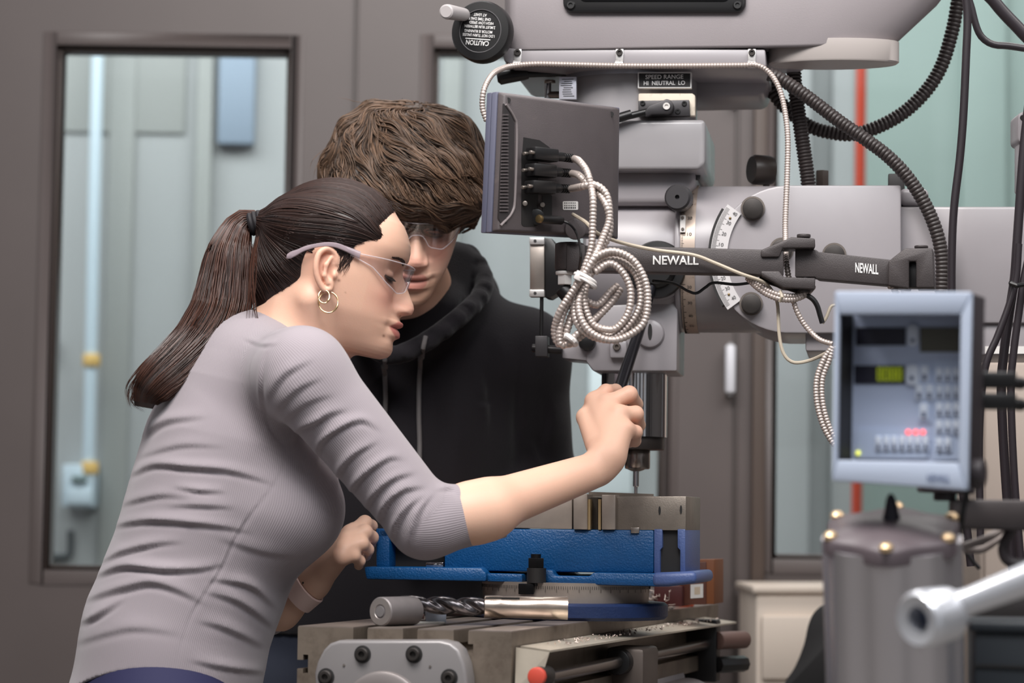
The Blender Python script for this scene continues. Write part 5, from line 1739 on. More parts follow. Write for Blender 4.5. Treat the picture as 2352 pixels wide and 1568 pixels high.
class Head:
    """A head as a radius table round its upright axis: u forward, v to its left, w up, in units of s metres."""
    def __init__(self, origin, fwd, up, s, male=False, prof=None):
        self.o, self.s = np.asarray(origin, float), s
        f = np.asarray(fwd, float)
        f /= np.linalg.norm(f)
        up = np.asarray(up, float)
        up = up - f * (up @ f)
        up /= np.linalg.norm(up)
        self.M = np.stack([f, np.cross(up, f), up])
        self.male = male
        F = smooth_tab(prof, 800, 3)
        f0 = smooth_tab([(-200, 120), (-180, 158), (-160, 166), (-140, 165), (-110, 164), (-85, 160), (-60, 152), (-25, 147), (0, 144), (25, 147), (45, 158), (58, 163), (81, 160), (105, 148), (123, 135.5), (144, 108), (160, 82), (172, 56), (181, 20), (186, 0)], 400, 22)
        jw = 0.98 if male else 1.0
        b = smooth_tab([(-200, 40), (-185, 62 * jw), (-170, 78 * jw), (-140, 97 * jw), (-100, 116 * jw), (-60, 126), (-20, 134), (20, 138), (60, 141), (100, 134), (130, 116), (155, 86), (172, 54), (182, 20), (186, 0)], 400, 24)
        bk = smooth_tab([(-200, 60), (-160, 70), (-110, 88), (-60, 122), (-20, 148), (20, 166), (60, 172), (95, 165), (125, 146), (150, 112), (168, 74), (180, 30), (186, 0)], 400, 24)
        wn = smooth_tab([(-200, 60), (-150, 46), (-132, 42), (-120, 46), (-100, 45), (-88, 39), (-80, 34), (-74, 32), (-66, 30), (-55, 24), (-40, 19), (-10, 14), (15, 14), (40, 30), (60, 60)], 400, 4)
        self.nw, self.nt = 520, 720
        w = np.linspace(-196, 186, self.nw)
        th = np.linspace(-math.pi, math.pi, self.nt + 1)
        W, T = np.meshgrid(w, th, indexing='ij')
        c, sn = np.cos(T), np.sin(T)
        n = 2.45
        a = np.where(c > 0, f0(W), bk(W))
        nn = np.where(c > 0, n, 2.05)
        Rr = (np.abs(c / np.maximum(a, 1)) ** nn + np.abs(sn / np.maximum(b(W), 1)) ** nn) ** (-1 / nn)
        front = np.clip(c, 0, 1)
        v = Rr * sn
        av = np.abs(v)
        g = lambda x, m, sd: np.exp(-((x - m) / sd) ** 2)
        fm = (c > 0)
        # eye sockets, lids, cheeks
        D = np.zeros_like(Rr)
        D -= 11 * g(av, 58, 26) * g(W, 8, 17) * fm
        D -= 5 * g(av, 26, 12) * g(W, 6, 16) * fm
        D += 12 * g(av, 60, 19) * g(W, 4, 11) * fm                      # closed lids over the eyeballs
        D -= 2.2 * g(av, 60, 17) * g(W, 13 + .006 * (av - 60) ** 2 * 0, 2.6) * fm  # crease above the lid
        D -= 1.8 * g(av, 60, 19) * g(W, -7, 3) * fm
        D += 5 * g(av, 70, 30) * g(W, -45, 26) * fm                     # cheekbone
        D += (4 if male else 2.5) * g(av, 50, 34) * g(W, 42, 10) * fm   # brow
        D -= 4 * g(av, 52, 10) * g(W, -112, 16) * fm                    # corners of the mouth
        D += 3.5 * g(av, 38, 16) * g(W, -150, 16) * fm
        # midline profile: nose, lips, chin
        wid = wn(W)
        D += (F(W) - f0(W)) * np.exp(-(np.abs(v) / wid) ** 2.4) * fm
        # wings of the nose and nostrils
        D += 7 * g(av, 25, 8) * g(W, -66, 10) * fm
        D -= 3.5 * g(av, 37, 6) * g(W, -64, 13) * fm
        D -= 9 * g(av, 12, 6) * g(W, -78, 4) * fm
        # lips: cupid's bow, parting line
        D -= 3.0 * np.exp(-(av / 42) ** 4) * g(W, -112, 2.2) * fm
        D -= 2.5 * g(av, 0, 5) * g(W, -89, 6) * fm
        # temple hollow and jaw edge
        D -= 3 * g(np.abs(T), R(70), R(14)) * g(W, 45, 30)
        self.tab = Rr + D
        self.w0, self.dw = w[0], w[1] - w[0]
        self.dt = th[1] - th[0]

    def local(self, p):
        return ((np.asarray(p) - self.o) @ self.M.T) / self.s

    def world(self, q):
        return self.o + (np.asarray(q, float) * self.s) @ self.M

    def lookup(self, T, W):
        i = np.clip((W - self.w0) / self.dw, 0, self.nw - 1.001)
        j = np.clip((T + math.pi) / self.dt, 0, self.nt - .001)
        i0, j0 = i.astype(int), j.astype(int)
        fi, fj = i - i0, j - j0
        t = self.tab
        return (t[i0, j0] * (1 - fi) * (1 - fj) + t[i0 + 1, j0] * fi * (1 - fj) + t[i0, j0 + 1] * (1 - fi) * fj + t[i0 + 1, j0 + 1] * fi * fj)

    def field(self, p):
        q = self.local(p)
        rho = np.hypot(q[:, 0], q[:, 1])
        T = np.arctan2(q[:, 1], q[:, 0])
        d = (rho - self.lookup(T, q[:, 2])) * .9
        d = np.maximum(d, (-188 - q[:, 2]))
        top = q[:, 2] - 181
        k0 = np.sqrt((q[:, 0] / 165) ** 2 + (q[:, 1] / 141) ** 2 + ((q[:, 2] - 40) / 146) ** 2)
        up_ = (k0 - 1) * 140
        d = np.where(q[:, 2] > 120, np.where(q[:, 2] > 150, up_, d + (up_ - d) * np.clip((q[:, 2] - 120) / 30, 0, 1)), d)
        return d * self.s

    def side_v(self, u, w, side):
        """distance out to the skin at (u, w) on one side, in head units"""
        lo, hi = np.zeros(len(u)), np.full(len(u), 190.0)
        for _ in range(18):
            mid = (lo + hi) / 2
            ins = self.field(self.world(np.stack([u, mid * side, w], -1))) < 0
            lo, hi = np.where(ins, mid, lo), np.where(ins, hi, mid)
        return lo


PROF = [(-196, 110), (-190, 120), (-186.7, 151), (-180.6, 165), (-172, 171), (-162.5, 173), (-150.7, 171), (-143, 169.5), (-138, 171.5), (-130, 182.6), (-121, 181), (-112, 174), (-104, 183.6), (-97, 184), (-93.8, 176), (-86, 173), (-81, 176.7), (-77, 185), (-71.4, 198), (-60, 200.5), (-50, 197), (-35, 187), (-20, 177), (-5, 168), (10, 158), (22, 155), (36, 159), (50, 163), (66, 163), (81, 160), (105, 148), (123, 135.5), (144, 108), (160, 82), (172, 56), (181, 20), (186, 0)]


def skin_mat(name, c):
    m = mat(name, c, 0.48, sss=.10, bump=.12, bscale=900, spec=.4)
    nt = m.node_tree
    a = nt.nodes.new('ShaderNodeAttribute')
    a.attribute_name = 'tint'
    nt.links.new(a.outputs['Color'], nt.nodes['Principled BSDF'].inputs['Base Color'])
    return m


def hair_mat(name, c0, c1, rough=.38):
    m = bpy.data.materials.new(name)
    m.use_nodes = True
    nt = m.node_tree
    b_ = nt.nodes['Principled BSDF']
    a = nt.nodes.new('ShaderNodeAttribute')
    a.attribute_name = 'shade'
    mx = nt.nodes.new('ShaderNodeMix')
    mx.data_type = 'RGBA'
    mx.inputs['A'].default_value = (*lin(c0), 1)
    mx.inputs['B'].default_value = (*lin(c1), 1)
    nt.links.new(a.outputs['Fac'], mx.inputs['Factor'])
    nt.links.new(mx.outputs['Result'], b_.inputs['Base Color'])
    b_.inputs['Roughness'].default_value = rough
    b_.inputs['Specular IOR Level'].default_value = .45
    return m


def hair_mesh(name, paths, rad, m, n=3):
    me = strands(name, paths, rad, m, n)
    sh = np.concatenate([np.full(len(q) * n, rng.random()) for q in paths])
    a = me.attributes.new('shade', 'FLOAT', 'POINT')
    a.data.foreach_set('value', sh.astype(np.float32))
    return me


def march(fn, starts, flow, steps, step, lift):
    """locks that creep over the surface fn = 0 along a flow; lift is the height above it along the lock"""
    p = starts.copy()
    out = []
    prev = None
    for k in range(steps):
        n_ = grad(fn, p)
        d0 = fn(p)
        p = p - n_ * (d0 - lift[:, k])[:, None]
        out.append(p.copy())
        d = flow(p, k)
        d = d - n_ * (d * n_).sum(1)[:, None]
        d /= np.linalg.norm(d, axis=1)[:, None] + 1e-9
        if prev is not None:
            d = .55 * d + .45 * prev
            d /= np.linalg.norm(d, axis=1)[:, None] + 1e-9
        prev = d
        p = p + d * (step[:, None] if np.ndim(step) else step)
    return np.stack(out, 1)


def poly_sd(q, poly):
    """signed distance in 2D, positive inside"""
    poly = np.asarray(poly, float)
    d = np.full(len(q), 1e9)
    ins = np.zeros(len(q), bool)
    for i in range(len(poly)):
        a, b = poly[i], poly[(i + 1) % len(poly)]
        e = b - a
        t = np.clip(((q - a) @ e) / (e @ e), 0, 1)
        d = np.minimum(d, np.linalg.norm(q - a - t[:, None] * e, axis=1))
        cr = ((a[1] <= q[:, 1]) != (b[1] <= q[:, 1])) & (q[:, 0] < a[0] + (q[:, 1] - a[1]) / (b[1] - a[1] + 1e-12) * e[0])
        ins ^= cr
    return np.where(ins, d, -d)


def folds(V, N, lines, facing=.15):
    """push real creases into cloth: each line is (pixels of its course, height in mm, half width in pixels)"""
    px = proj(V)
    view = V - CAM
    view /= np.linalg.norm(view, axis=1)[:, None]
    wt = np.clip(-(N * view).sum(1) * 2.2 + facing, 0, 1)
    out = np.zeros(len(V))
    for pts, amp, hw_ in lines:
        c = spline(np.array(pts, float), 110)
        m = np.where((px[:, 0] > c[:, 0].min() - 5 * hw_) & (px[:, 0] < c[:, 0].max() + 5 * hw_) & (px[:, 1] > c[:, 1].min() - 5 * hw_) & (px[:, 1] < c[:, 1].max() + 5 * hw_))[0]
        if not len(m):
            continue
        q = px[m]
        dd = np.linalg.norm(q[:, None, :] - c[None], axis=2)
        k = dd.argmin(1)
        T = np.gradient(c, axis=0)
        T /= np.linalg.norm(T, axis=1)[:, None]
        rel = q - c[k]
        sd = rel[:, 0] * -T[k, 1] + rel[:, 1] * T[k, 0]
        along = k / (len(c) - 1)
        end = np.clip(np.minimum(along, 1 - along) * 2.4 + .05, 0, 1)
        beyond = np.abs((rel * T[k]).sum(1))
        end = end * np.exp(-(beyond / (hw_ * 1.5)) ** 2)
        out[m] += amp * .001 * end * (np.exp(-(sd / np.where(sd < 0, 2.1 * hw_, .75 * hw_)) ** 2) - .45 * np.exp(-((sd - 1.5 * hw_) / (.8 * hw_)) ** 2))
    return V + N * (out * wt)[:, None]


def sdf_mesh_data(fn, lo, hi, h, refine=2):
    V, F = surfnet(fn, lo, hi, h)
    for _ in range(refine):
        n_ = grad(fn, V)
        V = V - n_ * np.clip(fn(V), -h, h)[:, None] * .8
    return V, F


def bounds(pts, pad):
    p = np.asarray(pts)
    return p.min(0) - pad, p.max(0) + pad


def smooth_cloth_noise(p, sc, amp):
    return amp * (np.sin(p[:, 0] * sc + 1.3 * np.sin(p[:, 2] * sc * .7)) * np.sin(p[:, 1] * sc * 1.1 + .7) * np.sin(p[:, 2] * sc * .9 + 2))
# ================================================================== the woman
DWm = 3.10
TAU = R(12)
HW = Head(P(770, 610, DWm), (math.cos(TAU), 0, -math.sin(TAU)), (math.sin(TAU), 0, math.cos(TAU)), DWm / FPX, False, PROF)


def hw2(px, py):
    """pixel in the woman's midplane to head units (u, w)"""
    q = HW.local(P(px, py, DWm))
    return q[..., 0], q[..., 2]


def hear(px, py, v):
    """point on the camera side of her head at sideways distance v (head units)"""
    D = DWm - v * HW.s
    return P(px, py, D)


# ---- body as one implicit surface: head, ear, neck, trunk, arms, hands
ear_chain = [(772, 604, 134), (771, 585, 137), (754, 571, 144), (734, 580, 152), (726, 604, 155), (727, 630, 152), (735, 652, 146), (745, 666, 140), (755, 664, 136)]
ear_pts = list(spline(np.array([hear(*q) for q in ear_chain]), 26))
anti = [hear(*q) for q in [(760, 592, 140), (749, 608, 146), (745, 632, 146), (752, 650, 140)]]
s_ = HW.s
SH, EL, WR = P(694, 858, 2.95), P(978, 1198, 2.975), P(1386, 1066, 3.10)
NK0, NK1 = P(706, 690, DWm), P(664, 850, DWm + .01)
SH2, EL2, WR2 = P(640, 850, 3.27), P(560, 1330, 3.34), P(700, 1350, 3.27)


def hand_field(p, wrist, wr, palms, fingers, thumb, k=.010):
    d = None
    for K, r0, r1 in palms:
        e = sd_cap(p, wrist, K, r0, r1)
        d = e if d is None else smin(d, e, k)
    for ch in fingers + [thumb]:
        f_ = None
        for (a, ra), (b, rb) in zip(ch[:-1], ch[1:]):
            e = sd_cap(p, a, b, ra, rb)
            f_ = e if f_ is None else smin(f_, e, .003)
        d = smin(d, f_, .005)
    return d


K = [P(1366, 922, 3.158), P(1396, 928, 3.146), P(1422, 952, 3.126), P(1436, 986, 3.112)]
WH = P(1398, 1046, 3.102)
near_palms = [(K[0], .017, .0125), (K[1], .018, .013), (K[2], .018, .0125), (K[3], .017, .011)]
near_fingers = [
    [(K[0], .0105), (P(1392, 899, 3.166), .0092), (P(1414, 897, 3.19), .0082), (P(1416, 912, 3.205), .0072)],
    [(K[1], .0112), (P(1445, 905, 3.150), .0102), (P(1460, 928, 3.180), .0088), (P(1446, 944, 3.198), .0076)],
    [(K[2], .0108), (P(1460, 950, 3.136), .0096), (P(1466, 976, 3.166), .0086), (P(1450, 988, 3.184), .0074)],
    [(K[3], .0095), (P(1460, 992, 3.124), .0082), (P(1458, 1012, 3.148), .0074), (P(1444, 1016, 3.162), .0066)]]
near_thumb = [(P(1372, 1020, 3.115), .0150), (P(1346, 958, 3.150), .0118), (P(1366, 928, 3.188), .0100), (P(1392, 915, 3.208), .0082)]
K2 = [P(806, 1226, 3.25), P(800, 1243, 3.235), P(792, 1262, 3.225), P(782, 1280, 3.22)]
WH2 = P(716, 1336, 3.265)
far_palms = [(K2[0], .0175, .0125), (K2[1], .0175, .0125), (K2[2], .0175, .012), (K2[3], .016, .011)]
far_fingers = [
    [(K2[0], .0105), (P(838, 1200, 3.262), .0092), (P(852, 1208, 3.28), .0082), (P(850, 1222, 3.29), .007)],
    [(K2[1], .0108), (P(838, 1222, 3.245), .0096), (P(854, 1234, 3.262), .0084), (P(850, 1250, 3.275), .0072)],
    [(K2[2], .0104), (P(830, 1248, 3.232), .0092), (P(844, 1262, 3.248), .008), (P(840, 1276, 3.26), .007)],
    [(K2[3], .0092), (P(812, 1276, 3.225), .008), (P(826, 1288, 3.238), .007), (P(824, 1298, 3.248), .006)]]
far_thumb = [(P(742, 1296, 3.29), .013), (P(780, 1240, 3.305), .0105), (P(812, 1216, 3.31), .009), (P(832, 1206, 3.31), .0075)]


def ear_field(p):
    d = sd_ell(p, hear(748, 616, 132), (23 * s_, 9 * s_, 42 * s_))
    d = smin(d, sd_ell(p, hear(752, 655, 132), (14 * s_, 7 * s_, 18 * s_)), .004)
    cc = hear(757, 622, 146)
    d = smax(d, -sd_ell(p, cc, (15 * s_, 15 * s_, 20 * s_)), .003)
    for a, b in zip(ear_pts[:-1], ear_pts[1:]):
        d = smin(d, sd_cap(p, a, b, 5.6 * s_, 5.6 * s_), .0022)
    for a, b in zip(anti[:-1], anti[1:]):
        d = smin(d, sd_cap(p, a, b, 4.6 * s_, 4.6 * s_), .003)
    d = smin(d, sd_ell(p, hear(768, 632, 134), (6 * s_, 8 * s_, 9 * s_)), .003)
    return d


ear_m = np.array([1, 1, 1])


def neck_field(p):
    return smin(sd_cap(p, NK0, NK1, .052, .060), sd_cap(p, P(735, 720, DWm), P(690, 850, DWm + .01), .040, .052), .03)


def w_head(p):
    d = HW.field(p)
    d = smin(d, neck_field(p), .014)
    # throat muscle from behind the ear to the pit of the neck
    d = smin(d, sd_cap(p, P(712, 690, DWm - .058), P(735, 845, DWm - .02), .012, .010), .02)
    near = np.abs(p - hear(748, 616, 140)).max(1) < .06
    if near.any():
        d[near] = smin(d[near], ear_field(p[near]), .003)
    return d


def w_trunk(p):
    d = sd_ell(p, P(585, 905, DWm), (.060, .115, .085))
    for sgn, S in ((-1, SH), (1, SH2)):
        d = smin(d, sd_cap(p, P(606, 880, DWm), S, .050, .040), .03)
    d = smin(d, sd_ecap(p, P(560, 930, DWm), P(400, 1480, DWm), .085, .09, (0, 1, 0), 1.25), .03)
    d = smin(d, sd_cap(p, NK0, P(620, 900, DWm), .045, .05), .02)
    return d


def w_arm_near(p):
    d = sd_cap(p, SH, EL, .043, .033)
    d = smin(d, sd_cap(p, EL, P(1120, 1172, 3.0), .034, .0335), .02)
    d = smin(d, sd_ecap(p, P(1090, 1176, 2.995), P(1370, 1078, 3.095), .0325, .0215, (-.25, .95, 0), .88), .02)
    h_ = hand_field(p, WH, .02, near_palms, near_fingers, near_thumb)
    return smin(d, h_, .016)


def w_arm_far(p):
    d = sd_cap(p, SH2, EL2, .042, .034)
    d = smin(d, sd_cap(p, EL2, P(640, 1395, 3.28), .036, .027), .02)
    d = smin(d, sd_cap(p, P(640, 1395, 3.28), WH2, .027, .0205), .015)
    h_ = hand_field(p, WH2, .02, far_palms, far_fingers, far_thumb)
    return smin(d, h_, .014)


def w_all(p):
    return smin(smin(w_head(p), w_trunk(p), .02), smin(w_arm_near(p), w_arm_far(p), .005), .01)


VV, FF, k0 = [], [], 0
for fn, lo, hi, h in (
        (lambda p: smin(w_head(p), w_trunk(p), .02), *bounds([P(570, 395, 3.10), P(960, 870, 3.10), P(700, 600, 2.98), P(700, 600, 3.22)], .012), .0014),
        (w_arm_near, *bounds([P(1060, 1230, 2.95), P(1480, 880, 3.05), P(1470, 1100, 3.22)], .012), .0015),
        (w_arm_far, *bounds([P(620, 1430, 3.24), P(900, 1180, 3.18), P(900, 1180, 3.34)], .012), .0016),
        (lambda p: smin(w_trunk(p), smin(w_arm_near(p), w_arm_far(p), .01), .02), *bounds([P(340, 1500, 3.10), P(1080, 880, 2.9), P(700, 880, 3.36), P(600, 1400, 3.42)], .01), .006)):
    V, F = sdf_mesh_data(fn, lo, hi, h, 1)
    if h > .004:                       # the covered trunk lies just under the finely modelled skin
        V = V - grad(fn, V) * .002
    VV.append(V)
    FF.append(F + k0)
    k0 += len(V)
V, F = np.concatenate(VV), np.concatenate(FF)


def skin_tint(V, H, base, lip, blush, stubble=None, lipw=1.0):
    base, lip, blush = (np.array(lin(c)) for c in (base, lip, blush))
    T = np.tile(base, (len(V), 1))
    q = H.local(V)
    nearh = (np.abs(q) < 230).all(1)
    av = np.abs(q[:, 1])
    fr = (q[:, 0] > 90) & nearh
    def blend(wgt, c):
        T[:] = T + (c - T) * np.clip(wgt, 0, 1)[:, None]
    bl = np.exp(-((av - 72) / 34) ** 2 - ((q[:, 2] + 52) / 34) ** 2) * fr
    blend(bl * .55, blush)
    blend(np.exp(-(av / 30) ** 2 - ((q[:, 2] + 62) / 16) ** 2) * fr * .45, blush)
    if stubble is not None:
        st_ = np.clip((-95 - q[:, 2]) / 30, 0, 1) * np.clip((q[:, 2] + 230) / 40, 0, 1) * nearh
        blend(st_ * .5, np.array(lin(stubble)))
    half = 46 * lipw * np.sqrt(np.clip(1 - ((q[:, 2] + 113) / 24) ** 2, 0, 1))
    up_ = np.where(q[:, 2] > -112, 1.0, 1.0)
    lw = np.clip((half - av) / 5 + .5, 0, 1) * np.clip((q[:, 2] + 137) / 4, 0, 1) * np.clip((-93 - q[:, 2]) / 4, 0, 1) * fr
    blend(lw * .85, lip)
    blend(np.exp(-((q[:, 2] + 112) / 1.8) ** 2) * (av < 44) * fr * .7, lip * .45)
    blend(np.clip(1.3 - ((av - 58) / 20) ** 2 - ((q[:, 2] + 10) / 7) ** 2, 0, 1) * fr * .9, np.array(lin((70, 48, 44))))
    # lash line of the lowered lids
    blend(np.exp(-((q[:, 2] + 5 - .004 * (av - 60) ** 2) / 2.6) ** 2) * (np.abs(av - 60) < 25) * fr * .95, np.array(lin((60, 40, 36))))
    return T, blend, q


T, blend, q = skin_tint(V, HW, (226, 182, 158), (178, 96, 92), (214, 142, 128))
pxs = proj(V)
ed = np.exp(-((q[:, 1] + 145) / 26) ** 2 - ((q[:, 0] + 22) / 40) ** 2 - (q[:, 2] / 65) ** 2)
blend(ed * .3, np.array(lin((224, 150, 128))))
for mu, mw, r_m in ((884, 775, 3.0), (787, 656, 3.4), (801, 682, 1.5)):
    u_, w_ = hw2(mu, mw)
    blend(np.exp(-(((q[:, 0] - u_) ** 2 + (q[:, 2] - w_) ** 2) / r_m ** 2)) * (q[:, 1] < -20) * .8, np.array(lin((110, 66, 52))))
# knuckles are pinker
for kk in K + [c[1][0] for c in near_fingers] + K2:
    blend(np.exp(-(np.linalg.norm(V - kk, axis=1) / .009) ** 2) * .35, np.array(lin((214, 138, 120))))
woman = root('person', 'woman with a dark ponytail and grey ribbed top leaning in to pull the feed lever', 'person', (P(380, 1600, DWm)[0], DWm, 0))
M_skinw = skin_mat('skin_light', (226, 182, 158))
link('body', np_mesh('body', V, F, M_skinw, T), woman)

# ---- hair: a close cap that thins out at the hairline, gathered to the tie
hl = [(906, 490), (893, 512), (876, 532), (884, 552), (880, 563), (854, 566), (828, 576), (806, 592), (790, 606), (782, 622), (776, 600), (765, 572), (745, 560), (726, 574), (712, 594), (702, 618), (690, 655), (668, 682), (640, 690), (614, 700), (560, 680), (520, 480), (600, 360), (800, 340), (900, 420)]
hl_uw = np.array([hw2(a, b) for a, b in hl])
TIE = P(604, 510, DWm)


def w_hair(p):
    d = HW.field(p)
    d = smin(d, sd_cap(p, P(668, 640, DWm), P(660, 700, DWm), .050, .040), .02)
    qq = HW.local(p)
    ins = poly_sd(qq[:, [0, 2]], hl_uw)
    t = np.clip(ins * .24, -5, 13 - 6 * np.clip((-qq[:, 2]) / 80, 0, 1))
    d = d - t * HW.s
    d = smin(d, np.where(ins > 0, sd_cap(p, TIE + np.array([.022, 0, -.004]), TIE, .020, .011), 1.0), .016)
    return d


lo, hi = bounds([P(585, 390, 3.10), P(930, 720, 3.10), P(700, 600, 2.99), P(700, 600, 3.21)], .012)
V, F = sdf_mesh_data(w_hair, lo, hi, .0022, 1)
qq = HW.local(V)
keep = poly_sd(qq[:, [0, 2]], hl_uw) > -16
F = F[keep[F].all(1)]
M_hw = hair_mat('hair_dark_brown', (30, 20, 18), (58, 38, 32), .42)
cap_me = np_mesh('hair', V, F, M_hw, attr={'shade': np.full(len(V), .25)})
w_hair_o = link('hair', cap_me, woman, label='dark brown hair pulled back into a ponytail')
# combed locks from the hairline to the tie
vi = np.unique(F)
vi = vi[poly_sd(qq[vi][:, [0, 2]], hl_uw) > 1]
sel = vi[rng.integers(0, len(vi), 2600)]
st0 = V[sel]
edge = np.where(keep & (np.abs(poly_sd(qq[:, [0, 2]], hl_uw) - 3) < 5) & (qq[:, 2] > -60))[0]
st0 = np.concatenate([st0, V[edge[rng.integers(0, len(edge), 1100)]]])
lockn = len(st0)


def flow_w(p, k):
    d = TIE - p
    L0 = np.linalg.norm(d, axis=1)[:, None]
    qq_ = HW.local(p)
    d = d / L0
    arch = np.clip(qq_[:, 0] / 150, 0, 1) * np.clip((qq_[:, 2] + 20) / 120, 0, 1) * .55
    return d + np.outer(arch, HW.M[2])


paths = march(w_hair, st0, flow_w, 16, np.clip(np.linalg.norm(TIE - st0, axis=1) / 15 * .95, .002, .011), np.tile(np.linspace(.0003, .0010, 16), (lockn, 1)) + rng.uniform(0, .0008, (lockn, 1)))
link('combed_locks', hair_mesh('combed_locks', list(paths), rng.uniform(.0004, .0009, lockn), M_hw), w_hair_o, kind='stuff')
# wisps at the temple and nape
wis = []
for (ax, ay), (bx2, by2), v0 in (((842, 452), (838, 480), 60), ((838, 462), (849, 448), 62), ((575, 700), (590, 745), 20), ((585, 690), (578, 742), 30), ((880, 455), (922, 470), 30), ((900, 470), (926, 490), 20)):
    for _ in range(4):
        a_, b_ = np.array([ax, ay]) + rng.normal(size=2) * 4, np.array([bx2, by2]) + rng.normal(size=2) * 5
        mid = (a_ + b_) / 2 + rng.normal(size=2) * 7
        wis.append(spline(np.array([hear(*a_, v0), hear(*mid, v0 + 4), hear(*b_, v0)]), 9))
for _ in range(34):
    x0, y0_ = 812 + rng.normal() * 7, 584 + rng.normal() * 4
    ln = rng.uniform(25, 62)
    cx2 = np.array([[x0, y0_], [x0 - 6 + rng.normal() * 3, y0_ + ln * .35], [x0 - 14 + rng.normal() * 4, y0_ + ln * .7], [x0 - 24 + rng.normal() * 6, y0_ + ln]])
    pts = []
    for a_, b_ in spline(cx2, 9):
        u_, w_ = hw2(a_, b_)
        pts.append(HW.world((u_, -(HW.side_v(np.array([u_]), np.array([w_]), -1)[0] + 1.2), w_)))
    wis.append(np.array(pts))
link('wisps', hair_mesh('wisps', wis, .0005, M_hw), w_hair_o, kind='stuff')

# ponytail: a bundle round a drooping centre line
pc = spline(np.array([P(x, y, d) for x, y, d in ((600, 508, 3.10), (572, 503, 3.10), (548, 520, 3.10), (528, 570, 3.09), (518, 640, 3.085), (505, 710, 3.075), (470, 770, 3.05), (420, 822, 3.03), (370, 868, 3.015), (338, 905, 3.01), (330, 935, 3.01))]), 60)
pr_ = np.interp(np.linspace(0, 1, 60), [0, .05, .12, .25, .4, .55, .7, .82, .92, 1], np.array([14, 24, 36, 55, 66, 66, 58, 54, 46, 26]) * DWm / FPX)
locks = []
Tn = np.gradient(pc, axis=0)
Tn /= np.linalg.norm(Tn, axis=1)[:, None]
sidev = np.tile(np.array([0, 1.0, 0]), (60, 1))
outv = np.cross(Tn, sidev)
outv /= np.linalg.norm(outv, axis=1)[:, None]
for k in range(1500):
    a_ = rng.uniform(0, 2 * math.pi)
    rr2 = math.sqrt(rng.uniform(.25, 1.0))
    ph, wv = rng.uniform(0, 6.28), rng.uniform(.0, .05)
    tt = np.linspace(0, 1, 60)
    aa_ = a_ + .5 * np.sin(tt * 3 + ph) * .3
    rad_ = pr_ * (rr2 + wv * np.sin(tt * 9 + ph))
    e = int(rng.uniform(44, 60)) if rng.random() < .45 else 60
    L_ = pc + outv * (np.cos(aa_) * rad_)[:, None] + sidev * (np.sin(aa_) * rad_ * .72)[:, None]
    locks.append(L_[:e:2] if e % 2 else L_[:e:2])
for (pts) in ([(470, 700), (420, 780), (350, 822), (300, 875), (290, 905), (300, 935)], [(460, 740), (400, 800), (330, 850), (297, 890), (296, 930)], [(470, 780), (380, 850), (318, 890), (300, 920), (330, 945)], [(590, 545), (578, 620), (584, 700), (592, 745)], [(586, 560), (580, 650), (572, 735)]):
    for _ in range(7):
        jj = rng.normal(size=2) * 3
        locks.append(spline(np.array([P(x + jj[0] + rng.normal() * 1.5, y + jj[1] + rng.normal() * 1.5, 3.03) for x, y in pts]), 26))
# solid core so that no light shows through the middle
core = G()
cv = []
for k in range(60):
    for i in range(16):
        q_ = 2 * math.pi * i / 16
        cv.append(pc[k] + outv[k] * math.cos(q_) * pr_[k] * .80 + sidev[k] * math.sin(q_) * pr_[k] * .60)
core.add(cv, [(j * 16 + i, j * 16 + (i + 1) % 16, (j + 1) * 16 + (i + 1) % 16, (j + 1) * 16 + i) for j in range(59) for i in range(16)] + [tuple(range(16)), tuple(range(59 * 16, 60 * 16))])
link('ponytail_core', core.mesh('ponytail_core', mat('hair_core', (34, 23, 20), .5)), w_hair_o)
M_pt = hair_mat('hair_ponytail', (40, 25, 20), (84, 52, 40), .36)
link('ponytail', hair_mesh('ponytail', locks, rng.uniform(.0005, .0012, len(locks)), M_pt), w_hair_o, kind='stuff')
tq = []
tdir = np.array([-.93, 0, -.25])
tdir /= np.linalg.norm(tdir)
te = np.cross(tdir, [0, 1, 0])
for k in range(3):
    g = G()
    ring = [P(598 - k * 3, 510, DWm) + (te * math.cos(q_) * 22 + np.array([0, 1, 0]) * math.sin(q_) * 20) * s_ + tdir * k * .004 for q_ in np.linspace(0, 2 * math.pi, 33)]
    tq.append(ring)
g = G()
for ring in tq:
    g.tube(ring, .0038, 8, cap=False)
link('hair_tie', g.mesh('hair_tie', mat('tie_black', (24, 20, 24), .7)), w_hair_o)

# ---- brow and lashes
br_ = []
for k in range(70):
    t = k / 69
    for side in (-1, 1):
        u0, w0 = 152 - 26 * t ** 1.3, 33 + 7 * math.sin(math.pi * t * .75)
        v0 = 22 + 62 * t
        for jj in (-1, 0, 1, 2):
            v1, w1 = v0 + rng.uniform(3, 8), w0 + jj * 2.0 * (1 - t * .6) + rng.uniform(0, 2.5)
            r1 = HW.lookup(np.array([math.atan2(v0, u0)]), np.array([w0]))[0]
            a_ = math.atan2(v0, u0)
            pts = []
            for f_ in (0, .5, 1):
                vv, ww = v0 + (v1 - v0) * f_ * 1.3, w0 + jj * 1.6 * (1 - t * .6) + (w1 - w0 - jj * 1.6 * (1 - t * .6)) * f_
                an = math.atan2(vv, u0)
                r2 = HW.lookup(np.array([an]), np.array([ww]))[0] + 1.4
                pts.append(HW.world((r2 * math.cos(an), side * r2 * math.sin(an), ww)))
            br_.append(spline(np.array(pts), 5))
link('eyebrows', hair_mesh('eyebrows', br_, .0006, M_hw), woman)
la = []
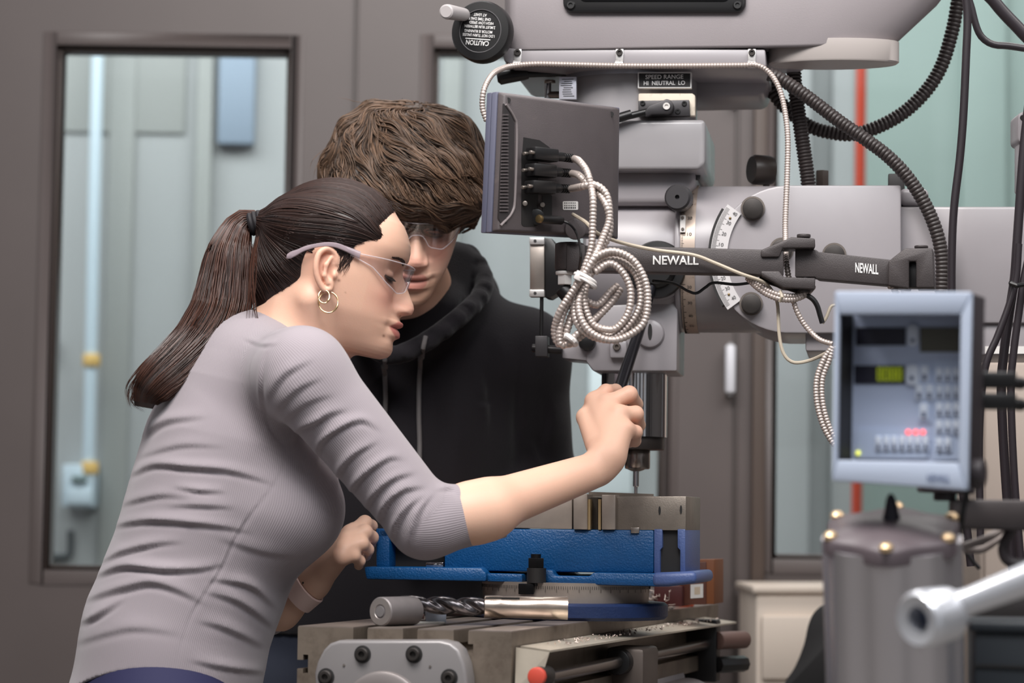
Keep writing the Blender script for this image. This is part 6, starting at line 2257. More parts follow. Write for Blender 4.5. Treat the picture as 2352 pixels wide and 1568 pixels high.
for k in range(46):
    t = k / 45
    for side in (-1, 1):
        v0, w0 = 38 + 46 * t, -5 + .004 * (46 * t - 22) ** 2
        an = math.atan2(v0, 120)
        r2 = HW.lookup(np.array([an]), np.array([w0]))[0]
        b0 = np.array((r2 * math.cos(an), side * r2 * math.sin(an), w0))
        o_ = np.array((math.cos(an), side * math.sin(an) * (.6 + t), -.75))
        la.append(spline(np.array([HW.world(b0), HW.world(b0 + o_ * 6), HW.world(b0 + o_ * 10 + (0, 0, 2.5))]), 6))
link('eyelashes', hair_mesh('eyelashes', la, .0010, mat('lash_black', (22, 16, 16), .5)), woman)

# ---- ribbed top
chain = [(372, 1640, 222), (405, 1450, 200), (462, 1300, 196), (516, 1150, 206), (548, 1010, 196), (575, 890, 160), (590, 830, 112)]


def w_shirt_raw(p):
    d = None
    for (x0, y0_, r0_), (x1, y1_, r1_) in zip(chain[:-1], chain[1:]):
        e = sd_ecap(p, P(x0, y0_, DWm), P(x1, y1_, DWm), r0_ * s_, r1_ * s_, (0, 1, 0), 1.22)
        d = e if d is None else smin(d, e, .03)
    for dy in (-.055, .055):
        d = smin(d, sd_ell(p, P(676, 1172, DWm + dy), (.060, .066, .060)), .045)
    for S, E in ((SH, EL), (SH2, EL2)):
        d = smin(d, sd_cap(p, P(588, 850, (S[1] + DWm) / 2 + .02), S, .052, .050), .035)
    a_ = sd_cap(p, SH + np.array([0, 0, -.0]), EL, .0505, .040)
    a_ = smin(a_, sd_ecap(p, EL, P(1148, 1170, 3.012), .041, .0335, (-.2, .95, 0), .95), .016)
    b_ = smin(sd_cap(p, SH2, EL2, .050, .040), sd_cap(p, EL2, P(610, 1400, 3.29), .040, .034), .016)
    d = smin(d, a_, .022)
    return smin(d, b_, .02)


cuff_p, cuff_n = P(1146, 1172, 3.012), np.array([.93, .12, .30])
cuff_n /= np.linalg.norm(cuff_n)
cuff2_p, cuff2_n = P(640, 1395, 3.28), np.array([.8, 0, .55])
hem_p = P(330, 1541, 2.95)
hem_n = np.array([-.12, 0, -1.0])
hem_n /= np.linalg.norm(hem_n)


def w_shirt(p):
    d = w_shirt_raw(p)
    ncap = sd_cap(p, NK0, P(640, 880, DWm), .053, .066)
    d = smax(d, -(ncap - .003), .003)
    m = np.linalg.norm(p - cuff_p, axis=1) < .09
    d = np.where(m, smax(d, (p - cuff_p) @ cuff_n, .002), d)
    far = ((p - cuff_p) @ cuff_n > .0) & (p[:, 0] > cuff_p[0] - .05)
    d = np.where(far & ~m, .05, d)
    m2 = np.linalg.norm(p - cuff2_p, axis=1) < .06
    d = np.where(m2, np.maximum(d, (p - cuff2_p) @ cuff2_n), d)
    d = smin(d, smax(w_trunk(p) - .004, -(ncap - .003), .003), .006)
    return smax(d, hem_p[2] - 3.0 * (p[:, 0] - hem_p[0]) ** 2 - p[:, 2], .002)


lo, hi = bounds([P(110, 1600, 2.9), P(1180, 740, 2.95), P(900, 1300, 3.44), P(150, 1600, 3.35)], .015)
V, F = sdf_mesh_data(w_shirt, lo, hi, .0025, 1)
N_ = grad(w_shirt_raw, V)
LN = [
    ([(324, 1000), (380, 966), (475, 952)], 3.2, 10), ([(307, 1084), (358, 1066), (437, 1071), (528, 1079), (632, 1108)], 3.4, 9),
    ([(398, 1116), (460, 1125), (520, 1127)], 2.0, 7), ([(272, 1203), (347, 1193), (437, 1198), (516, 1207), (573, 1218)], 3.2, 9),
    ([(243, 1282), (290, 1263), (358, 1246), (420, 1240)], 2.6, 9), ([(230, 1316), (290, 1299), (375, 1306), (460, 1303), (513, 1291)], 4.0, 9),
    ([(203, 1372), (290, 1346), (347, 1335), (403, 1349), (471, 1382)], 4.2, 11), ([(215, 1416), (284, 1371)], 2.6, 9),
    ([(471, 1354), (550, 1380), (633, 1440)], 3.2, 10), ([(455, 1422), (520, 1440), (606, 1482)], 2.8, 10), ([(437, 1513), (516, 1530), (616, 1543)], 2.2, 9),
    ([(482, 1326), (573, 1343), (632, 1392)], 2.6, 9), ([(180, 1470), (300, 1440), (420, 1450)], 1.6, 12), ([(500, 1230), (600, 1262), (690, 1275)], 1.8, 12),
    ([(380, 1160), (450, 1158), (540, 1163)], 1.6, 8), ([(300, 1150), (370, 1135), (440, 1140)], 1.6, 9), ([(340, 1040), (420, 1020), (520, 1022)], 1.3, 9),
    ([(667, 1026), (686, 984), (762, 950)], 2.8, 9), ([(725, 1088), (733, 1022), (777, 983), (829, 964), (874, 985)], 3.6, 8), ([(772, 1144), (777, 1087), (811, 1043), (868, 1010)], 3.0, 8),
    ([(796, 1166), (803, 1130), (837, 1087), (889, 1052), (926, 1050)], 3.8, 8), ([(829, 1192), (855, 1139), (898, 1100), (952, 1082)], 3.2, 8),
    ([(863, 1227), (881, 1165), (920, 1126), (974, 1115)], 3.6, 8), ([(898, 1260), (907, 1208), (933, 1165), (974, 1133)], 3.2, 8), ([(937, 1270), (946, 1217), (963, 1169), (994, 1130)], 2.8, 8),
    ([(607, 923), (650, 860), (720, 820)], 2.4, 10), ([(613, 966), (676, 896), (740, 862)], 2.4, 10), ([(622, 990), (700, 925), (770, 900)], 1.8, 10),
    ([(700, 1000), (740, 955), (800, 935)], 2.0, 9),
    ([(640, 778), (607, 827), (601, 907), (618, 980), (658, 1031)], -1.6, 5), ([(658, 1048), (630, 1110), (550, 1218), (505, 1309), (437, 1416), (403, 1524)], -1.0, 4),
    ([(560, 775), (600, 790), (640, 785)], 1.2, 6), ([(1000, 1122), (1040, 1120), (1060, 1140)], 1.6, 7)]
LN = [(([(a_[0][0] - 45, a_[0][1] + 14)] if a_[0][0] < 345 and b_ > 0 else []) + a_, b_ * 1.45 * (.75 if c_ > 9 else 1), c_ * .8) for a_, b_, c_ in LN]
V = folds(V, N_, LN)
# rib coordinate: round the trunk or round the arm
ang_t = np.arctan2(V[:, 1] - DWm, V[:, 0] - np.interp(V[:, 2], [P(0, c[1], DWm)[2] for c in chain][::1], [P(c[0], c[1], DWm)[0] for c in chain]))
ribt = ang_t * .145
ax1 = (EL - SH) / np.linalg.norm(EL - SH)
ax2 = (P(1148, 1170, 3.012) - EL)
ax2 /= np.linalg.norm(ax2)
dA1, dA2 = sd_cap(V, SH, EL, .0505, .040), sd_cap(V, EL, P(1148, 1170, 3.012), .041, .0335)
dT = np.min([sd_ecap(V, P(a[0], a[1], DWm), P(b[0], b[1], DWm), a[2] * s_, b[2] * s_, (0, 1, 0), 1.22) for a, b in zip(chain[:-1], chain[1:])], axis=0)


def ang_about(V, o, ax, r):
    e = np.cross(ax, [0, 1, 0])
    e /= np.linalg.norm(e)
    f_ = np.cross(ax, e)
    return np.arctan2((V - o) @ f_, (V - o) @ e) * r


rib = np.where(np.minimum(dA1, dA2) < dT - .004, np.where(dA1 < dA2, ang_about(V, SH, ax1, .045), ang_about(V, EL, ax2, .038)), ribt)
M_shirt = mat('ribbed_cotton', (156, 147, 152), .85, spec=.2)
nt = M_shirt.node_tree
at = nt.nodes.new('ShaderNodeAttribute')
at.attribute_name = 'rib'
ma = nt.nodes.new('ShaderNodeMath')
ma.operation = 'MULTIPLY'
ma.inputs[1].default_value = 2 * math.pi / .0026
sn_ = nt.nodes.new('ShaderNodeMath')
sn_.operation = 'SINE'
bp = nt.nodes.new('ShaderNodeBump')
bp.inputs['Strength'].default_value = .35
bp.inputs['Distance'].default_value = .0004
nt.links.new(at.outputs['Fac'], ma.inputs[0])
nt.links.new(ma.outputs[0], sn_.inputs[0])
nt.links.new(sn_.outputs[0], bp.inputs['Height'])
nt.links.new(bp.outputs['Normal'], nt.nodes['Principled BSDF'].inputs['Normal'])
nt.nodes['Principled BSDF'].inputs['Sheen Weight'].default_value = .25
shirt = link('shirt', np_mesh('shirt', V, F, M_shirt, attr={'rib': rib}), woman, label='grey ribbed long-sleeved top')
# ---- trousers and shoes
def w_trouser(p):
    d = sd_ecap(p, P(372, 1640, DWm), P(395, 1500, DWm), 212 * s_, 196 * s_, (0, 1, 0), 1.22)
    for dy in (-.085, .085):
        kn = np.array([P(372, 1640, DWm)[0] + .03, DWm + dy, .50])
        an_ = np.array([P(372, 1640, DWm)[0] - .06, DWm + dy, .09])
        d = smin(d, sd_cap(p, P(372, 1680, DWm + dy), kn, .088, .062), .03)
        d = smin(d, sd_cap(p, kn, an_, .062, .045), .02)
    return d


hx = P(372, 1640, DWm)[0]
V, F = sdf_mesh_data(w_trouser, np.array([hx - .16, DWm - .22, .03]), np.array([hx + .17, DWm + .22, P(0, 1490, DWm)[2]]), .007, 1)
link('trousers', np_mesh('trousers', V, F, mat('denim_navy', (28, 28, 66), .8)), woman)
for dy in (-.085, .085):
    def sh(p):
        d = sd_ell(p, (hx + .02, DWm + dy, .03), (.13, .045, .035))
        d = smin(d, sd_cap(p, (hx - .06, DWm + dy, .12), (hx - .05, DWm + dy, .04), .045, .045), .03)
        return smax(d, -p[:, 2] + .001, .004)
    V, F = sdf_mesh_data(sh, np.array([hx - .14, DWm + dy - .07, -.01]), np.array([hx + .17, DWm + dy + .07, .19]), .006, 0)
    link('shoe', np_mesh('shoe', V, F, M_black), woman)

# ---- things she wears
M_lens = bpy.data.materials.new('clear_lens')
M_lens.use_nodes = True
_n = M_lens.node_tree
_n.nodes.clear()
_o = _n.nodes.new('ShaderNodeOutputMaterial')
_mx = _n.nodes.new('ShaderNodeMixShader')
_t = _n.nodes.new('ShaderNodeBsdfTransparent')
_g = _n.nodes.new('ShaderNodeBsdfGlossy')
_l = _n.nodes.new('ShaderNodeLayerWeight')
_mp = _n.nodes.new('ShaderNodeMapRange')
_t.inputs[0].default_value = (.98, .96, .97, 1)
_g.inputs['Roughness'].default_value = .03
_l.inputs['Blend'].default_value = .30
_mp.inputs['To Min'].default_value, _mp.inputs['To Max'].default_value = .02, .45
_n.links.new(_l.outputs['Facing'], _mp.inputs['Value'])
_n.links.new(_mp.outputs[0], _mx.inputs[0])
_n.links.new(_t.outputs[0], _mx.inputs[1])
_n.links.new(_g.outputs[0], _mx.inputs[2])
_n.links.new(_mx.outputs[0], _o.inputs[0])
M_temple = mat('temple_smoke', (168, 152, 158), .2)
M_temple.node_tree.nodes['Principled BSDF'].inputs['Alpha'].default_value = .75


M_lens_glint = mat('lens_glint_pale', (236, 226, 230), .12)
M_lens_glint.node_tree.nodes['Principled BSDF'].inputs['Alpha'].default_value = .45


def glasses(H, label, nm='safety_glasses', a=None):
    """wrap-round lens in head units plus two temples"""
    gl = root(nm, label, 'glasses', H.world((150, 0, -20)))
    nA, nW = 48, 10
    al = np.linspace(-R(84), R(84), nA)
    V, F = [], []
    for lay in (0, 1):
        for x in al:
            u = 24 + (158 - 4 * lay) * math.cos(x)
            v = (140 - 4 * lay) * math.sin(x)
            t = min(1, abs(x) / R(84))
            wt_ = np.interp(t, [0, .3, .6, 1], [31, 33, 31, 26])
            wb = np.interp(t, [0, .08, .16, .35, .55, .75, 1], [2, -2, -28, -37, -20, 6, 20])
            for k in range(nW):
                f_ = k / (nW - 1)
                V.append(H.world((u - 6 * (1 - f_) * math.cos(x), v * (1 - .02 * (1 - f_)), wb + (wt_ - wb) * f_)))
    n1 = nA * nW
    for i in range(nA - 1):
        for k in range(nW - 1):
            a_ = i * nW + k
            F += [(a_, a_ + nW, a_ + nW + 1, a_ + 1), (n1 + a_, n1 + a_ + 1, n1 + a_ + nW + 1, n1 + a_ + nW)]
        for k in (0, nW - 1):
            a_ = i * nW + k
            F.append((a_, n1 + a_, n1 + a_ + nW, a_ + nW))
    for i in (0, nA - 1):
        for k in range(nW - 1):
            a_ = i * nW + k
            F.append((a_, a_ + 1, n1 + a_ + 1, n1 + a_))
    part('lens', G().add(V, F), M_lens, gl, smooth=50)
    for k in (0, nW - 1):
        part('lens_edge_glint', G().tube(np.array([V[i * nW + k] for i in range(nA)]), .0007, 6), M_lens_glint, gl)  # pale see-through tube added as the highlight along the lens border
    for side in (-1, 1):
        pts = spline(np.array([H.world((u, side * v, w)) for u, v, w in ((62, 141, 24), (30, 145, 30), (0, 148, 33), (-30, 150, 26), (-60, 146, 12), (-82, 138, -4), (-100, 130, -14))]), 30)
        g = G()
        wid = np.interp(np.linspace(0, 1, 30), [0, .2, .6, .8, .95, 1], [8, 6, 5, 7, 9, 5]) * H.s
        cs = [(math.cos(2 * math.pi * i / 8), math.sin(2 * math.pi * i / 8)) for i in range(8)]
        V = [pts[k] + H.M[2] * c * wid[k] + H.M[1] * s__ * 2.6 * H.s for k in range(30) for c, s__ in cs]
        g.add(V, [(j * 8 + i, j * 8 + (i + 1) % 8, (j + 1) * 8 + (i + 1) % 8, (j + 1) * 8 + i) for j in range(29) for i in range(8)] + [tuple(range(8)), tuple(range(29 * 8, 30 * 8))])
        part('temple', g, M_temple, gl)
    return gl


glasses(HW, 'clear safety glasses worn by the woman with the ponytail')
M_gold = mat('gold', (240, 206, 160), .15, 1.0)
for lb, cx_, cy_, rx, ry, vv in (('larger gold hoop earring in the woman\'s ear', 754, 694, 22, 24, 142), ('smaller gold hoop earring in the woman\'s ear', 744, 681, 12.5, 15, 148)):
    ring = [hear(cx_ + rx * math.cos(q_), cy_ + ry * math.sin(q_), vv + 5 * math.sin(q_)) for q_ in np.linspace(R(-70), R(262), 60)]
    thing('hoop_earring', G().tube(np.array(ring), .0011 * (1 + .25 * np.sin(np.linspace(0, 26, 60))), 8), M_gold, lb, 'earring', smooth=60)
# band on the far wrist
wb0, wb1 = P(640, 1395, 3.28), WH2
wax = wb1 - wb0
wax /= np.linalg.norm(wax)
wc = P(694, 1353, 3.268)
prof = [(-.012, .0245), (-.011, .0275), (.011, .0265), (.012, .0240), (-.012, .0245)]
prof = [(a_, b_ + .0012) for a_, b_ in prof]
gg_ = G().lathe(wc, wax, prof, 36)
gg_.f = gg_.f[:-2]
wbnd = root('wristband', 'pale pink wristband on the woman\'s far wrist', 'wristband', wc)
for dx_ in (-.004, .004):
    hp_ = wc + wax * dx_ + np.array([0, -1.0, .25]) * .0268
    part('band_hole', G().cyl(hp_, hp_ + np.array([0, .004, -.001]), .0011, n=10), M_ink, wbnd)
part('band', gg_, mat('band_pink', (236, 206, 198), .6), wbnd, smooth=50)
# ================================================================== the man
PSI, PHI = R(15), R(23)
dM = 3.52
h0 = np.array([math.sin(PSI), -math.cos(PSI), 0])
fw_m = h0 * math.cos(PHI) + np.array([0, 0, -math.sin(PHI)])
up_m = h0 * math.sin(PHI) + np.array([0, 0, math.cos(PHI)])
PROFM = [(w_, u_) for w_, u_ in PROF]
HM = Head(P(925, 492, dM), fw_m, up_m, .000575, True, PROFM)
sm = HM.s


def hm(u, v, w_):
    return HM.world((u, v, w_))


mn0, mn1 = HM.world((-40, 0, -110)), P(985, 800, 3.70)
M_SH = [P(1208, 812, 3.70), P(815, 830, 3.66)]            # his left shoulder is at the right of the picture
M_EL = [P(1238, 1105, 3.74), P(700, 1080, 3.78)]
M_WR = [P(1128, 1200, 3.62), P(556, 1262, 3.74)]


def m_hand(p, k):
    x0 = M_WR[k]
    f_ = np.array([-.75, -.45, .05]) if k == 0 else np.array([0, -.25, -1.0])
    f_ /= np.linalg.norm(f_)
    sd_ = np.cross(f_, [0, 0, 1.0] if k == 0 else [1.0, 0, 0])
    sd_ /= np.linalg.norm(sd_)
    sg = 1 if k == 0 else -1
    d = None
    for j, (o_, L_) in enumerate(((-.030, .060), (-.010, .070), (.010, .066), (.028, .052))):
        kn = x0 + f_ * .088 + sd_ * o_
        e = sd_cap(p, x0, kn, .019, .0125)
        d = e if d is None else smin(d, e, .012)
        m_ = kn + f_ * L_ * .5 + np.array([0, 0, -.008])
        t_ = kn + f_ * L_ * .8 + np.array([0, 0, -.030])
        d = smin(d, sd_cap(p, kn, m_, .0108, .0096), .005)
        d = smin(d, sd_cap(p, m_, t_, .0096, .0078), .003)
    a_ = x0 + f_ * .02 - sd_ * sg * .02
    b_ = x0 + f_ * .06 - sd_ * sg * .050
    d = smin(d, sd_cap(p, a_, b_, .015, .011), .01)
    return smin(d, sd_cap(p, b_, b_ + f_ * .032, .011, .008), .004)


def m_head(p):
    d = HM.field(p)
    d = smin(d, sd_cap(p, mn0, mn1, .060, .068), .02)
    for side in (-1, 1):
        c = hm(-24, 146 * side, -6)
        d = smin(d, sd_ell(p, c, (22 * sm, 10 * sm, 46 * sm), HM.M), .006)
        d = smax(d, -sd_ell(p, hm(-14, 158 * side, -4), (12 * sm, 12 * sm, 20 * sm), HM.M), .004)
    return d


def m_trunk(p):
    d = sd_ecap(p, P(1005, 850, 3.72), P(870, 1400, 3.70), .105, .10, (1, 0, 0), 1.35)
    for k in (0, 1):
        d = smin(d, sd_cap(p, P(1005, 830, 3.72), M_SH[k], .07, .05), .05)
        d = smin(d, sd_cap(p, M_SH[k], M_EL[k], .050, .040), .03)
        d = smin(d, sd_cap(p, M_EL[k], M_WR[k], .040, .026), .02)
        d = smin(d, m_hand(p, k), .014)
    return d


VV, FF, k0 = [], [], 0
for fn, lo, hi, h in ((lambda p: smin(m_head(p), m_trunk(p), .03), *bounds([P(770, 250, 3.4), P(1090, 800, 3.4), P(900, 500, 3.72)], .02), .0017),
                      (lambda p: smin(m_head(p), m_trunk(p), .03), *bounds([P(480, 760, 3.42), P(1330, 1480, 3.42), P(1000, 900, 3.92)], .02), .005)):
    V, F = sdf_mesh_data(fn, lo, hi, h, 1)
    VV.append(V)
    FF.append(F + k0)
    k0 += len(V)
V, F = np.concatenate(VV), np.concatenate(FF)
T, blend, q = skin_tint(V, HM, (222, 178, 156), (190, 124, 112), (214, 140, 124), (176, 132, 104), .82)
man = root('person', 'man in a black hooded sweatshirt with thick brown hair bending his head behind the machine', 'person', (P(960, 1400, 3.7)[0], 3.7, 0))
link('body', np_mesh('body', V, F, skin_mat('skin_ruddy', (222, 178, 156)), T), man)

# ---- hoodie
def m_hoodie_raw(p):
    d = sd_ecap(p, P(1000, 860, 3.72), P(850, 1450, 3.70), .118, .118, (1, 0, 0), 1.36)
    for k in (0, 1):
        d = smin(d, sd_cap(p, P(1010, 800, 3.72), M_SH[k], .075, .062), .05)
        a_ = smin(sd_cap(p, M_SH[k], M_EL[k], .060, .052), sd_cap(p, M_EL[k], M_WR[k], .052, .036), .02)
        d = smin(d, a_, .018)
    # hood bunched round the neck
    d = smin(d, sd_cap(p, P(1004, 728, 3.615), P(1044, 612, 3.665), .036, .032), .03)
    d = smin(d, sd_cap(p, P(935, 770, 3.60), P(1004, 728, 3.615), .034, .036), .03)
    d = smin(d, sd_cap(p, P(1000, 735, 3.68), P(1056, 642, 3.71), .058, .046), .04)
    d = smin(d, sd_cap(p, P(870, 760, 3.66), P(850, 690, 3.72), .058, .046), .04)
    d = smin(d, sd_ell(p, P(950, 690, 3.80), (.13, .05, .09)), .03)
    return d


hood_rim = spline(np.array([P(x, y, d_) for x, y, d_ in ((800, 700, 3.62), (830, 775, 3.56), (890, 815, 3.53), (940, 805, 3.53), (1000, 770, 3.54), (1058, 725, 3.56), (1098, 688, 3.60), (1112, 655, 3.63), (1104, 622, 3.66), (1080, 592, 3.68), (1046, 575, 3.70), (1000, 580, 3.72))]), 40)


def m_hoodie(p):
    d = m_hoodie_raw(p)
    # opening: the face and throat stand in a hollow
    d = smax(d, -(smin(HM.field(p) - .006, sd_cap(p, HM.world((120, 0, -120)), HM.world((170, 0, -180)), .045, .030), .02)), .010)
    m = np.linalg.norm(p - P(1010, 690, 3.62), axis=1) < .22
    if m.any():
        q_ = p[m]
        dr = np.full(len(q_), 1.0)
        for a_, b_ in zip(hood_rim[:-1], hood_rim[1:]):
            dr = np.minimum(dr, sd_cap(q_, a_, b_, .0135, .0135))
        d[m] = smin(d[m], dr, .008)
        # cloth between the rim and the neck
    for k in (0, 1):
        c = M_WR[k]
        n_ = (M_WR[k] - M_EL[k]) / np.linalg.norm(M_WR[k] - M_EL[k])
        near = np.linalg.norm(p - c, axis=1) < .07
        d = np.where(near, np.maximum(d, (p - c) @ n_), d)
    return np.maximum(d, P(900, 1455, 3.7)[2] - p[:, 2])


lo, hi = bounds([P(500, 560, 3.44), P(1330, 1460, 3.44), P(1000, 900, 3.93)], .02)
V, F = sdf_mesh_data(m_hoodie, lo, hi, .0042, 1)
N_ = grad(m_hoodie_raw, V)
ML = [([(1212, 800), (1206, 884), (1203, 980), (1200, 1095)], 5, 12), ([(1110, 830), (1126, 900), (1132, 960), (1125, 1010)], -5, 14), ([(1095, 915), (1112, 925), (1130, 918)], -3, 7),
      ([(1060, 860), (1052, 950), (1058, 1100)], 5, 22), ([(1000, 870), (1005, 960), (1015, 1060)], -3, 18), ([(1265, 900), (1270, 960), (1250, 1060)], 4, 12), ([(1225, 1000), (1250, 1060), (1262, 1085)], -4, 10),
      ([(1140, 760), (1160, 830), (1165, 900)], 3, 20), ([(925, 880), (915, 980), (920, 1080)], 4, 18), ([(830, 860), (845, 960), (850, 1000)], 3, 14), ([(1000, 740), (1040, 700), (1060, 650)], 4, 14), ([(985, 720), (1010, 680), (1030, 630)], -3, 10)]
V = folds(V, N_, ML)
# gathers along the hood rim
dd = np.min(np.linalg.norm(V[:, None, :] - hood_rim[None], axis=2), axis=1)
kk = np.argmin(np.linalg.norm(V[:, None, :] - hood_rim[None], axis=2), axis=1)
V = V + N_ * (np.sin(kk * 1.7 + V[:, 2] * 120) * .0022 * np.exp(-(dd / .018) ** 4))[:, None]
M_hood = mat('fleece_black', (23, 20, 24), .9, bump=.5, bscale=500, spec=.2)
M_hood.node_tree.nodes['Principled BSDF'].inputs['Sheen Weight'].default_value = .12
hoodie = link('hoodie', np_mesh('hoodie', V, F, M_hood), man, label='black hooded sweatshirt')
M_cord = mat('cord_grey', (92, 88, 88), .8, bump=.4, bscale=900)
# drawstrings lie on the chest: march the front surface
for pts in ([(978, 772), (968, 820), (963, 880), (962, 950), (964, 1020), (963, 1085)], [(884, 815), (884, 860), (886, 920), (882, 980), (878, 1030)]):
    c = spline(np.array(pts, float), 60)
    W_ = []
    for px, py in c:
        dv = ray(px, py)
        t0 = np.linspace(3.40, 3.75, 90)
        pts3 = CAM + dv[None] * (t0 / dv[1])[:, None]
        f_ = m_hoodie(pts3)
        k = np.argmax(f_ < 0.003) if (f_ < 0.003).any() else np.argmin(f_)
        W_.append(pts3[k])
    W_ = np.array(W_)
    W_[:, 1] = np.convolve(np.pad(W_[:, 1], 4, mode='edge'), np.ones(9) / 9, 'valid')
    part('drawstring', G().tube(W_ - np.array([0, .003, 0]), .0034, 8), M_cord, hoodie, label='grey drawstring')

# ---- trousers and shoes
hxm = P(730, 1500, 3.66)[0]


def m_trouser(p):
    zt = P(830, 1440, 3.7)[2]
    d = sd_ecap(p, (P(830, 1440, 3.7)[0], 3.7, zt), (hxm + .03, 3.70, zt - .12), .108, .108, (1, 0, 0), 1.3)
    for dx, dy in ((-.085, -.02), (.085, .03)):
        kn = np.array([hxm + dx * 1.1, 3.62 + dy, .50])
        d = smin(d, sd_cap(p, (hxm + dx + .02, 3.68 + dy, zt - .14), kn, .098, .07), .03)
        d = smin(d, sd_cap(p, kn, kn + np.array([-.01, .06, -.41]), .07, .052), .02)
    return d


V, F = sdf_mesh_data(m_trouser, np.array([hxm - .30, 3.45, .03]), np.array([hxm + .36, 3.95, P(900, 1440, 3.7)[2] + .10]), .008, 1)
link('trousers', np_mesh('trousers', V, F, mat('navy_twill', (24, 30, 46), .85)), man)
for dx, dy in ((-.085, -.02), (.085, .03)):
    cx_, cy_ = hxm + dx * 1.1 - .01, 3.68 + dy
    def sh(p):
        d = sd_ell(p, (cx_, cy_ - .06, .03), (.05, .14, .038))
        d = smin(d, sd_cap(p, (cx_, cy_, .12), (cx_, cy_, .04), .05, .05), .03)
        return smax(d, -p[:, 2] + .001, .004)
    V, F = sdf_mesh_data(sh, np.array([cx_ - .08, cy_ - .23, -.01]), np.array([cx_ + .08, cy_ + .10, .19]), .006, 0)
    link('shoe', np_mesh('shoe', V, F, M_black), man)

# ---- thick swept hair
hlm = np.array([(176, 16), (160, 3), (128, 6), (92, 14), (66, 10), (50, -14), (36, -34), (18, -18), (4, 40), (-44, 40), (-62, -40), (-100, -84), (-240, -70), (-240, 260), (260, 260), (260, 60)], float)


def m_hair(p):
    d = HM.field(p)
    qq_ = HM.local(p)
    ins = poly_sd(qq_[:, [0, 2]], hlm)
    crown = np.clip((qq_[:, 2] - 20) / 120, 0, 1)
    thick = 34 + 16 * crown + 12 * np.clip(qq_[:, 0] / 150, 0, 1) + 5 * np.sin(qq_[:, 1] * .06 + qq_[:, 2] * .035 + 1) + 4 * np.sin(qq_[:, 0] * .05 + qq_[:, 1] * .03)
    thick = thick - 10 * np.exp(-((qq_[:, 0] + 40) / 28) ** 2 - ((qq_[:, 1] - 20) / 24) ** 2) * (qq_[:, 2] > 120)
    t = np.clip(ins * .9, -6, thick)
    d = d - t * sm
    E = sd_ell(p, hm(-8, 0, 88), (182 * sm, 197 * sm, 198 * sm), HM.M)
    E = E + sm * (5 * np.sin(qq_[:, 1] * .06 + qq_[:, 2] * .035 + 1) + 5 * np.sin(qq_[:, 0] * .05 + qq_[:, 1] * .03) + 7 * np.exp(-((qq_[:, 0] + 60) / 26) ** 2 - ((qq_[:, 1] - 20) / 20) ** 2) * (qq_[:, 2] > 120))
    E = smax(E, -ins * 1.3 * sm, .012)
    return smin(d, E, .012)


lo, hi = bounds([hm(u, v, w_) for u in (-245, 245) for v in (-225, 225) for w_ in (-90, 285)], .01)
V, F = sdf_mesh_data(m_hair, lo, hi, .0035, 1)
qq = HM.local(V)
ins = poly_sd(qq[:, [0, 2]], hlm)
F = F[(ins > -3)[F].all(1)]
M_hm = hair_mat('hair_brown', (48, 36, 28), (124, 97, 77), .5)
N_ = grad(m_hair, V)
az = np.arctan2(qq[:, 1] - 15, qq[:, 0] + 40)
V = V + N_ * (np.sin(az * 46 + qq[:, 2] * .02) * .0012 - .0022)[:, None]
m_hair_o = link('hair', np_mesh('hair', V, F, M_hm, attr={'shade': np.full(len(V), .12)}), man, label='thick tousled brown hair')
vi = np.unique(F)
qv = HM.local(V[vi])
CR = np.array([-40., 15., 255.])


def flow_m(p, k):
    q_ = HM.local(p)
    r = q_ - CR
    r[:, 2] *= .75
    d = r / (np.linalg.norm(r, axis=1)[:, None] + 1e-6)
    # sweep to his left over the brow, with waves
    front = np.clip((q_[:, 0] + 10) / 120, 0, 1)
    d[:, 1] += front * .9
    d[:, 0] += .25 * front
    ph = q_ * .045
    d += .42 * np.stack([np.sin(ph[:, 1] * 1.7 + ph[:, 2]), np.sin(ph[:, 2] * 1.9 + ph[:, 0] * 1.3 + 1), np.sin(ph[:, 0] * 1.6 + ph[:, 1] * 1.4 + 2)], -1)
    d[:, 2] -= .25 * (1 - np.clip((q_[:, 2] - 60) / 120, 0, 1))
    return d @ HM.M


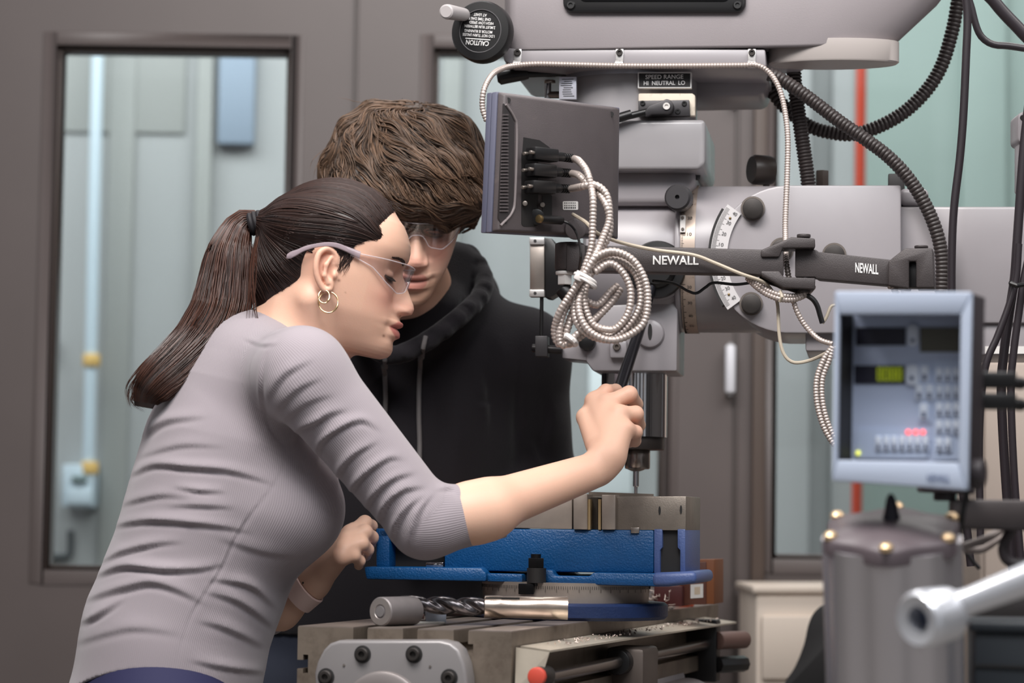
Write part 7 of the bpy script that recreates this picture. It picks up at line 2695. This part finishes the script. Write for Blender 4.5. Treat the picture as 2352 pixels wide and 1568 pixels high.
NL = 7500
sel = vi[rng.integers(0, len(vi), NL)]
st0 = V[sel]
stp = rng.uniform(.0035, .0062, NL)
base_l, tip_l = rng.uniform(-.003, .001, NL), rng.uniform(.0, .0045, NL)
lift = base_l[:, None] + (tip_l - base_l)[:, None] * np.sin(np.linspace(0, 1, 13) * 2.2)[None] + .0008
paths = march(m_hair, st0, flow_m, 13, stp, lift)
# locks live in clumps: pull each towards the course of a neighbour that leads it
lead = rng.choice(NL, 620, replace=False)
dl = np.linalg.norm(st0[:, None, :] - st0[lead][None], axis=2)
own = lead[dl.argmin(1)]
tt = np.linspace(0, 1, 13)[None, :, None]
paths = paths + (paths[own] - paths) * (.75 * tt ** 1.2)
# drop what would hang below the hairline in front of the face
qe = HM.local(paths.reshape(-1, 3)).reshape(NL, 13, 3)
low = poly_sd(qe[:, -1][:, [0, 2]], hlm) < -22
ok = ~(low & (qe[:, -1, 0] > 20))
link('hair_locks', hair_mesh('hair_locks', list(paths[ok]), rng.uniform(.0005, .0013, ok.sum()), M_hm), m_hair_o, kind='stuff')
fly = []
for k in range(60):
    j = rng.integers(0, NL)
    a_ = paths[j][::4]
    fly.append(spline(a_ + np.outer([0, .3, .7, 1.0], (a_[0] - HM.o) * .12 + rng.normal(size=3) * .006)[:len(a_)], 9))
link('stray_hairs', hair_mesh('stray_hairs', fly, .0004, M_hm), m_hair_o, kind='stuff')
glasses(HM, 'clear safety glasses worn by the man in the black hoodie')
br_ = []
for k in range(60):
    t = k / 59
    for side in (-1, 1):
        v0, w0 = 22 + 62 * t, 36 + 6 * math.sin(math.pi * t * .8)
        pts = []
        for f_ in (0, .5, 1):
            vv, ww = v0 + 9 * f_, w0 + rng.uniform(-2, 4) + 3 * f_
            an = math.atan2(vv, 140)
            r2 = HM.lookup(np.array([an]), np.array([ww]))[0] + 1.5
            pts.append(HM.world((r2 * math.cos(an), side * r2 * math.sin(an), ww)))
        br_.append(spline(np.array(pts), 5))
link('eyebrows', hair_mesh('eyebrows', br_, .0008, M_hm), man)
